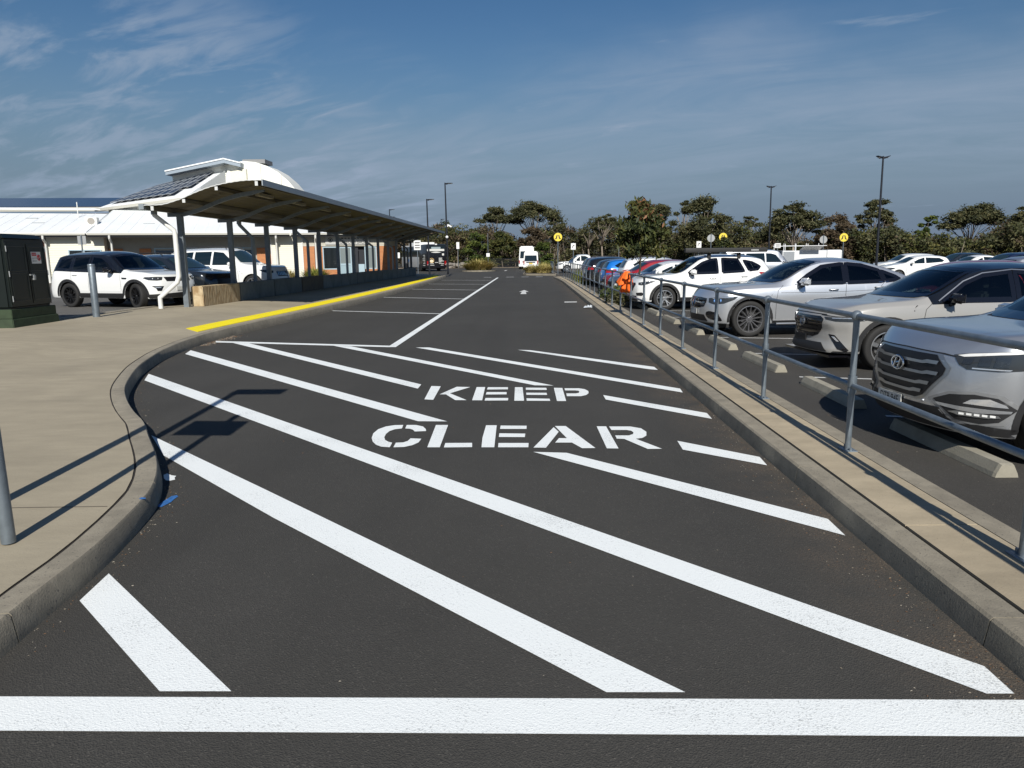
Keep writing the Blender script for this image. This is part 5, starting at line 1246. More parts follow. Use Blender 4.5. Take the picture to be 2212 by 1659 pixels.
def silver_coupe_suv():
    sp = spec_suv(L=4.73, W=1.89, H=1.60, xf=.87, xr=3.74, wr=.37, hood=1.09, cowl=1.38, rst=2.25, ren=3.95, tail=1.40, nose=.82, belt=1.03, beltr=1.09, sill=.27, arch=.055, bowf=.32,
                  top=[(0, .80), (.03, .87), (.10, .945), (.3, 1.01), (.8, 1.065), (1.35, 1.095), (1.5, 1.16), (1.95, 1.43), (2.25, 1.54), (2.6, 1.595), (2.95, 1.60), (3.4, 1.545), (3.9, 1.41), (4.3, 1.245), (4.52, 1.145), (4.66, 1.10), (4.72, .95), (4.73, .85)])
    c = Car('parked_car', 'bright silver coupe SUV with sloping roof and multi spoke wheels', 'car', sp, P_SILVER2, (3.55, 16.05), 186, group='cars nosed up to the railing')
    c.wheels('multi', mat('alloy_bicolour', (0.30, 0.30, 0.31), 0.28, metal=0.8)); c.arch_trim(w=.055)
    c.decal('sill_cladding', [(1.34, .276), (3.26, .276), (3.26, .33), (1.34, .33)], 'side', M_TRIM, .006, .08)
    for sg in (1, -1): mb = MB(); mb.tube([(1.42, sg*.93, .265), (3.2, sg*.93, .265)], .024, 8); c.obj(mb, 'side_step', M_CHROME2)
    c.glasshouse([[(1.86, 1.085), (2.10, 1.25), (2.42, 1.42), (2.88, 1.475), (2.86, 1.09)], [(2.93, 1.09), (2.95, 1.475), (3.3, 1.44), (3.66, 1.335), (3.70, 1.11)], [(3.75, 1.115), (3.71, 1.32), (4.02, 1.205), (4.10, 1.15)]],
                 frame=[(1.80, 1.075), (2.10, 1.275), (2.42, 1.445), (2.9, 1.50), (3.3, 1.465), (3.7, 1.35), (4.06, 1.22), (4.17, 1.145), (4.1, 1.135), (3.7, 1.10), (2.9, 1.075)],
                 ws=[(0, 1.135), (.62, 1.135), (.74, 1.155), (.62, 1.50), (0, 1.545)], rg=[(0, 1.14), (.55, 1.14), (.5, 1.36), (0, 1.40)], clear=M_CLEARD)
    c.line('window_moulding', [(1.80, 1.07), (2.9, 1.07), (3.7, 1.095), (4.18, 1.14)], 'side', M_CHROME, .012, .008)
    c.mirrors(1.92, 1.09, P_SILVER2, 1.1)
    for g in ([(1.40, .36), (1.40, .75), (1.44, .95), (1.56, 1.05)], [(2.90, .36), (2.86, .7), (2.90, 1.07)], [(3.35, .7), (3.72, 1.09)]): c.line('panel_gap', g, 'side', M_GAP)
    c.handle(2.62, .945, M_CHROME2); c.handle(3.60, .985, M_CHROME2)
    c.line('character_line_shade', [(1.5, .90), (2.4, .895), (3.4, .93), (4.2, .98)], 'side', M_CREASESHADEB, .010, .002)  # flank fold has no relief; its shade is a dark painted strip
    g = c.decal('grille', [(-.47, .80), (.47, .80), (.50, .72), (.42, .58), (-.42, .58), (-.50, .72)], 'front', M_GLOSSBLK, .006, .05, both=False, rnd=1)[0]
    c.decal('grille_blade', [(-.46, .715), (.46, .715), (.46, .685), (-.46, .685)], 'front', M_CHROME, .018, .05, both=False, parent=g)
    p = c.surf('front', 0, .69)[0]; e = ring(c, (p.x-.035, 0, .69), .105, .105, .010, M_CHROME, g)
    mb = MB()
    for k in range(3): a = math.pi/2+2*math.pi*k/3; mb.tube([(p.x-.036, 0, .69), (p.x-.036, .1*math.cos(a), .69+.1*math.sin(a))], [.016, .004], 6)
    c.obj(mb, 'emblem_star', M_CHROME, e)
    for h, sg in zip(c.decal('headlight', [(33, .79), (34, .70), (42, .665), (54, .69), (65, .77), (69, .83), (58, .835), (44, .815)], 'pf', M_LAMP, .006, .04), (1, -1)):
        c.decal('light_strip', [(38, .795), (52, .82), (64, .825), (64, .812), (52, .803), (40, .782)], 'pf', M_LAMPW, .010, .04, sides=(sg,), parent=h)
        for (ph, zz) in ((42, .735), (50, .745)):
            p, nn, d = c.surf('pf', ph, zz, sg); mb = MB(); mb.sphere((p.x, p.y, zz), (.02, .02, .034), 10); c.obj(mb, 'projector_lens', mat('blue_lens', (0.15, 0.3, 0.6), 0.05, spec=1), h, smooth=True)
    for f_, sg in zip(c.decal('side_intake', [(30, .50), (36, .53), (46, .50), (53, .34), (50, .32), (36, .36), (30, .42)], 'pf', M_GLOSSBLK, .006, .04, rnd=1), (1, -1)):
        for z in (.46, .41): c.decal('intake_fin', [(34, z+.008), (49, z+.004), (49, z-.012), (34, z-.008)], 'pf', M_TRIM, .014, .04, sides=(sg,), parent=f_)
    c.decal('lower_intake', [(-.45, .44), (.45, .44), (.55, .31), (-.55, .31)], 'front', M_GRILLE, .006, .06, both=False)
    c.decal('front_lip', [(0, .272), (58, .272), (58, .288), (30, .295), (0, .292)], 'pf', M_CHROME2, .012, .05)
    mb = MB(); mb.box((.25, -.70, .18), (.75, .70, .275)); c.obj(mb, 'chin_spoiler', M_TRIM)
    c.plate(.50, y=.0); c.decal('tail_light', [(20, .98), (60, .98), (64, 1.05), (20, 1.03)], 'pr', M_TAIL, .006, .05)
M_CREASESHADEB = mat('body_crease_shade', (0.14, 0.145, 0.155), 0.35)
silver_coupe_suv()

CX = dict(L=4.555, W=1.84, H=1.70, xf=.92, xr=3.62, wr=.36, hood=1.11, cowl=1.27, rst=2.10, ren=4.05, tail=1.58, nose=.82, belt=1.05, beltr=1.15, sill=.27, arch=.05)
def white_suv_awning():
    c = Car('parked_car', 'white SUV with long black awning on its roof racks', 'car', spec_suv(**CX), P_WHITE, (3.12, 23.65), 186, group='cars nosed up to the railing')
    c.wheels('split', M_ALLOY); c.arch_trim(w=.075); c.decal('sill_cladding', [(1.36, .276), (3.16, .276), (3.16, .39), (1.36, .39)], 'side', M_TRIM, .006, .08)
    c.glasshouse([[(1.66, 1.115), (1.72, 1.17), (2.12, 1.43), (2.40, 1.525), (2.58, 1.545), (2.58, 1.13)], [(2.74, 1.135), (2.76, 1.55), (3.25, 1.53), (3.42, 1.17)], [(3.58, 1.19), (3.44, 1.49), (3.72, 1.43), (3.95, 1.31), (3.86, 1.22)]],
                 ws=[(0, 1.15), (.62, 1.15), (.72, 1.17), (.60, 1.55), (0, 1.60)], rg=[(0, 1.22), (.58, 1.22), (.52, 1.48), (0, 1.5)], clear=M_CLEARD)
    c.mirrors(1.74, 1.13, P_WHITE, 1.1)
    for g in ([(1.42, .45), (1.42, .8), (1.50, 1.08)], [(2.66, .42), (2.64, .8), (2.67, 1.12)], [(3.2, .8), (3.52, 1.14)]): c.line('panel_gap', g, 'side', M_GAP)
    c.handle(2.42, .96, P_WHITE); c.handle(3.42, 1.01, P_WHITE)
    for h, sg in zip(c.decal('headlight', [(36, .845), (38, .78), (45, .765), (56, .80), (70, .90), (60, .895), (46, .865)], 'pf', M_LAMP, .006, .04), (1, -1)):
        for (ph, zz) in ((44, .81), (52, .83), (60, .86)):
            p, nn, d = c.surf('pf', ph, zz, sg); mb = MB(); mb.sphere((p.x, p.y, zz), (.018, .018, .024), 10); c.obj(mb, 'projector_lens', M_LAMPW, h, smooth=True)
    c.decal('grille', [(-.42, .84), (.42, .84), (.50, .78), (.36, .58), (-.36, .58), (-.50, .78)], 'front', M_GRILLE, .006, .05, both=False)
    c.decal('fog_housing', [(34, .53), (46, .55), (52, .50), (46, .44), (36, .45)], 'pf', M_TRIM, .006, .04); c.decal('lower_intake', [(-.6, .44), (.6, .44), (.66, .28), (-.66, .28)], 'front', M_TRIM, .006, .06, both=False); c.plate(.46)
    c.decal('tail_light', [(30, 1.02), (68, 1.05), (72, 1.14), (32, 1.10)], 'pr', M_TAIL, .006, .05)
    for x in (2.35, 3.3):
        mb = MB(); mb.box((x-.03, -.68, 1.70), (x+.03, .68, 1.735)); mb.box((x-.05, -.70, 1.56), (x+.05, -.62, 1.735)); mb.box((x-.05, .62, 1.56), (x+.05, .70, 1.735)); c.obj(mb, 'roof_rack', M_TRIM)
    mb = MB(); mb.box((1.55, -.84, 1.745), (4.15, -.66, 1.885), bev=.03); aw = c.obj(mb, 'awning', mat('awning_vinyl', (0.018, 0.018, 0.018), 0.6, var=.2, vscale=4))
    mb = MB(); mb.box((3.62, -.848, 1.79), (3.86, -.842, 1.83)); c.obj(mb, 'awning_label', M_SIGNBACK, aw)
white_suv_awning()

def simple_car(label, spec, paint, nose, head, group, z0=0.0, roof=None, style='five', rim=None, wins=None, lampc=True, mirror=True, cat='car', rack=False):
    c = Car('parked_car', label, cat, spec, paint, nose, head, z0, roof, group)
    s = spec; cw, rs, rn, H, L_ = s['cowl'], s['rst'], s['ren'], s['H'], s['L']; b = pchip([p[0] for p in s['sh']], [p[1] for p in s['sh']])
    zt = H-.14; mid = lerp(cw, rn, .50)
    w = wins or [[(cw+.42, b(cw+.5)+.055), (rs+.12, zt-.10), (rs+.42, zt-.01), (mid, zt), (mid-.02, b(mid)+.05)], [(mid+.07, b(mid)+.05), (mid+.08, zt), (rn-.42, zt-.03), (rn-.15, zt-.18), (rn-.28, b(rn)+.07)]]
    base = s['top'][5][1]
    c.wheels(style, rim); tz = pchip([p[0] for p in s['top']], [p[1] for p in s['top']])
    c.glasshouse(w, ws=[(0, base+.06), (.60*s['W']/1.85, base+.06), (.70*s['W']/1.85, base+.08), (.59*s['W']/1.85, H-.15), (0, H-.10)], rg=[(0, b(rn)+.08), (.56*s['W']/1.85, b(rn)+.08), (.49*s['W']/1.85, tz(rn)-.05), (0, tz(rn)-.03)])
    nz = s['top'][0][1]
    c.decal('headlight', [(36, nz+.03), (38, nz-.06), (48, nz-.07), (62, nz-.01), (70, nz+.08), (54, nz+.075)], 'pf', M_LAMP, .006, .05)
    c.decal('tail_light', [(36, b(rn)-.20), (66, b(rn)-.18), (72, b(rn)-.02), (60, b(rn)+.02), (38, b(rn)-.06)], 'pr', M_TAIL, .006, .05)
    c.decal('grille', [(-.45, nz+.0), (.45, nz+.0), (.40, nz-.20), (-.40, nz-.20)], 'front', M_GRILLE, .006, .06, both=False)
    c.decal('lower_intake', [(-.6, .42), (.6, .42), (.66, .28), (-.66, .28)], 'front', M_TRIM, .006, .07, both=False)
    c.decal('rear_bumper', [(0, .42), (55, .42), (55, .29), (0, .29)], 'pr', M_TRIM, .006, .07)
    c.plate(.50); c.plate(.78, rear=True)
    c.mirrors(cw+.50, b(cw+.5)+.07, paint, 1.0)
    c.line('panel_gap', [(mid+.02, .40), (mid+.03, b(mid)+.04)], 'side', M_GAP); c.line('panel_gap', [(cw+.22, .42), (cw+.22, .8), (cw+.32, b(cw)-.02)], 'side', M_GAP)
    c.handle(mid-.2, b(mid)-.09, paint); c.handle(rn-.5, b(rn)-.10, paint)
    if rack:
        for sg in (1, -1): mb = MB(); mb.tube([(rs+.15, sg*.60, H-.06), (rs+.3, sg*.60, H+.04), (rn-.5, sg*.58, H+.035), (rn-.3, sg*.58, H-.04)], .018, 8); c.obj(mb, 'roof_rail', M_TRIM if paint is not P_SILVER else M_CHROME2)
    return c
# ---- left car park
def white_suv_black_roof():
    sp = spec_suv(L=4.6, W=1.90, H=1.725, xf=.86, xr=3.60, wr=.375, hood=1.13, cowl=1.22, rst=2.0, ren=4.18, tail=1.62, nose=.86, belt=1.06, beltr=1.12, sill=.30, arch=.05,
                  wid=[(0, .76), (.06, .84), (.2, .92), (.45, .97), (.8, .995), (1.2, 1.0), (3.6, 1.0), (4.1, .985), (4.4, .95), (4.55, .90), (4.6, .86)])
    hd = -19.0; h = Vector((math.cos(R(hd)), math.sin(R(hd)), 0)); n = Vector((-h.y, h.x, 0)); hub = Vector((-11.85, 21.75, 0)); nose = hub+h*.86+n*.93
    c = Car('parked_car', 'white SUV with black roof and black wheels behind the galvanised bollard', 'car', sp, P_WHITE, nose, hd, .262, P_BLACK, 'cars behind the shelter')
    c.wheels('twin', M_ALLOYD, turn=R(-16)); c.arch_trim(w=.085)
    c.decal('sill_cladding', [(1.30, .306), (3.16, .306), (3.16, .45), (1.30, .45)], 'side', M_TRIM, .006, .08)
    c.decal('side_crease_shade', [(1.34, .45), (3.1, .45), (3.1, .53), (1.34, .53)], 'side', M_WHITEB, .004, .08)  # shade below the door fold, put in as a darker copy of the white
    c.glasshouse([[(1.66, 1.12), (1.98, 1.38), (2.3, 1.54), (2.66, 1.575), (2.66, 1.12)], [(2.76, 1.12), (2.76, 1.575), (3.42, 1.56), (3.42, 1.14)], [(3.50, 1.145), (3.50, 1.555), (4.02, 1.50), (4.10, 1.20)]],
                 ws=[(0, 1.17), (.66, 1.17), (.74, 1.19), (.62, 1.57), (0, 1.62)], rg=[(0, 1.22), (.66, 1.22), (.58, 1.55), (0, 1.58)], clear=M_CLEAR)
    c.mirrors(1.72, 1.13, M_GLOSSBLK, 1.15)
    for g in ([(1.40, .46), (1.40, .8), (1.46, 1.08)], [(2.71, .46), (2.71, 1.11)], [(3.42, .85), (3.47, 1.12)]): c.line('panel_gap', g, 'side', M_GAP)
    c.handle(2.50, .99, P_WHITE); c.handle(3.28, 1.0, P_WHITE)
    c.decal('fender_vent', [(1.14, .915), (1.36, .925), (1.34, .875), (1.17, .87)], 'side', M_GLOSSBLK, .006, .05)
    for h_, sg in zip(c.decal('headlight', [(34, .93), (36, .84), (44, .825), (56, .84), (66, .905), (62, .935), (46, .94)], 'pf', M_LAMP, .006, .04), (1, -1)):
        for (ph, zz) in ((42, .885), (50, .885)):
            p, nn, d = c.surf('pf', ph, zz, sg); mb = MB(); mb.sphere((p.x, p.y, zz), (.018, .018, .030), 10); c.obj(mb, 'projector_lens', M_LAMPW, h_, smooth=True)
    c.decal('grille', [(-.50, .93), (.50, .93), (.46, .80), (-.46, .80)], 'front', M_GRILLE, .006, .05, both=False)
    for f_, sg in zip(c.decal('fog_housing', [(34, .66), (52, .67), (46, .60), (44, .52), (38, .52), (36, .60)], 'pf', M_GLOSSBLK, .006, .04), (1, -1)):
        c.decal('fog_lamp', [(38, .635), (48, .64), (46, .615), (39, .61)], 'pf', M_LAMPW, .010, .03, sides=(sg,), parent=f_)
    c.decal('lower_bumper', [(0, .305), (60, .305), (60, .42), (0, .46)], 'pf', M_TRIM, .006, .06); c.plate(.58); c.plate(.85, rear=True)
    mb = text_mesh('DISCOVERY', .045, (1.5, 1)); c.obj(mb.xf(Matrix(((0, 0, -1, c.surf('front', 0, 1.0)[0].x-.012), (-1, 0, 0, 0), (0, 1, 0, .985), (0, 0, 0, 1)))), 'bonnet_lettering', M_TRIM)
M_WHITEB = mat('white_crease_shade', (0.66, 0.665, 0.655), 0.3, coat=.8)
white_suv_black_roof()
LG = 'cars behind the shelter'
simple_car('dark blue grey small SUV partly hidden behind the white downpipe', spec_suv(L=4.37, W=1.80, H=1.63, xf=.86, xr=3.49, wr=.35, hood=1.10, cowl=1.18, rst=2.0, ren=3.95, tail=1.52, nose=.82, belt=1.02, beltr=1.08, sill=.26), P_DARK, (-10.5, 25.3), -17, LG, .262, rack=True)
big = spec_suv(L=5.1, W=1.98, H=1.90, xf=.90, xr=3.72, wr=.395, hood=1.24, cowl=1.28, rst=2.02, ren=4.75, tail=1.80, nose=.96, belt=1.14, beltr=1.20, sill=.34, arch=.06)
def white_4wd():
    c = simple_car('large white four wheel drive wagon behind the shelter posts', big, P_WHITE, (-10.3, 30.6), -10, LG, .262, style='six', rack=True,
        wins=[[(1.68, 1.20), (2.0, 1.50), (2.25, 1.70), (2.70, 1.745), (2.70, 1.20)], [(2.79, 1.20), (2.79, 1.745), (3.55, 1.735), (3.55, 1.22)], [(3.64, 1.22), (3.64, 1.735), (4.5, 1.68), (4.58, 1.26)]])
    for k in range(7): c.decal('grille_slat', [(-.36+.12*k-.022, .94), (-.36+.12*k+.022, .94), (-.36+.12*k+.022, .76), (-.36+.12*k-.022, .76)], 'front', M_CHROME, .014, .05, both=False)
white_4wd()
# ---- right hand row, farther along the railing
HG = 'cars in the railing row beyond the small tree'
hatch = spec_suv(L=4.05, W=1.72, H=1.50, xf=.82, xr=3.34, wr=.31, hood=1.0, cowl=1.02, rst=1.85, ren=3.62, tail=1.40, nose=.74, belt=.95, beltr=1.02, sill=.23)
sedan = spec_suv(L=4.6, W=1.78, H=1.46, xf=.88, xr=3.55, wr=.32, hood=.99, cowl=1.25, rst=2.10, ren=3.45, tail=1.36, nose=.73, belt=.93, beltr=1.0, sill=.22,
    top=[(0, .69), (.03, .77), (.09, .85), (.25, .90), (.7, .955), (1.2, .99), (1.35, 1.04), (1.8, 1.29), (2.1, 1.395), (2.5, 1.455), (2.9, 1.45), (3.35, 1.37), (3.75, 1.20), (4.1, 1.07), (4.4, 1.04), (4.55, .98), (4.6, .8)])
suvm = spec_suv(L=4.3, W=1.79, H=1.60, xf=.85, xr=3.45, wr=.345, hood=1.07, cowl=1.12, rst=1.92, ren=3.85, tail=1.50, nose=.80, belt=1.0, beltr=1.08, sill=.25)
simple_car('dark navy sedan mostly hidden behind the white SUV with roof awning', sedan, P_NAVY, (3.9, 26.6), 186, HG)
simple_car('white sedan with its nose near the orange vest', sedan, P_WHITE, (3.05, 29.2), 186, HG)
simple_car('white small SUV reversed in beside the small tree trunk', suvm, P_WHITE, (8.1, 33.6), 4, HG, rack=True)
simple_car('red hatchback with its red bumper low behind the railing', hatch, P_RED, (3.05, 31.6), 186, HG)
simple_car('bright blue hatchback reversed in beside the white small SUV', hatch, P_BLUE, (7.5, 37.8), 6, HG)
simple_car('gunmetal hatchback reversed in beside the bright blue hatchback', hatch, P_GREYD, (7.4, 40.6), 6, HG)
simple_car('black small SUV reversed in between gunmetal and maroon cars', suvm, P_BLACK, (7.3, 43.4), 6, HG)
simple_car('maroon SUV reversed in beside green shrubs at the railing', suvm, P_MAROON, (7.4, 47.2), 6, HG, rack=True)
simple_car('silver SUV reversed in beyond the maroon SUV', suvm, P_SILVER, (7.6, 50.5), 6, HG)
def ute(label, paint, nose, head, canopy=False):
    sp = spec_suv(L=5.2, W=1.86, H=1.80, xf=.95, xr=4.03, wr=.38, hood=1.14, cowl=1.3, rst=2.05, ren=3.25, tail=1.70, nose=.92, belt=1.10, beltr=1.10, sill=.42,
        top=[(0, .88), (.03, .96), (.1, 1.05), (.25, 1.08), (.7, 1.115), (1.25, 1.14), (1.4, 1.22), (1.8, 1.58), (2.05, 1.725), (2.4, 1.795), (2.8, 1.80), (3.25, 1.74), (3.42, 1.30), (3.48, 1.12), (3.8, 1.10), (5.0, 1.10), (5.15, 1.08), (5.2, 1.0)])
    c = simple_car(label, sp, paint, nose, head, 'cars parked near the crossing', cat='ute'); return c
ute('white dual cab ute parked behind the crossing sign pole', P_WHITE, (2.5, 74.0), 186)
# ---- distant rows of the car park on the right
rg_ = random.Random(11)
far = [('white hatchback with roof antenna in the far row behind the lamp pole', suvm, P_WHITE, (1868, 1960), 52, 180), ('white hatchback low in front of the far lamp pole', hatch, P_WHITE, (1880, 1990), 46, 178),
 ('dark green hatchback in the far row', suvm, P_DARK, (1985, 2050), 58, 184), ('white sedan facing left in the far row', sedan, P_WHITE, (2010, 2100), 52, 184),
 ('navy blue SUV in the far row beside the white sedan', suvm, P_NAVY, (2070, 2190), 44, 184), ('maroon hatchback in the far row', hatch, P_MAROON, (2180, 2290), 56, 184), ('silver sedan at the far row end under the bush edge', sedan, P_SILVER2, (2200, 2330), 50, 184),
 ('silver hatchback hidden behind the black roofed hatchback', hatch, P_SILVER, (2120, 2260), 30, 3), ('white SUV in the far row before the bush', suvm, P_WHITE, (2330, 2420), 60, 184), ('black SUV in the far row before the bush', suvm, P_BLACK, (2120, 2190), 66, 184),
 ('white wagon behind the navy sedan windscreen', suvm, P_WHITE, (1640, 1700), 60, 2), ('grey SUV in the far row behind the white wagon', suvm, P_GREYD, (1560, 1640), 68, 182)]
for lab, spx, p, (xa, xb), Y, hd in far:
    X = (xa-1147)/1580*Y
    nose = (X, Y) if hd > 90 else (X+spx['L'], Y)
    simple_car(lab, spx, p, nose, hd, 'cars in the far rows of the car park')
simple_car('red hatchback just behind the silver coupe SUV tail', hatch, P_RED, (13.3, 17.8), 3, 'cars in the far rows of the car park')
def van_side():
    sp = spec_suv(L=5.0, W=1.86, H=1.95, xf=.85, xr=3.9, wr=.34, hood=1.15, cowl=.75, rst=1.5, ren=4.7, tail=1.88, nose=.85, belt=1.10, beltr=1.12, sill=.28, kr=.9)
    simple_car('silver people mover van with dark side glass in the second row', sp, P_SILVER, (16.4, 46.0), 3, 'cars in the far rows of the car park', wins=[[(1.35, 1.18), (1.7, 1.62), (1.95, 1.70), (2.3, 1.72), (2.3, 1.18)], [(2.38, 1.18), (2.38, 1.72), (3.5, 1.72), (3.5, 1.18)], [(3.58, 1.18), (3.58, 1.72), (4.6, 1.68), (4.65, 1.2)]], cat='van')
van_side()
def service_ute():
    t = thing('service_ute', 'white service ute tray with grey toolbox and ladder rack and one raised lid', 'ute', (16.1, 48.0, 0), R(4)); t.scale = (.9, .9, 1.08)
    mw = mat('service_body_white', (0.70, 0.71, 0.71), .4); mg = mat('service_body_grey', (0.26, 0.28, 0.30), .5)
    mb = MB(); mb.box((0, 0, .75), (3.2, 1.85, 1.72), bev=.03); mb.build('tray_body', mw, t)
    mb = MB(); mb.box((-.02, .1, .85), (.0, 1.1, 1.70)); mb.build('rear_door', mg, t); mb = MB(); mb.box((.05, -.012, .85), (.85, -.002, 1.66)); mb.build('toolbox_door', mg, t)
    mb = MB(); mb.prism([(1.2, -.02, 1.72), (2.6, -.02, 1.72), (2.6, -.8, 1.98), (1.2, -.8, 1.98)], (0, 0, .03)); mb.build('raised_lid', mw, t)
    mb = MB()
    for x in (.08, .9, 1.7, 2.6): mb.tube([(x, .06, 1.7), (x, .06, 2.14)], .022, 6); mb.tube([(x, 1.78, 1.7), (x, 1.78, 2.14)], .022, 6)
    for yy in (.06, 1.78): mb.tube([(0, yy, 2.0), (3.2, yy, 2.0)], .02, 6)
    mb.build('ladder_rack', mw, t)
    mb = MB(); mb.box((3.25, .05, .5), (5.0, 1.8, 1.15), bev=.06); mb.box((3.3, .15, 1.1), (4.4, 1.7, 1.75), bev=.12); mb.build('cab', mw, t)
    for x in (.8, 4.2):
        for yy in (.12, 1.73): mb = MB(); mb.lathe([(0, -.11), (.36, -.11), (.37, 0), (.36, .11), (0, .11)], 20, axis='y', c=(x, yy, .37)); mb.build('wheel', M_TYRE, t)
    mb = MB(); mb.box((-.05, .1, .45), (3.3, 1.75, .75)); mb.build('chassis', M_UNDER, t)
service_ute()

# ---- vans at the far end of the road
def hiace(label, x, y, scale, h):
    t = thing('white_van', label, 'van', (x, y, 0), R(-4), 'white vans at the end of the road')
    W, H_, L_ = 1.88*scale, h, 5.2*scale; mb = MB(); bm = bmesh.new(); bmesh.ops.create_cube(bm, size=1)
    for v in bm.verts:
        k = .86 if v.co.z > 0 else 1.0; v.co = (v.co.x*W*k, (v.co.y+.5)*L_-(0 if v.co.z < 0 else (.0 if v.co.y > 0 else -.18)), .32+(v.co.z+.5)*(H_-.32))
    bmesh.ops.bevel(bm, geom=bm.edges[:], offset=.13, segments=3, affect='EDGES'); mb.bm(bm); bm.free(); mb.build('body', P_WHITE, t, smooth=35.0)
    zt = H_*.70; mb = MB(); mb.prism([(-W*.40, .02, H_*.49), (W*.40, .02, H_*.49), (W*.37, .115, H_*.78), (-W*.37, .115, H_*.78)], (0, -.02, 0)); mb.build('rear_window', M_GLASS, t)
    for s in (-1, 1):
        mb = MB(); mb.box((s*W*.44-.06, -.03, .75), (s*W*.44+.06, .05, 1.15)); mb.build('tail_light', M_TAIL, t)
        mb = MB(); mb.prism([(s*W*.484, .6, H_*.50), (s*W*.484, L_*.8, H_*.50), (s*W*.452, L_*.78, H_*.75), (s*W*.452, .6, H_*.75)], (s*.012, 0, 0)); mb.build('window', M_GLASS, t)
        for yy in (1.0, 4.0): mb = MB(); mb.lathe([(0, -.1), (.33, -.1), (.34, 0), (.33, .1), (0, .1)], 18, axis='y', c=(0, 0, 0)); mb.xf(Matrix.Translation((s*(W/2-.12), yy*scale, .34)) @ Matrix.Rotation(R(90), 4, 'Z')); mb.build('wheel', M_TYRE, t)
    mb = MB(); mb.box((-.55, -.03, .92), (.55, .0, 1.0)); mb.build('tailgate_handle', M_TRIM, t); mb = MB(); mb.box((-.22, -.035, .74), (.22, -.005, .86)); mb.build('number_plate', M_PLATEY, t)
    mb = MB(); mb.box((-W*.48, -.06, .34), (W*.48, .1, .52), bev=.03); mb.build('rear_bumper', P_WHITE, t)
hiace('white van with yellow rear plate at the end of the road', -.05, 89.5, 1.0, 2.25)
hiace('taller white van mostly hidden behind the white van with yellow rear plate', -.60, 96.5, 1.12, 2.95)

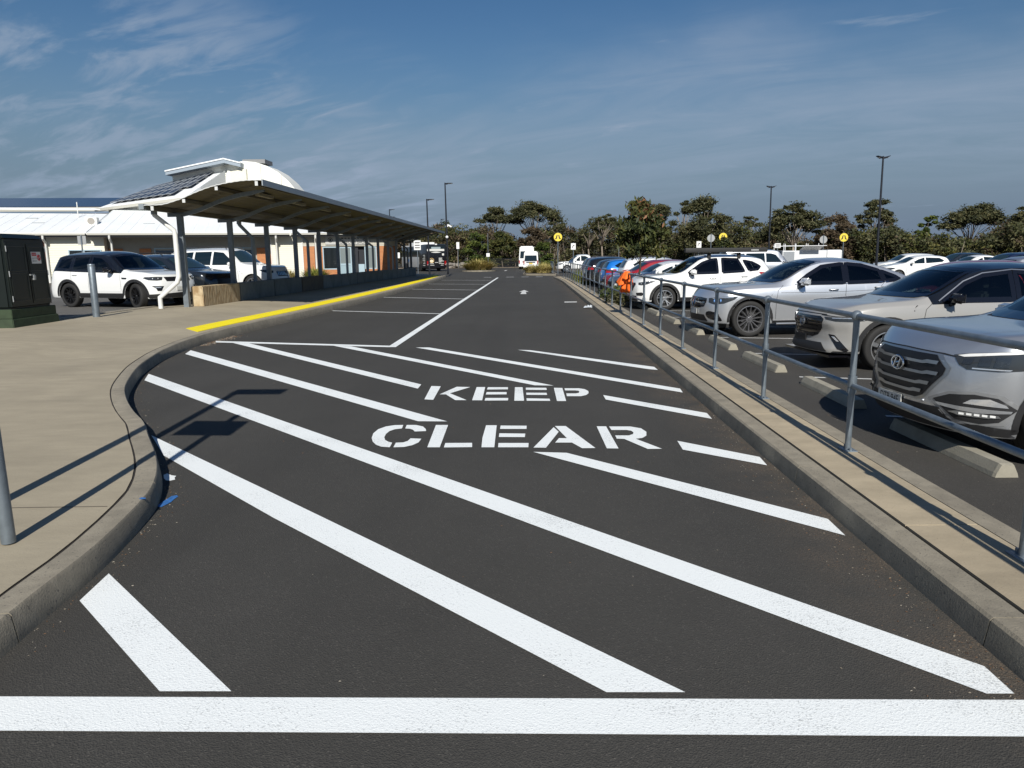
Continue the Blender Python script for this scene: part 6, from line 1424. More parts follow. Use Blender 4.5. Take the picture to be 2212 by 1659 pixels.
# ---- the bus
def bus():
    t = thing('bus', 'black tour bus with white signwriting on its rear and silver front half', 'bus', (-11.25, 88.0, 0.0), R(26))
    mk = mat('bus_black', (0.008, 0.008, 0.010), .18, coat=.5); ms = mat('bus_silver', (0.42, 0.42, 0.41), .35, metal=.2); mw = mat('bus_roof_white', (0.75, 0.75, 0.73), .4); mgr = mat('bus_lettering', (0.62, 0.62, 0.58), .5); mgold = mat('bus_gold', (0.52, 0.36, 0.15), .5); mcr = mat('bus_cream', (0.78, 0.66, 0.46), .5)
    W, L_, H_ = 2.5, 10.5, 3.18; hw = W/2
    mb = MB(); mb.box((-hw, 0, .42), (hw, 3.0, H_), bev=.13); mb.build('rear_body', mk, t, smooth=35.0)
    mb = MB(); mb.box((-hw+.01, 2.8, .45), (hw-.01, L_, 1.72), bev=.06); mb.build('side_panel', ms, t, smooth=35.0)
    mb = MB(); mb.box((-hw+.02, 2.7, 1.70), (hw-.02, L_-.1, 2.98), bev=.06); mb.build('window_band', M_GLASS, t, smooth=35.0)
    mb = MB(); mb.box((-hw+.02, 2.9, 2.96), (hw-.02, L_-.05, 3.12), bev=.05); mb.build('roof', mw, t, smooth=35.0); mb = MB(); mb.box((-hw+.35, 3.2, 3.10), (hw-.35, 8.2, 3.48), bev=.14); mb.build('roof_pod', mw, t, smooth=35.0)
    mb = MB(); mb.box((-.98, -.012, 2.42), (.98, .0, 3.0)); mb.build('rear_window', M_GLASS, t)
    mb = MB(); mb.box((-.62, -.022, 2.62), (.52, -.008, 2.86)); mb.build('window_sticker', mat('bus_sticker', (0.28, 0.34, 0.36), .4), t)
    for (x0, x1, z0, z1) in ((-1.02, .98, 2.38, 2.62), (-1.15, -1.06, 2.38, 2.62), (.70, .94, 1.86, 2.1)):
        mb = MB(); mb.box((x0, -.03, z0), (x1, -.018, z1)); mb.build('sign_band', mgr, t)
    mb = MB(); mb.add([(-.7+1.3*k/12, -.025, 2.22+.10*math.sin(math.pi*k/12)) for k in range(13)]+[(.6-1.3*k/12, -.025, 2.22-.05*math.sin(math.pi*k/12)) for k in range(1, 12)], [tuple(range(24))]); mb.build('swoosh', mgr, t)
    mb = MB(); mb.lathe([(.30, 0), (.24, 0)], 24, axis='y', c=(-.62, -.022, 1.28)); mb.build('badge_ring', mgold, t); mb = MB(); mb.lathe([(.0, 0), (.22, 0)], 24, axis='y', c=(-.62, -.02, 1.22)); mb.v = [(x, y, 1.22+(z-1.22)*.8) for x, y, z in mb.v]; mb.build('badge', mcr, t)
    rg = random.Random(8)
    for k, w in enumerate((.42, .36, .46, .62, .32)): z = 1.52-.115*k; mb = MB(); mb.box((.28, -.02, z), (.28+w, -.006, z+.062)); mb.build('signwriting_line', mgr, t)
    for (x0, x1, z) in ((.28, .92, .90), (.5, .85, .70), (-.85, -.35, .88), (-.8, -.3, .70), (-.22, .20, 1.02)): mb = MB(); mb.box((x0, -.02, z), (x1, -.006, z+.05)); mb.build('signwriting_line', mgr, t)
    for s in (-1, 1): mb = MB(); mb.box((s*1.10-.10, -.03, .72), (s*1.10+.10, .02, 1.22), bev=.03); mb.build('tail_light', M_TAIL, t); mb = MB(); mb.box((s*1.10-.06, -.04, .74), (s*1.10+.06, -.028, .86)); mb.build('reverse_light', M_LAMPW, t)
    mb = MB(); mb.box((-1.15, -.05, .40), (1.15, .10, .62), bev=.03); mb.build('rear_bumper', mk, t); mb = MB(); mb.box((-.16, -.02, 3.10), (.10, .02, 3.24), bev=.02); mb.build('rear_camera', mw, t)
    for s in (-1, 1):
        for yy in (2.6, 8.4): mb = MB(); mb.lathe([(0, -.14), (.47, -.14), (.49, 0), (.47, .14), (0, .14)], 22, axis='x', c=(s*(hw-.13), yy, .49)); mb.build('wheel', M_TYRE, t)
    for k, (w, z) in enumerate(((.7, 1.85), (.55, 1.66), (.9, 1.44), (.85, 1.26), (.5, 1.06), (.7, .88), (.8, .66))): mb = MB(); mb.box((-hw-.012, .55, z), (-hw-.002, .55+w, z+.085)); mb.build('signwriting_line', mgr, t)
    # printed passenger picture on the silver flank: a plain blue shirted shape
    mb = MB(); mb.add([(-hw-.004+.0, 7.9, 1.1), (-hw-.004, 7.1, 1.1), (-hw-.004, 7.05, 1.35), (-hw-.004, 7.3, 1.5), (-hw-.004, 7.7, 1.5), (-hw-.004, 7.95, 1.32)], [tuple(range(6))]); mb.build('flank_print', mat('print_blue', (0.06, 0.20, 0.50), .5), t)
    mb = MB(); mb.box((-hw+.1, .3, .3), (hw-.1, L_-.5, .5)); mb.build('chassis', M_UNDER, t)
bus()
def truck():
    t = thing('truck', 'dark flatbed truck with round red tail lamps seen between shelter posts', 'truck', (-15.35, 77.5, .1), R(6))
    mb = MB(); mb.box((-.95, 2.0, .5), (.95, 4.2, 2.55), bev=.15); mb.build('cab', P_BLACK, t); mb = MB(); mb.box((-.8, 1.97, 1.55), (.8, 1.995, 2.35)); mb.build('rear_window', mat('cab_glass', (0.25, 0.30, 0.32), .1), t)
    mb = MB(); mb.box((-1.05, -.6, .72), (1.05, 2.0, .86)); mb.build('tray', M_SIGNBACK, t)
    for x in (-.75, -.35, .55): mb = MB(); mb.lathe([(0, -.02), (.11, -.02), (.11, .02)], 14, axis='y', c=(x, -.62, 1.0)); mb.build('tail_light', M_TAIL, t)
    for s in (-1, 1): mb = MB(); mb.lathe([(0, -.13), (.42, -.13), (.43, .13), (0, .13)], 18, axis='x', c=(s*.8, .4, .43)); mb.build('wheel', M_TYRE, t); mb = MB(); mb.box((s*.5-.13, -.64, .48), (s*.5+.13, -.62, .70)); mb.build('mud_flap', M_SIGNWHITE, t)
    mb = MB(); mb.box((1.12, 2.2, 1.5), (1.42, 2.3, 2.1), bev=.03); mb.build('wing_mirror', M_SIGNWHITE, t)
truck()
# ================================================================ BUILDINGS
M_WBOARD = mat('cream_weatherboard', (0.72, 0.69, 0.57), 0.6, var=.05, vscale=.6); M_ROOFW = mat('white_roof_sheet', (0.80, 0.82, 0.82), 0.5, var=.03, vscale=.8, stretch=(6, .3, 1), var2=.05, v2scale=.3)
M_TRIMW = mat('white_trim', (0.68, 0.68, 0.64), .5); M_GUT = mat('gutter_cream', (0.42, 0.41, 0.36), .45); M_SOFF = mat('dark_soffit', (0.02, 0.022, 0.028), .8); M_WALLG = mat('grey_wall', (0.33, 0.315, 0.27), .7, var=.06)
M_BFRAME = mat('pale_blue_frame', (0.36, 0.47, 0.53), .5); M_WGLASS = mat('building_glass', (0.012, 0.016, 0.018), .06, spec=.7); M_BLIND = mat('window_blind', (0.16, 0.19, 0.19), .5)
def brick_fn(c1, c2, mort):
    def fn(nt, b, N, L):
        tc = N('ShaderNodeTexCoord'); mp = N('ShaderNodeMapping'); mp.inputs['Rotation'].default_value = (R(90), 0, 0); L(tc.outputs['Object'], mp.inputs[0])
        bt = N('ShaderNodeTexBrick'); bt.inputs['Scale'].default_value = 1.0; bt.inputs['Color1'].default_value = (*c1, 1); bt.inputs['Color2'].default_value = (*c2, 1); bt.inputs['Mortar'].default_value = (*mort, 1)
        bt.inputs['Brick Width'].default_value = .24; bt.inputs['Row Height'].default_value = .086; bt.inputs['Mortar Size'].default_value = .006; L(mp.outputs[0], bt.inputs['Vector'])
        L(bt.outputs[0], b.inputs['Base Color']); b.inputs['Roughness'].default_value = .85
    return fn
M_BRICK = node_mat('orange_brick', brick_fn((0.42, 0.15, 0.055), (0.50, 0.20, 0.075), (0.36, 0.24, 0.15)))
M_BRICKR = node_mat('red_brick', brick_fn((0.16, 0.05, 0.03), (0.20, 0.065, 0.04), (0.15, 0.09, 0.07)))
def boards(u0, u1, v, z0, z1, step=.15):
    mb = MB(); n = max(1, int((z1-z0)/step)); vs = []
    for k in range(n):
        za, zb = z0+k*step, min(z0+(k+1)*step, z1); vs += [(u0, v-.022, za), (u1, v-.022, za), (u1, v-.002, zb), (u0, v-.002, zb)]
    for k in range(n): mb.add(vs[4*k:4*k+4], [(0, 1, 2, 3)]); mb.add([vs[4*k], vs[4*k+1], (u1, v, vs[4*k][2]), (u0, v, vs[4*k][2])], [(0, 3, 2, 1)])
    return mb
def window_unit(t, u0, u1, v, z0, z1, mull=(), glass=M_WGLASS, louvre=False):
    mb = MB(); fw = .07
    for a, b, c, d in ((u0, u1, z0, z0+fw), (u0, u1, z1-fw, z1), (u0, u0+fw, z0+fw, z1-fw), (u1-fw, u1, z0+fw, z1-fw))+tuple((m-fw/2, m+fw/2, z0+fw, z1-fw) for m in mull): mb.box((a, v-.06, c), (b, v-.005, d))
    w = mb.build('window', M_BFRAME, t)
    e = [u0+fw]+[x for m in mull for x in (m-fw/2, m+fw/2)]+[u1-fw]
    for a, b in zip(e[0::2], e[1::2]):
        if louvre:
            k = 0; z = z0+fw+.02
            while z < z1-fw-.1:
                mb = MB(); mb.prism([(a, v-.03, z), (b, v-.03, z), (b, v-.012, z+.13), (a, v-.012, z+.13)], (0, -.006, 0)); mb.build('louvre', glass, w); z += .14
        else: mb = MB(); mb.box((a, v-.03, z0+fw), (b, v-.022, z1-fw)); mb.build('pane', glass, w)
    return w
def low_building():
    t = thing('school_building', 'long low building with white metal roof and cream weatherboards', 'building', (-17, 51, .2), R(18)); t2 = t
    E = 3.18
    mb = MB(); mb.box((-20, .02, 0), (-14.55, 9, E-.05)); mb.build('brick_wall', M_BRICKR, t)
    mb = MB(); mb.box((-14.5, .02, 0), (-11.2, 9, E-.12)); mb.build('wall', M_WBOARD, t); boards(-14.5, -11.2, .02, .2, E-.15).build('weatherboards', M_WBOARD, t)
    mb = MB(); mb.box((-11.15, .9, 0), (-.95, 9, E-.1)); mb.build('rear_wall', M_WALLG, t)
    for (a, b) in ((-11.15, -10.3), (-9.3, -8.6), (-1.9, -.95)): mb = MB(); mb.box((a, .80, 0), (b, .9, 2.25)); mb.build('brick_pier', M_BRICK, t)
    window_unit(t, -8.4, -4.2, .895, .9, 2.28, (-7.0, -5.6), louvre=True); window_unit(t, -3.4, -2.1, .895, .9, 2.28, (-2.75,), louvre=True); window_unit(t, -13.3, -11.4, .0, .9, 2.2, (-12.4,))
    # roof planes
    def roof(u0, u1, v0, z0, v1, z1, name='roof'):
        mb = MB(); mb.prism([(u0, v0, z0), (u1, v0, z0), (u1, v1, z1), (u0, v1, z1)], (0, 0, .06)); ob = mb.build(name, M_ROOFW, t)
        mb = MB(); n = int((u1-u0)/.76)
        for k in range(n+1): u = u0+.02+(u1-u0-.04)*k/max(1, n); mb.prism([(u-.02, v0, z0+.055), (u+.02, v0, z0+.055), (u+.02, v1, z1+.055), (u-.02, v1, z1+.055)], (0, 0, .018))
        mb.build('roof_ribs', M_ROOFW, ob); return ob
    r1 = roof(-20.5, -12.05, -.55, E+.02, 6.0, E+1.55); r2 = roof(-11.95, .35, -.75, E-.02, 7.6, E+1.95); r3 = roof(-20.5, -.5, 7.6, E+1.95, 7.9, E+2.05, 'ridge_cap'); r4 = roof(.45, 8.2, -.55, E-.05, 5.5, E+1.3)
    mb = MB(); mb.prism([(-12.05, -.55, E-.05), (-12.05, 7.6, E-.05), (-12.05, 7.6, E+1.95), (-12.05, -.55, E+.05)], (.08, 0, 0)); mb.build('gable_board', M_TRIMW, r2)
    for (a, b, v) in ((-20.5, -12.1, -.62), (-11.95, .35, -.82), (.45, 8.2, -.62)):
        mb = MB(); mb.box((a, v-.02, E-.10), (b, v+.10, E+.03), bev=.02); mb.build('gutter', M_GUT, t); mb = MB(); mb.box((a, v+.12, E-.14), (b, .85, E-.06)); mb.build('soffit', M_SOFF, t)
        mb = MB(); mb.box((a, v+.10, E-.22), (b, v+.14, E-.08)); mb.build('fascia', M_SOFF, t)
    for u, v in ((-14.5, -.35), (-10.7, -.55), (-.55, -.5), (2.05, -.35)):
        mb = MB(); mb.tube([(u, v-.2, E-.08), (u, v-.2, E-.3), (u, v+.25, E-.55), (u, v+.28, 0.1)], .075, 10); mb.build('downpipe', M_TRIMW, t, smooth=40.0)
    # roof plant, vents and a mast
    mb = MB(); mb.box((-12.6, 1.9, E+.62), (-11.9, 2.6, E+1.15), bev=.03); ac = mb.build('air_conditioner', M_TRIMW, r2); mb = MB(); mb.lathe([(.0, 0), (.22, 0)], 16, axis='y', c=(-12.25, 1.89, E+.9)); mb.build('fan_grille', mat('fan_grille', (0.30, 0.28, 0.25), .8), ac)
    for u, v in ((-15.5, 2.4), (-16.3, 4.0), (-8.8, 2.2), (-2.2, 3.0)):
        z = E+.02+(v+.6)*.235; mb = MB(); mb.box((u-.35, v, z), (u+.35, v+.18, z+.10)); mb.build('roof_vent', mat('vent_grey', (0.25, 0.27, 0.28), .6), r2)
    mb = MB(); mb.tube([(-13.6, 4.5, E+1.1), (-13.6, 4.5, E+2.3)], .03, 6); mb.build('mast', M_TRIMW, r1)
    # weatherboard bay and uniform shop
    mb = MB(); mb.box((-.9, .02, 0), (1.16, 7, E-.12)); mb.build('wall', M_WBOARD, t); boards(-.9, 1.16, .02, .1, E-.15, .13).build('weatherboards', M_WBOARD, t)
    for ua, ub in ((-.95, -.88), (1.12, 1.19)): mb = MB(); mb.box((ua, -.03, .05), (ub, .03, E-.15)); mb.build('corner_board', M_TRIMW, t)
    mb = MB(); mb.box((1.2, -.06, 0), (1.95, 7, 2.30)); mb.build('brick_wall', M_BRICK, t); mb = MB(); mb.box((2.5, .0, 0), (3.55, .3, .70)); mb.build('brick_wall', M_BRICK, t); mb = MB(); mb.box((5.45, .0, 0), (6.24, .3, .70)); mb.build('brick_wall', M_BRICK, t)
    mb = MB(); mb.box((6.25, -.02, .0), (7.7, 7, 2.30)); mb.build('brick_wall', M_BRICK, t); mb = MB(); mb.box((1.95, .06, 0), (2.5, 7, 2.3)); mb.build('brick_pier', M_BRICK, t)
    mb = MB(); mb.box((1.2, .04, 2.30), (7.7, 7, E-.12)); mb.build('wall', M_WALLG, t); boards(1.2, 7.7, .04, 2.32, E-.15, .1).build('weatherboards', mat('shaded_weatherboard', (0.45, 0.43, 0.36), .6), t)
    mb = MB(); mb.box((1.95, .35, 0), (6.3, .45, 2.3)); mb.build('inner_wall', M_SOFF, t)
    window_unit(t, 2.5, 3.55, .06, .70, 2.28); window_unit(t, 5.4, 6.25, .06, .70, 2.28, glass=M_BLIND)
    for a, b, g in ((3.62, 4.48, M_BLIND),):
        mb = MB(); 
        for q in ((a, a+.08, .05, 2.25), (b-.08, b, .05, 2.25), (a+.08, b-.08, .05, .2), (a+.08, b-.08, 1.0, 1.1), (a+.08, b-.08, 2.17, 2.25)): mb.box((q[0], .0, q[2]), (q[1], .06, q[3]))
        d = mb.build('door', M_BFRAME, t); mb = MB(); mb.box((a+.08, .025, .2), (b-.08, .033, 1.0)); mb.build('lower_panel', mat('door_panel_blue', (0.28, 0.38, 0.42), .5), d); mb = MB(); mb.box((a+.08, .025, 1.1), (b-.08, .033, 2.17)); mb.build('pane', g, d)
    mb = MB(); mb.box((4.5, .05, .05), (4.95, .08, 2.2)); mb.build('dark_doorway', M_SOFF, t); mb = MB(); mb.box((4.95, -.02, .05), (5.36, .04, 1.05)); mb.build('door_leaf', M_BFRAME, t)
    sg = MB().box((2.72, -.05, 2.42), (5.75, .0, 3.02)).build('shop_sign', mat('sign_board', (0.46, 0.46, 0.44), .6), t)
    def lettering(txt, size, u, z, sx=1.0): tm = text_mesh(txt, size, (sx, 1)); tm.xf(Matrix(((1, 0, 0, u), (0, 0, -1, -.056), (0, 1, 0, z), (0, 0, 0, 1)))).build('sign_lettering', M_BLACK, sg)
    lettering('UNIFORM SHOP', .26, 4.62, 2.56, .98)
    mb = MB()
    for k in range(9): mb.box((3.6+.22*k, -.056, 2.82), (3.6+.22*k+.15, -.051, 2.90))
    mb.build('small_print', M_BLACK, sg); mb = MB(); mb.lathe([(.17, 0), (.13, 0)], 20, axis='y', c=(3.06, -.056, 2.74)); mb.box((3.0, -.058, 2.66), (3.12, -.052, 2.82)); mb.build('round_crest', M_BLACK, sg)
low_building()
def hall():
    t = thing('school_hall', 'tall white hall with curved vault roof and solar panels', 'building', (-24, 62, .2)); O = Matrix.Translation((24, -62, -.2)); A = atY
    M_HW = mat('hall_white_panel', (0.76, 0.76, 0.70), .55, var=.04, vscale=.3); M_SOL = mat('solar_panel', (0.018, 0.026, 0.045), .28, spec=.3); M_SOLF = mat('solar_frame', (0.45, 0.48, 0.50), .4, metal=.5); M_FAS = mat('hall_fascia', (0.28, 0.33, 0.38), .5)
    # vault end wall: its curved profile, extruded away from the viewer
    pr = [(-27.2, .2)]+[(-24.6, 9.35), (-23.4, 9.55), (-22.4, 9.45), (-21.5, 9.15), (-20.6, 8.65), (-19.8, 7.95), (-19.1, 7.1), (-18.5, 6.2), (-18.0, 5.1), (-17.7, 4.0), (-17.5, .2)]
    mb = MB(); mb.prism([(x, 61.2, z) for x, z in pr], (0, 2.6, 0)); v = mb.xf(O).build('vault', M_HW, t, smooth=30.0)
    for x in (-22.0, -20.35): mb = MB(); mb.box((x-.02, 61.17, 3), (x+.02, 61.195, 9.25 if x < -21 else 8.4)); mb.xf(O).build('panel_joint', M_GUT, v)
    mb = MB(); mb.box((-23.6, 61.6, 9.40), (-21.75, 63.4, 9.72)); mb.xf(O).build('roof_monitor', mat('monitor_louvre', (0.22, 0.22, 0.22), .7), t)
    # clerestory with its overhanging roof
    a, p, e = A(357, 371, 60.5), A(483, 344, 60.5), A(519, 353, 60.5)
    mb = MB(); mb.prism([a, p, e, e+Vector((0, 0, -.28)), p+Vector((0, 0, -.28)), a+Vector((0, 0, -.26))], (0, 9, 0)); r = mb.xf(O).build('clerestory_roof', M_FAS, t)
    mb = MB(); mb.prism([a+Vector((-.03, -.06, .0)), p+Vector((0, -.06, 0)), e+Vector((.02, -.06, 0)), e+Vector((.02, -.06, .10)), p+Vector((0, -.06, .10)), a+Vector((-.03, -.06, .10))], (0, 9.2, 0)); mb.xf(O).build('roof_sheet', M_ROOFW, r)
    mb = MB(); q = [A(372, 378, 61.4), A(486, 350, 61.4), A(517, 357, 61.4)]; mb.prism([q[0], q[1], q[2], Vector((q[2].x, 61.4, 3)), Vector((q[0].x, 61.4, 3))], (0, 7, 0)); w = mb.xf(O).build('clerestory_wall', M_HW, t)
    mb = MB()
    for k in range(26):
        z = 6.2+k*.13; mb.box((-25.35, 61.36, z), (-24.25, 61.385, z+.06))
    mb.xf(O).build('louvre_panel', M_HW, w)
    # solar roof plane
    TL, TR, BR, BL = Vector((-31.0, 62, 7.62)), Vector((-25.9, 62, 8.80)), Vector((-25.75, 55, 6.42)), Vector((-31.2, 55, 5.72))
    n = (TR-TL).cross(BL-TL).normalized(); n = n if n.z > 0 else -n
    mb = MB(); ex = .5; mb.prism([TL+(TL-TR).normalized()*.8, TR+Vector((.55, .4, .25)), BR+Vector((.55, -.6, -.18)), BL+(BL-BR).normalized()*.8+Vector((0, -.6, -.18))], -n*.22); sr = mb.xf(O).build('solar_roof', M_ROOFW, t)
    nx, ny = 9, 4
    for i in range(nx):
        for j in range(ny):
            def Q(s, tt): return (TL.lerp(TR, s)).lerp(BL.lerp(BR, s), tt)+n*.20
            s0, s1, t0, t1 = i/nx+.006, (i+1)/nx-.006, j/ny+.008, (j+1)/ny-.008
            if i == nx-1 and j == ny-1: continue
            mb = MB(); mb.prism([Q(s0, t0), Q(s1, t0), Q(s1, t1), Q(s0, t1)], -n*.04); pn = mb.xf(O).build('solar_panel', M_SOL, sr)
            mb = MB(); c = [Q(s0, t0)+n*.004, Q(s1, t0)+n*.004, Q(s1, t1)+n*.004, Q(s0, t1)+n*.004]
            for a_, b_ in zip(c, c[1:]+c[:1]): mb.tube([a_, b_], .018, 4)
            mb.xf(O).build('frame', M_SOLF, pn)
    mb = MB(); mb.prism([BL+Vector((-.8, -.75, -.28)), BR+Vector((.2, -.75, -.28)), BR+Vector((.2, -.75, -.48)), BL+Vector((-.8, -.75, -.48))], (0, .2, 0)); mb.xf(O).build('gutter', M_GUT, t)
    # gable wall under the solar roof, facing the viewer
    g = [A(486, 368, 60.0), A(433, 406, 57.0), A(395, 425, 55.4), A(330, 450, 54.6)]
    mb = MB(); mb.add([g[0], g[1], Vector((g[1].x, 57.0, 3.0)), Vector((g[0].x, 60, 3.0))], [(0, 1, 2, 3)]); mb.add([g[1], g[2], Vector((g[2].x, 55.4, 3.0)), Vector((g[1].x, 57, 3.0))], [(0, 1, 2, 3)]); mb.xf(O).build('gable_wall', mat('gable_panel', (0.52, 0.54, 0.53), .6), t)
    mb = MB(); mb.prism([(-31.5, 55.2, 3.0), (-25.6, 55.2, 3.0), (-25.6, 55.2, 6.15), (-31.5, 55.2, 5.5)], (0, 6, 0)); mb.xf(O).build('lower_wall', M_HW, t)
    mb = MB(); mb.prism([(-24.4, 60.9, 3.0), (-23.1, 60.9, 3.0), (-23.1, 60.9, 8.9), (-24.4, 60.9, 8.7)], (0, .3, 0)); mb.xf(O).build('corner_wall', M_WBOARD, t)
hall()
def far_roof():
    t = thing('solar_roof_building', 'far building with long dark solar roof behind the white roof', 'building', (-50, 74, .2), R(6))
    mb = MB(); mb.box((-10, 0, 0), (14.5, 8, 6.2)); mb.build('wall', M_SOFF, t)
    mb = MB(); mb.box((-10.5, -.8, 6.35), (15, -.65, 6.75)); mb.build('gutter', M_GUT, t); mb = MB(); mb.prism([(-10.5, -.6, 6.75), (15, -.6, 6.75), (15, 6, 8.1), (-10.5, 6, 8.1)], (0, 0, .08)); mb.build('solar_roof', mat('solar_roof_dark', (0.02, 0.026, 0.05), .15), t)
far_roof()
# ================================================================ VEGETATION
def leaf_fn(c1, c2, c3):
    def fn(nt, b, N, L):
        tc = N('ShaderNodeTexCoord'); n = N('ShaderNodeTexNoise'); n.inputs['Scale'].default_value = .55; n.inputs['Detail'].default_value = 3; L(tc.outputs['Object'], n.inputs['Vector'])
        g = N('ShaderNodeNewGeometry')
        s = N('ShaderNodeMath'); s.operation = 'MULTIPLY_ADD'; L(g.outputs['Random Per Island'], s.inputs[0]); s.inputs[1].default_value = .45; L(n.outputs[0], s.inputs[2])
        r = N('ShaderNodeValToRGB'); e = r.color_ramp.elements; e[0].position = .42; e[0].color = (*c1, 1); e[1].position = 1.0; e[1].color = (*c3, 1); m = e.new(.70); m.color = (*c2, 1); L(s.outputs[0], r.inputs[0])
        L(r.outputs[0], b.inputs['Base Color']); b.inputs['Roughness'].default_value = .62; b.inputs['Specular IOR Level'].default_value = .25
    return fn
M_LEAF = node_mat('gum_leaf', leaf_fn((0.024, 0.029, 0.014), (0.055, 0.060, 0.026), (0.115, 0.105, 0.046)))
M_LEAFB = node_mat('brown_scrub_leaf', leaf_fn((0.032, 0.026, 0.016), (0.070, 0.053, 0.032), (0.135, 0.098, 0.060)))
M_LEAFG = node_mat('green_shrub_leaf', leaf_fn((0.022, 0.036, 0.010), (0.055, 0.080, 0.018), (0.130, 0.145, 0.028)))
M_LEAFT = node_mat('glossy_tree_leaf', leaf_fn((0.020, 0.030, 0.012), (0.052, 0.062, 0.018), (0.115, 0.105, 0.030)))
M_STRAW = node_mat('strappy_grass', leaf_fn((0.15, 0.145, 0.04), (0.34, 0.29, 0.09), (0.58, 0.46, 0.21)))
M_GREENG = node_mat('fresh_strappy_grass', leaf_fn((0.07, 0.11, 0.022), (0.19, 0.22, 0.04), (0.40, 0.36, 0.11)))
M_BARK = mat('gum_bark', (0.20, 0.165, 0.13), .9, var=.3, vscale=3); M_BARKD = mat('dark_bark', (0.045, 0.036, 0.028), .9, var=.3, vscale=3); M_BARKP = mat('pale_bark', (0.30, 0.25, 0.20), .9, var=.25, vscale=2)
def leaves(centres, radii, per, size, rs, flat=0.5, elong=1.0):
    """leaf quads spread through ellipsoidal clumps"""
    C = np.repeat(np.asarray(centres, float), per, axis=0); Rr = np.repeat(np.asarray(radii, float), per, axis=0); n = len(C)
    d = rs.normal(size=(n, 3)); d /= np.linalg.norm(d, axis=1)[:, None]; rad = rs.random(n)**0.42; far_ = rs.random(n) < 0.22; rad[far_] = 0.8+0.75*rs.random(far_.sum())
    P = C+d*rad[:, None]*Rr
    a = rs.normal(size=(n, 3)); a[:, 2] *= flat; a /= np.linalg.norm(a, axis=1)[:, None]
    b = rs.normal(size=(n, 3)); b -= a*(a*b).sum(1)[:, None]; b /= np.linalg.norm(b, axis=1)[:, None]
    s = size*(0.6+0.8*rs.random(n)); a *= (s*elong)[:, None]; b *= s[:, None]*0.55
    V = np.empty((n, 4, 3)); V[:, 0] = P-a; V[:, 1] = P-b; V[:, 2] = P+a; V[:, 3] = P+b
    return V.reshape(-1, 3)
def quad_mesh(name, V, m, parent=None, kind=None, origin=(0, 0, 0)):
    V = V-np.asarray(origin); n = len(V)//4; me = bpy.data.meshes.new(name); me.vertices.add(n*4); me.vertices.foreach_set('co', V.astype(np.float32).ravel()); me.loops.add(n*4); me.loops.foreach_set('vertex_index', np.arange(n*4, dtype=np.int32))
    me.polygons.add(n); me.polygons.foreach_set('loop_start', np.arange(0, n*4, 4, dtype=np.int32)); me.materials.append(m); me.update(); me.validate()
    return link(name, me, parent, kind)
def gum(label, px, Y, top_y, half_px, crown_frac=.45, seed=0, dens=1.0, m=M_LEAF, bark=M_BARK, sparse=False, name='gum_tree', base_z=0.0, group='gum trees on the bush edge', lean=0.0, clumps=26, shape='umbrella', leaf=.17):
    rs = np.random.RandomState(seed); rg = random.Random(seed); k = Y/1580.0
    top = atY(px, top_y, Y); X, H_ = top.x, top.z-base_z; rx = half_px*k
    t = thing(name, label, 'tree', (X, Y, base_z), 0, group); cs = []; rr = []; mb = MB()
    hb = H_*(1-crown_frac); fork = H_*(.30 if not sparse else .35); sw = rg.uniform(-.25, .25)
    mb.tube([(0, 0, 0), (sw*.4, 0, fork*.5), (sw, .1, fork)], [H_*.020, H_*.016, H_*.013], 7)
    for i in range(clumps):
        a = rg.uniform(0, 6.283); q = math.sqrt(rg.random()); cx, cy = math.cos(a)*q*rx*.88, math.sin(a)*q*rx*.8
        if shape == 'umbrella': cz = hb+(H_-hb)*(1-q*q*.62)*rg.uniform(.55, .97)+lean*cx
        elif shape == 'column': cz = lerp(hb, H_, rg.random()**.8)*.97; sc = .55+.45*math.sin(math.pi*min(1, (cz-hb)/(H_-hb)*.9+.1)); cx *= sc; cy *= sc
        else: cz = lerp(hb, H_*.97, rg.random()); sc = math.sqrt(max(.1, 1-((cz-hb)/(H_-hb)*1.6-.6)**2)); cx *= sc; cy *= sc
        r_ = rx*rg.uniform(.12, .27)*(.85 if sparse else 1.0); cs.append((cx, cy, cz)); rr.append((r_*1.15, r_, r_*(.5 if shape == 'umbrella' else .72)))
        p0 = Vector((sw, .1, fork)); p2 = Vector((cx, cy, cz-.1)); p1 = p0.lerp(p2, .5)+Vector((-cx*.18+rg.uniform(-.2, .2), rg.uniform(-.2, .2), -.05*H_+rg.uniform(0, .06)*H_))
        if i % 2 == 0 or sparse: mb.tube([p0, p1, p2], [H_*.0085, H_*.005, H_*.002], 5)
    mb.build('trunk', bark, t, smooth=True)
    V = leaves(cs, rr, int(230*dens), leaf*.72, rs, elong=1.35); quad_mesh('crown', V, m, t)
    return t
gum('rounded gum tree with open lower branches beside the taller gum', 1070, 128, 446, 42, .36, 1, 1.2, clumps=34)
gum('tallest dark gum tree with broad domed crown at the road end', 1152, 126, 430, 56, .42, 2, 1.3, clumps=48)
gum('slender gum sprays leaning out beside the tallest gum', 1198, 124, 458, 22, .35, 3, .7, sparse=True, clumps=12)
gum('thin sparse gum with two tufts above the railing row', 1303, 112, 450, 32, .45, 4, .55, sparse=True, clumps=16)
gum('low sparse gum left of the small car park tree', 1275, 115, 468, 24, .45, 31, .6, sparse=True, clumps=12)
gum('dark upright gum behind the small car park tree', 1425, 108, 440, 36, .62, 5, 1.1, shape='round', clumps=34)
gum('wispy tall gum spray between two dark gums', 1478, 112, 422, 24, .4, 6, .55, sparse=True, clumps=11)
gum('wide dense dark gum in front of the bush', 1525, 100, 430, 62, .72, 7, 1.4, shape='round', clumps=60)
gum('small flat topped gum beside the far lamp pole', 1622, 120, 466, 34, .35, 8, .6, sparse=True, clumps=16)
gum('rounded gum tree with pale branching trunk', 1720, 92, 432, 58, .62, 9, 1.0, bark=M_BARKP, clumps=50)
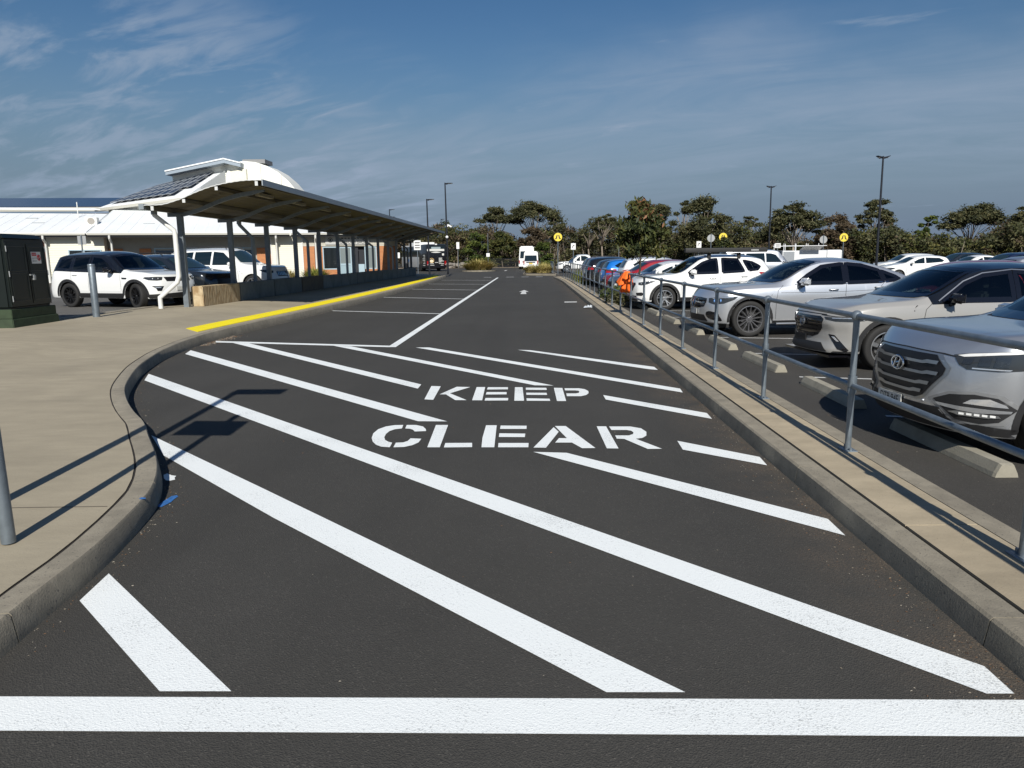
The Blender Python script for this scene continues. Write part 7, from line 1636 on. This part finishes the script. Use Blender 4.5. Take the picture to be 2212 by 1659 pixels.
gum('brownish scrubby tree beside the pale trunked gum', 1810, 96, 468, 46, .85, 10, 1.1, m=M_LEAFB, shape='round', clumps=44)
gum('tall ragged gum behind the near lamp pole', 1893, 98, 422, 38, .55, 11, .9, clumps=32)
gum('narrow leafy tree standing alone above the scrub', 2003, 100, 460, 23, .8, 12, 1.2, m=M_LEAFG, shape='column', clumps=28)
gum('broad gum with slanting crown toward the bush end', 2105, 100, 437, 62, .5, 13, 1.0, clumps=50, lean=.12)
gum('low sparse gum beside the broad slanting gum', 2185, 108, 490, 26, .45, 14, .7, sparse=True, clumps=14)
gum('gum with high layered tufts at the bush end', 2245, 95, 420, 52, .6, 15, .8, clumps=36)
gum('gum tree farther along the bush beyond the layered gum', 2380, 100, 440, 60, .6, 16, .9, clumps=36)
gum('short gum in the scrub behind the black bus', 950, 135, 482, 34, .5, 17, .9, clumps=24)
gum('small domed gum showing over the bush behind the camera pole', 1018, 138, 486, 24, .4, 18, .9, clumps=18)
gum('distant gum above the shelter end', 985, 140, 492, 30, .5, 19, .9, clumps=20)
gum('bright green broad shrub behind the round grass island', 1030, 116, 500, 32, .92, 20, 1.3, m=M_LEAFG, shape='round', clumps=44, name='shrub_tree', group='shrubs on the bush edge')
gum('olive green tree right of the bright green shrub', 1085, 116, 502, 34, .9, 21, 1.3, m=M_LEAFT, shape='round', clumps=44, name='shrub_tree', group='shrubs on the bush edge')
gum('red brown dying tree in the scrub behind the white vans', 1150, 118, 492, 34, .8, 22, 1.2, m=M_LEAFB, shape='round', clumps=36, name='shrub_tree', group='shrubs on the bush edge')
gum('dark green leafy tree beside the white vans', 1172, 98, 524, 24, .85, 23, 1.3, m=M_LEAFG, shape='round', clumps=34, name='shrub_tree', group='shrubs on the bush edge')
gum('leafy green shrub half hiding the crossing disc', 1562, 70, 514, 26, .85, 24, 1.2, m=M_LEAFT, shape='round', clumps=32, name='shrub_tree', group='shrubs on the bush edge', leaf=.12)
gum('bare brown scrub tree behind the black bus', 925, 125, 500, 40, .9, 25, 1.1, m=M_LEAFB, shape='round', clumps=40, name='shrub_tree', group='shrubs on the bush edge')

# ---- continuous scrub: too dense to count
def scrub():
    rs = np.random.RandomState(5); out = {0: ([], []), 1: ([], []), 2: ([], [])}
    for i in range(2300):
        px = rs.uniform(840, 2480); right = min(max((px-1250)/700, 0), 1); Y = lerp(120, 88, right)+rs.uniform(0, 14)
        X = (px-1147)/1580*Y; hmax = lerp(6.4, 4.0, right)*(.84+.17*math.sin(px*.021)+.12*math.sin(px*.053+1.3)+.12*rs.rand())
        if px < 1000: hmax *= .95
        z = rs.rand()**.75*hmax; r_ = rs.uniform(.5, 1.15)
        kind = rs.choice([0, 0, 1, 2, 1]) if px < 1260 else rs.choice([0, 0, 0, 2, 1])
        out[kind][0].append((X, Y, max(z, .35))); out[kind][1].append((r_*1.3, r_, r_*.75))
    for k, (nm, m) in enumerate((('olive_scrub', M_LEAF), ('brown_scrub', M_LEAFB), ('green_scrub', M_LEAFT))):
        V = leaves(out[k][0], out[k][1], 110, .15, rs, flat=.8, elong=1.2); quad_mesh(nm, V, m, kind='stuff')
    mb = MB(); rg = random.Random(9)
    for i in range(70):
        px = rg.uniform(880, 1420) if i < 52 else rg.uniform(1420, 2200); right = min(max((px-1250)/700, 0), 1); Y = lerp(121, 89, right)+rg.uniform(-1, 5); X = (px-1147)/1580*Y; h = rg.uniform(2.5, 4.2); d = rg.uniform(-.7, .7)
        mb.tube([(X, Y, 0), (X+d*.4, Y, h*.5), (X+d, Y, h)], [.045, .035, .015], 4, cap=False)
    mb.build('scrub_stems', M_BARKP, kind='stuff')
scrub()
def hills():
    mb = MB(); n = 120; rg = random.Random(4); vs = []; fs = []
    for i in range(n+1):
        a = lerp(R(-62), R(72), i/n); Y = 150; X = Y*math.tan(a) if abs(a) < 1.2 else 0
        for j, (dd, hz) in enumerate(((0, 0), (10, .75), (26, 1.0), (60, .9))):
            h = (4.0+1.0*math.sin(i*.35)+.6*math.sin(i*.9+1)+.7*rg.random())*hz; s = (Y+dd)/Y; vs.append((X*s, Y+dd, h if j else -.02))
    for i in range(n):
        for j in range(3): fs.append((i*4+j, (i+1)*4+j, (i+1)*4+j+1, i*4+j+1))
    mb.add(vs, fs).build('hills', mat('bush_hillside', (0.032, 0.033, 0.020), .95, var=.4, vscale=.5, bump=1.0, bscale=1.2), smooth=True, kind='structure')
hills()

# ---- strappy grass clumps
def clump(label, x, y, z, rad, h, n, seed, m=M_STRAW, group='strappy grass clumps', name='grass_clump', wmul=1.0):
    rg = random.Random(seed); mb = MB()
    for i in range(n):
        a = rg.uniform(0, 6.283); q = math.sqrt(rg.random()); bx, by = math.cos(a)*q*rad*.62, math.sin(a)*q*rad*.62; la = a+rg.uniform(-.7, .7); ln = h*rg.uniform(.6, 1.1)*(1.08-.55*q*q); out = rad*rg.uniform(.15, .55)*(0.4+q); w = .018*rg.uniform(.7, 1.3)*(h/.8)*wmul
        dx, dy = math.cos(la), math.sin(la); px, py = -dy*w, dx*w; vs = []
        for t_ in (0, .4, .75, 1.0): o = out*t_**1.7; zz = ln*(t_-.28*t_**3*rg.uniform(.5, 1.4)); k = 1-.85*t_**2; vs += [(bx+dx*o-px*k, by+dy*o-py*k, zz), (bx+dx*o+px*k, by+dy*o+py*k, zz)]
        mb.add(vs, [(0, 1, 3, 2), (2, 3, 5, 4), (4, 5, 7, 6)])
    o = mb.build(name, m, loc=(x, y, z)); tag(o, label, 'grass clump', group); return o
def island(name, label, pts, h=.14):
    t = thing(name, label, 'traffic island', (sum(p[0] for p in pts)/len(pts), sum(p[1] for p in pts)/len(pts), 0)); c = t.location
    pl = [(p[0]-c.x, p[1]-c.y, 0) for p in pts]; mb = MB(); mb.prism(pl, (0, 0, h)); mb.build('kerb_edge', M_KERB, t)
    mb = MB(); mb.add([(p[0]*.93, p[1]*.93, h+.006) for p in pl], [tuple(range(len(pl)))]); mb.build('soil', M_SOIL, t)
island('planted_island', 'rounded concrete edged island holding a big grass clump', [(-6.1+2.0*math.cos(a*math.pi/10), 86.2+3.2*math.sin(a*math.pi/10)) for a in range(20)])
island('planted_island', 'long concrete edged island beside the crossing sign', [(-.75, 66.5), (-.45, 65.6), (2.1, 63.6), (2.3, 66), (1.9, 75), (.6, 76), (-.7, 73)])
clump('large rounded straw green grass clump on the round island', -6.1, 86.0, .14, 2.25, 1.55, 1500, 1, wmul=1.1)
clump('straw coloured grass clump on the crossing island beside the van', .10, 69.5, .14, 1.0, 1.0, 650, 2); clump('straw coloured grass clump in the middle of the crossing island', 1.05, 68.0, .14, 1.15, 1.15, 800, 3); clump('grass clump on the crossing island end by the short railing', 1.55, 71.5, .14, 1.0, 1.05, 500, 4)
clump('fresh green grass clump against the orange brick pillar', -14.6, 49.6, .25, 1.1, 1.15, 600, 5, M_GREENG); clump('dull green grass clump before the cream weatherboards', -16.2, 48.9, .25, .8, .95, 350, 6)
# ---- low shrubs in the bed by the railing and the small tree
def bed():
    mb = MB(); mb.prism([(2.80, 24.9, 0), (3.9, 24.4, 0), (4.6, 27.2, 0), (4.4, 28.2, 0), (2.80, 28.4, 0)], (0, 0, .13)); mb.build('garden_bed', M_KERB, kind='structure'); mb = MB(); mb.add([(2.86, 25.05, .135), (3.8, 24.65, .135), (4.45, 27.2, .135), (4.3, 28.0, .135), (2.86, 28.2, .135)], [tuple(range(5))]); mb.build('soil', M_SOIL, kind='structure')
    rs = np.random.RandomState(3)
    for i, (x, y, r_, lab) in enumerate(((2.95, 24.6, .42, 'low dark shrub spilling through the railing'), (3.3, 25.6, .40, 'low green shrub in the bed near the white SUV nose'), (3.7, 26.2, .45, 'low leafy shrub beside the small tree foot'), (3.2, 27.3, .45, 'low shrub at the back of the tree bed'))):
        t = thing('shrub', lab, 'shrub', (x, y, .12), 0, 'low shrubs in the tree bed'); cs = rs.normal(size=(12, 3))*np.array([r_*.55, r_*.6, r_*.22])+np.array([0, 0, r_*.42]); V = leaves(cs, np.full((12, 3), r_*.34), 90, .035, rs, elong=1.3); quad_mesh('foliage', V, M_LEAFG if i % 2 else M_LEAF, t)
        mb = MB(); 
        for k in range(5): a = k*1.26; mb.tube([(0, 0, 0), (math.cos(a)*r_*.4, math.sin(a)*r_*.4, r_*.5)], [.012, .005], 5)
        mb.build('stems', M_BARKD, t)
    for i, (x, y) in enumerate(((3.25, 44.5), (3.3, 46.2), (3.2, 48.0))): clump('green strappy clump behind the railing beside the maroon SUV', x, y, 0, .75, 1.0, 260, 20+i, M_GREENG, group='green clumps behind the railing')
bed()
def small_tree():
    Y = 26.8; X = (1377-1147)/1580*Y; t = thing('small_tree', 'small bushy tree with reddish leaf tips in the car park bed', 'tree', (X, Y, .12)); rs = np.random.RandomState(8); rg = random.Random(8); mb = MB()
    mb.tube([(0, 0, 0), (-.05, 0, .6), (.03, 0, 1.1), (.02, 0, 1.5), (-.03, 0, 2.3)], [.045, .04, .036, .032, .02], 8); cs = []; rr = []
    for i in range(64):
        h = lerp(1.55, 3.32, rg.random()**.85); q = (h-1.4)/2.0; w = .92*math.sin(math.pi*min(max(q*.80+.18, 0), 1))**.8; a = rg.uniform(0, 6.283); d = w*math.sqrt(rg.random()); c = (math.cos(a)*d, math.sin(a)*d*.9, h); cs.append(c); rr.append((.24, .24, .20))
        if i % 2 == 0: mb.tube([(.0, 0, min(h*.72, 2.2)), (c[0]*.6, c[1]*.6, h*.88), c], [.016, .010, .004], 5)
    mb.build('trunk', M_BARKD, t, smooth=True); cs = np.array(cs); rr = np.array(rr); tip = cs[:, 2] > 2.75
    quad_mesh('crown', leaves(cs, rr, 70, .062, rs, flat=1.4, elong=1.7), M_LEAFT, t); quad_mesh('leaf_tips', leaves(cs[tip], rr[tip]*1.15, 16, .06, rs, flat=1.4, elong=1.7), mat('red_leaf_tip', (0.17, 0.075, 0.03), .6, var=.3, vscale=6), t)
small_tree()
# ---- dark mesh fence and rubble beyond the road end
def back_fence():
    t = thing('mesh_fence', 'dark mesh fence at the end of the road before the scrub', 'fence', (-6, 110.5, .03))
    for i in range(9): mb = MB(); mb.tube([(i*1.2, 0, 0), (i*1.2, 0, 1.35)], .03, 6); mb.build('post', M_BLACKPOLE, t)
    for z in (.08, .7, 1.3): mb = MB(); mb.tube([(0, 0, z), (9.6, 0, z)], .02, 5); mb.build('rail', M_BLACKPOLE, t)
    mb = MB()
    for i in range(80): mb.box((i*.12, -.008, .08), (i*.12+.03, .008, 1.3))
    mb.build('pickets', M_BLACKPOLE, t, kind='stuff')
back_fence()
def rubble():
    rg = random.Random(6); mb = MB()
    for i in range(90): mb.sphere((-19+rg.random()*11, 110+rg.uniform(-1, 1.4), .1+rg.uniform(0, .5)), (rg.uniform(.25, .5), rg.uniform(.25, .5), rg.uniform(.15, .35)), 6)
    mb.build('rubble', mat('grey_rubble', (0.20, 0.18, 0.155), .9, var=.3, vscale=2), kind='stuff')
    mb = MB(); bm = bmesh.new(); bmesh.ops.create_icosphere(bm, subdivisions=2, radius=.6)
    r2 = random.Random(1)
    for v in bm.verts: v.co = Vector((v.co.x*1.1, v.co.y*.8, v.co.z*.7))*(1+r2.uniform(-.12, .12))
    mb.bm(bm); bm.free(); o = mb.build('boulder', mat('pale_boulder', (0.55, 0.52, 0.46), .9, var=.15), loc=(-12.9, 106, .45)); tag(o, 'pale rounded boulder on the verge beside the black bus', 'rock')
rubble()
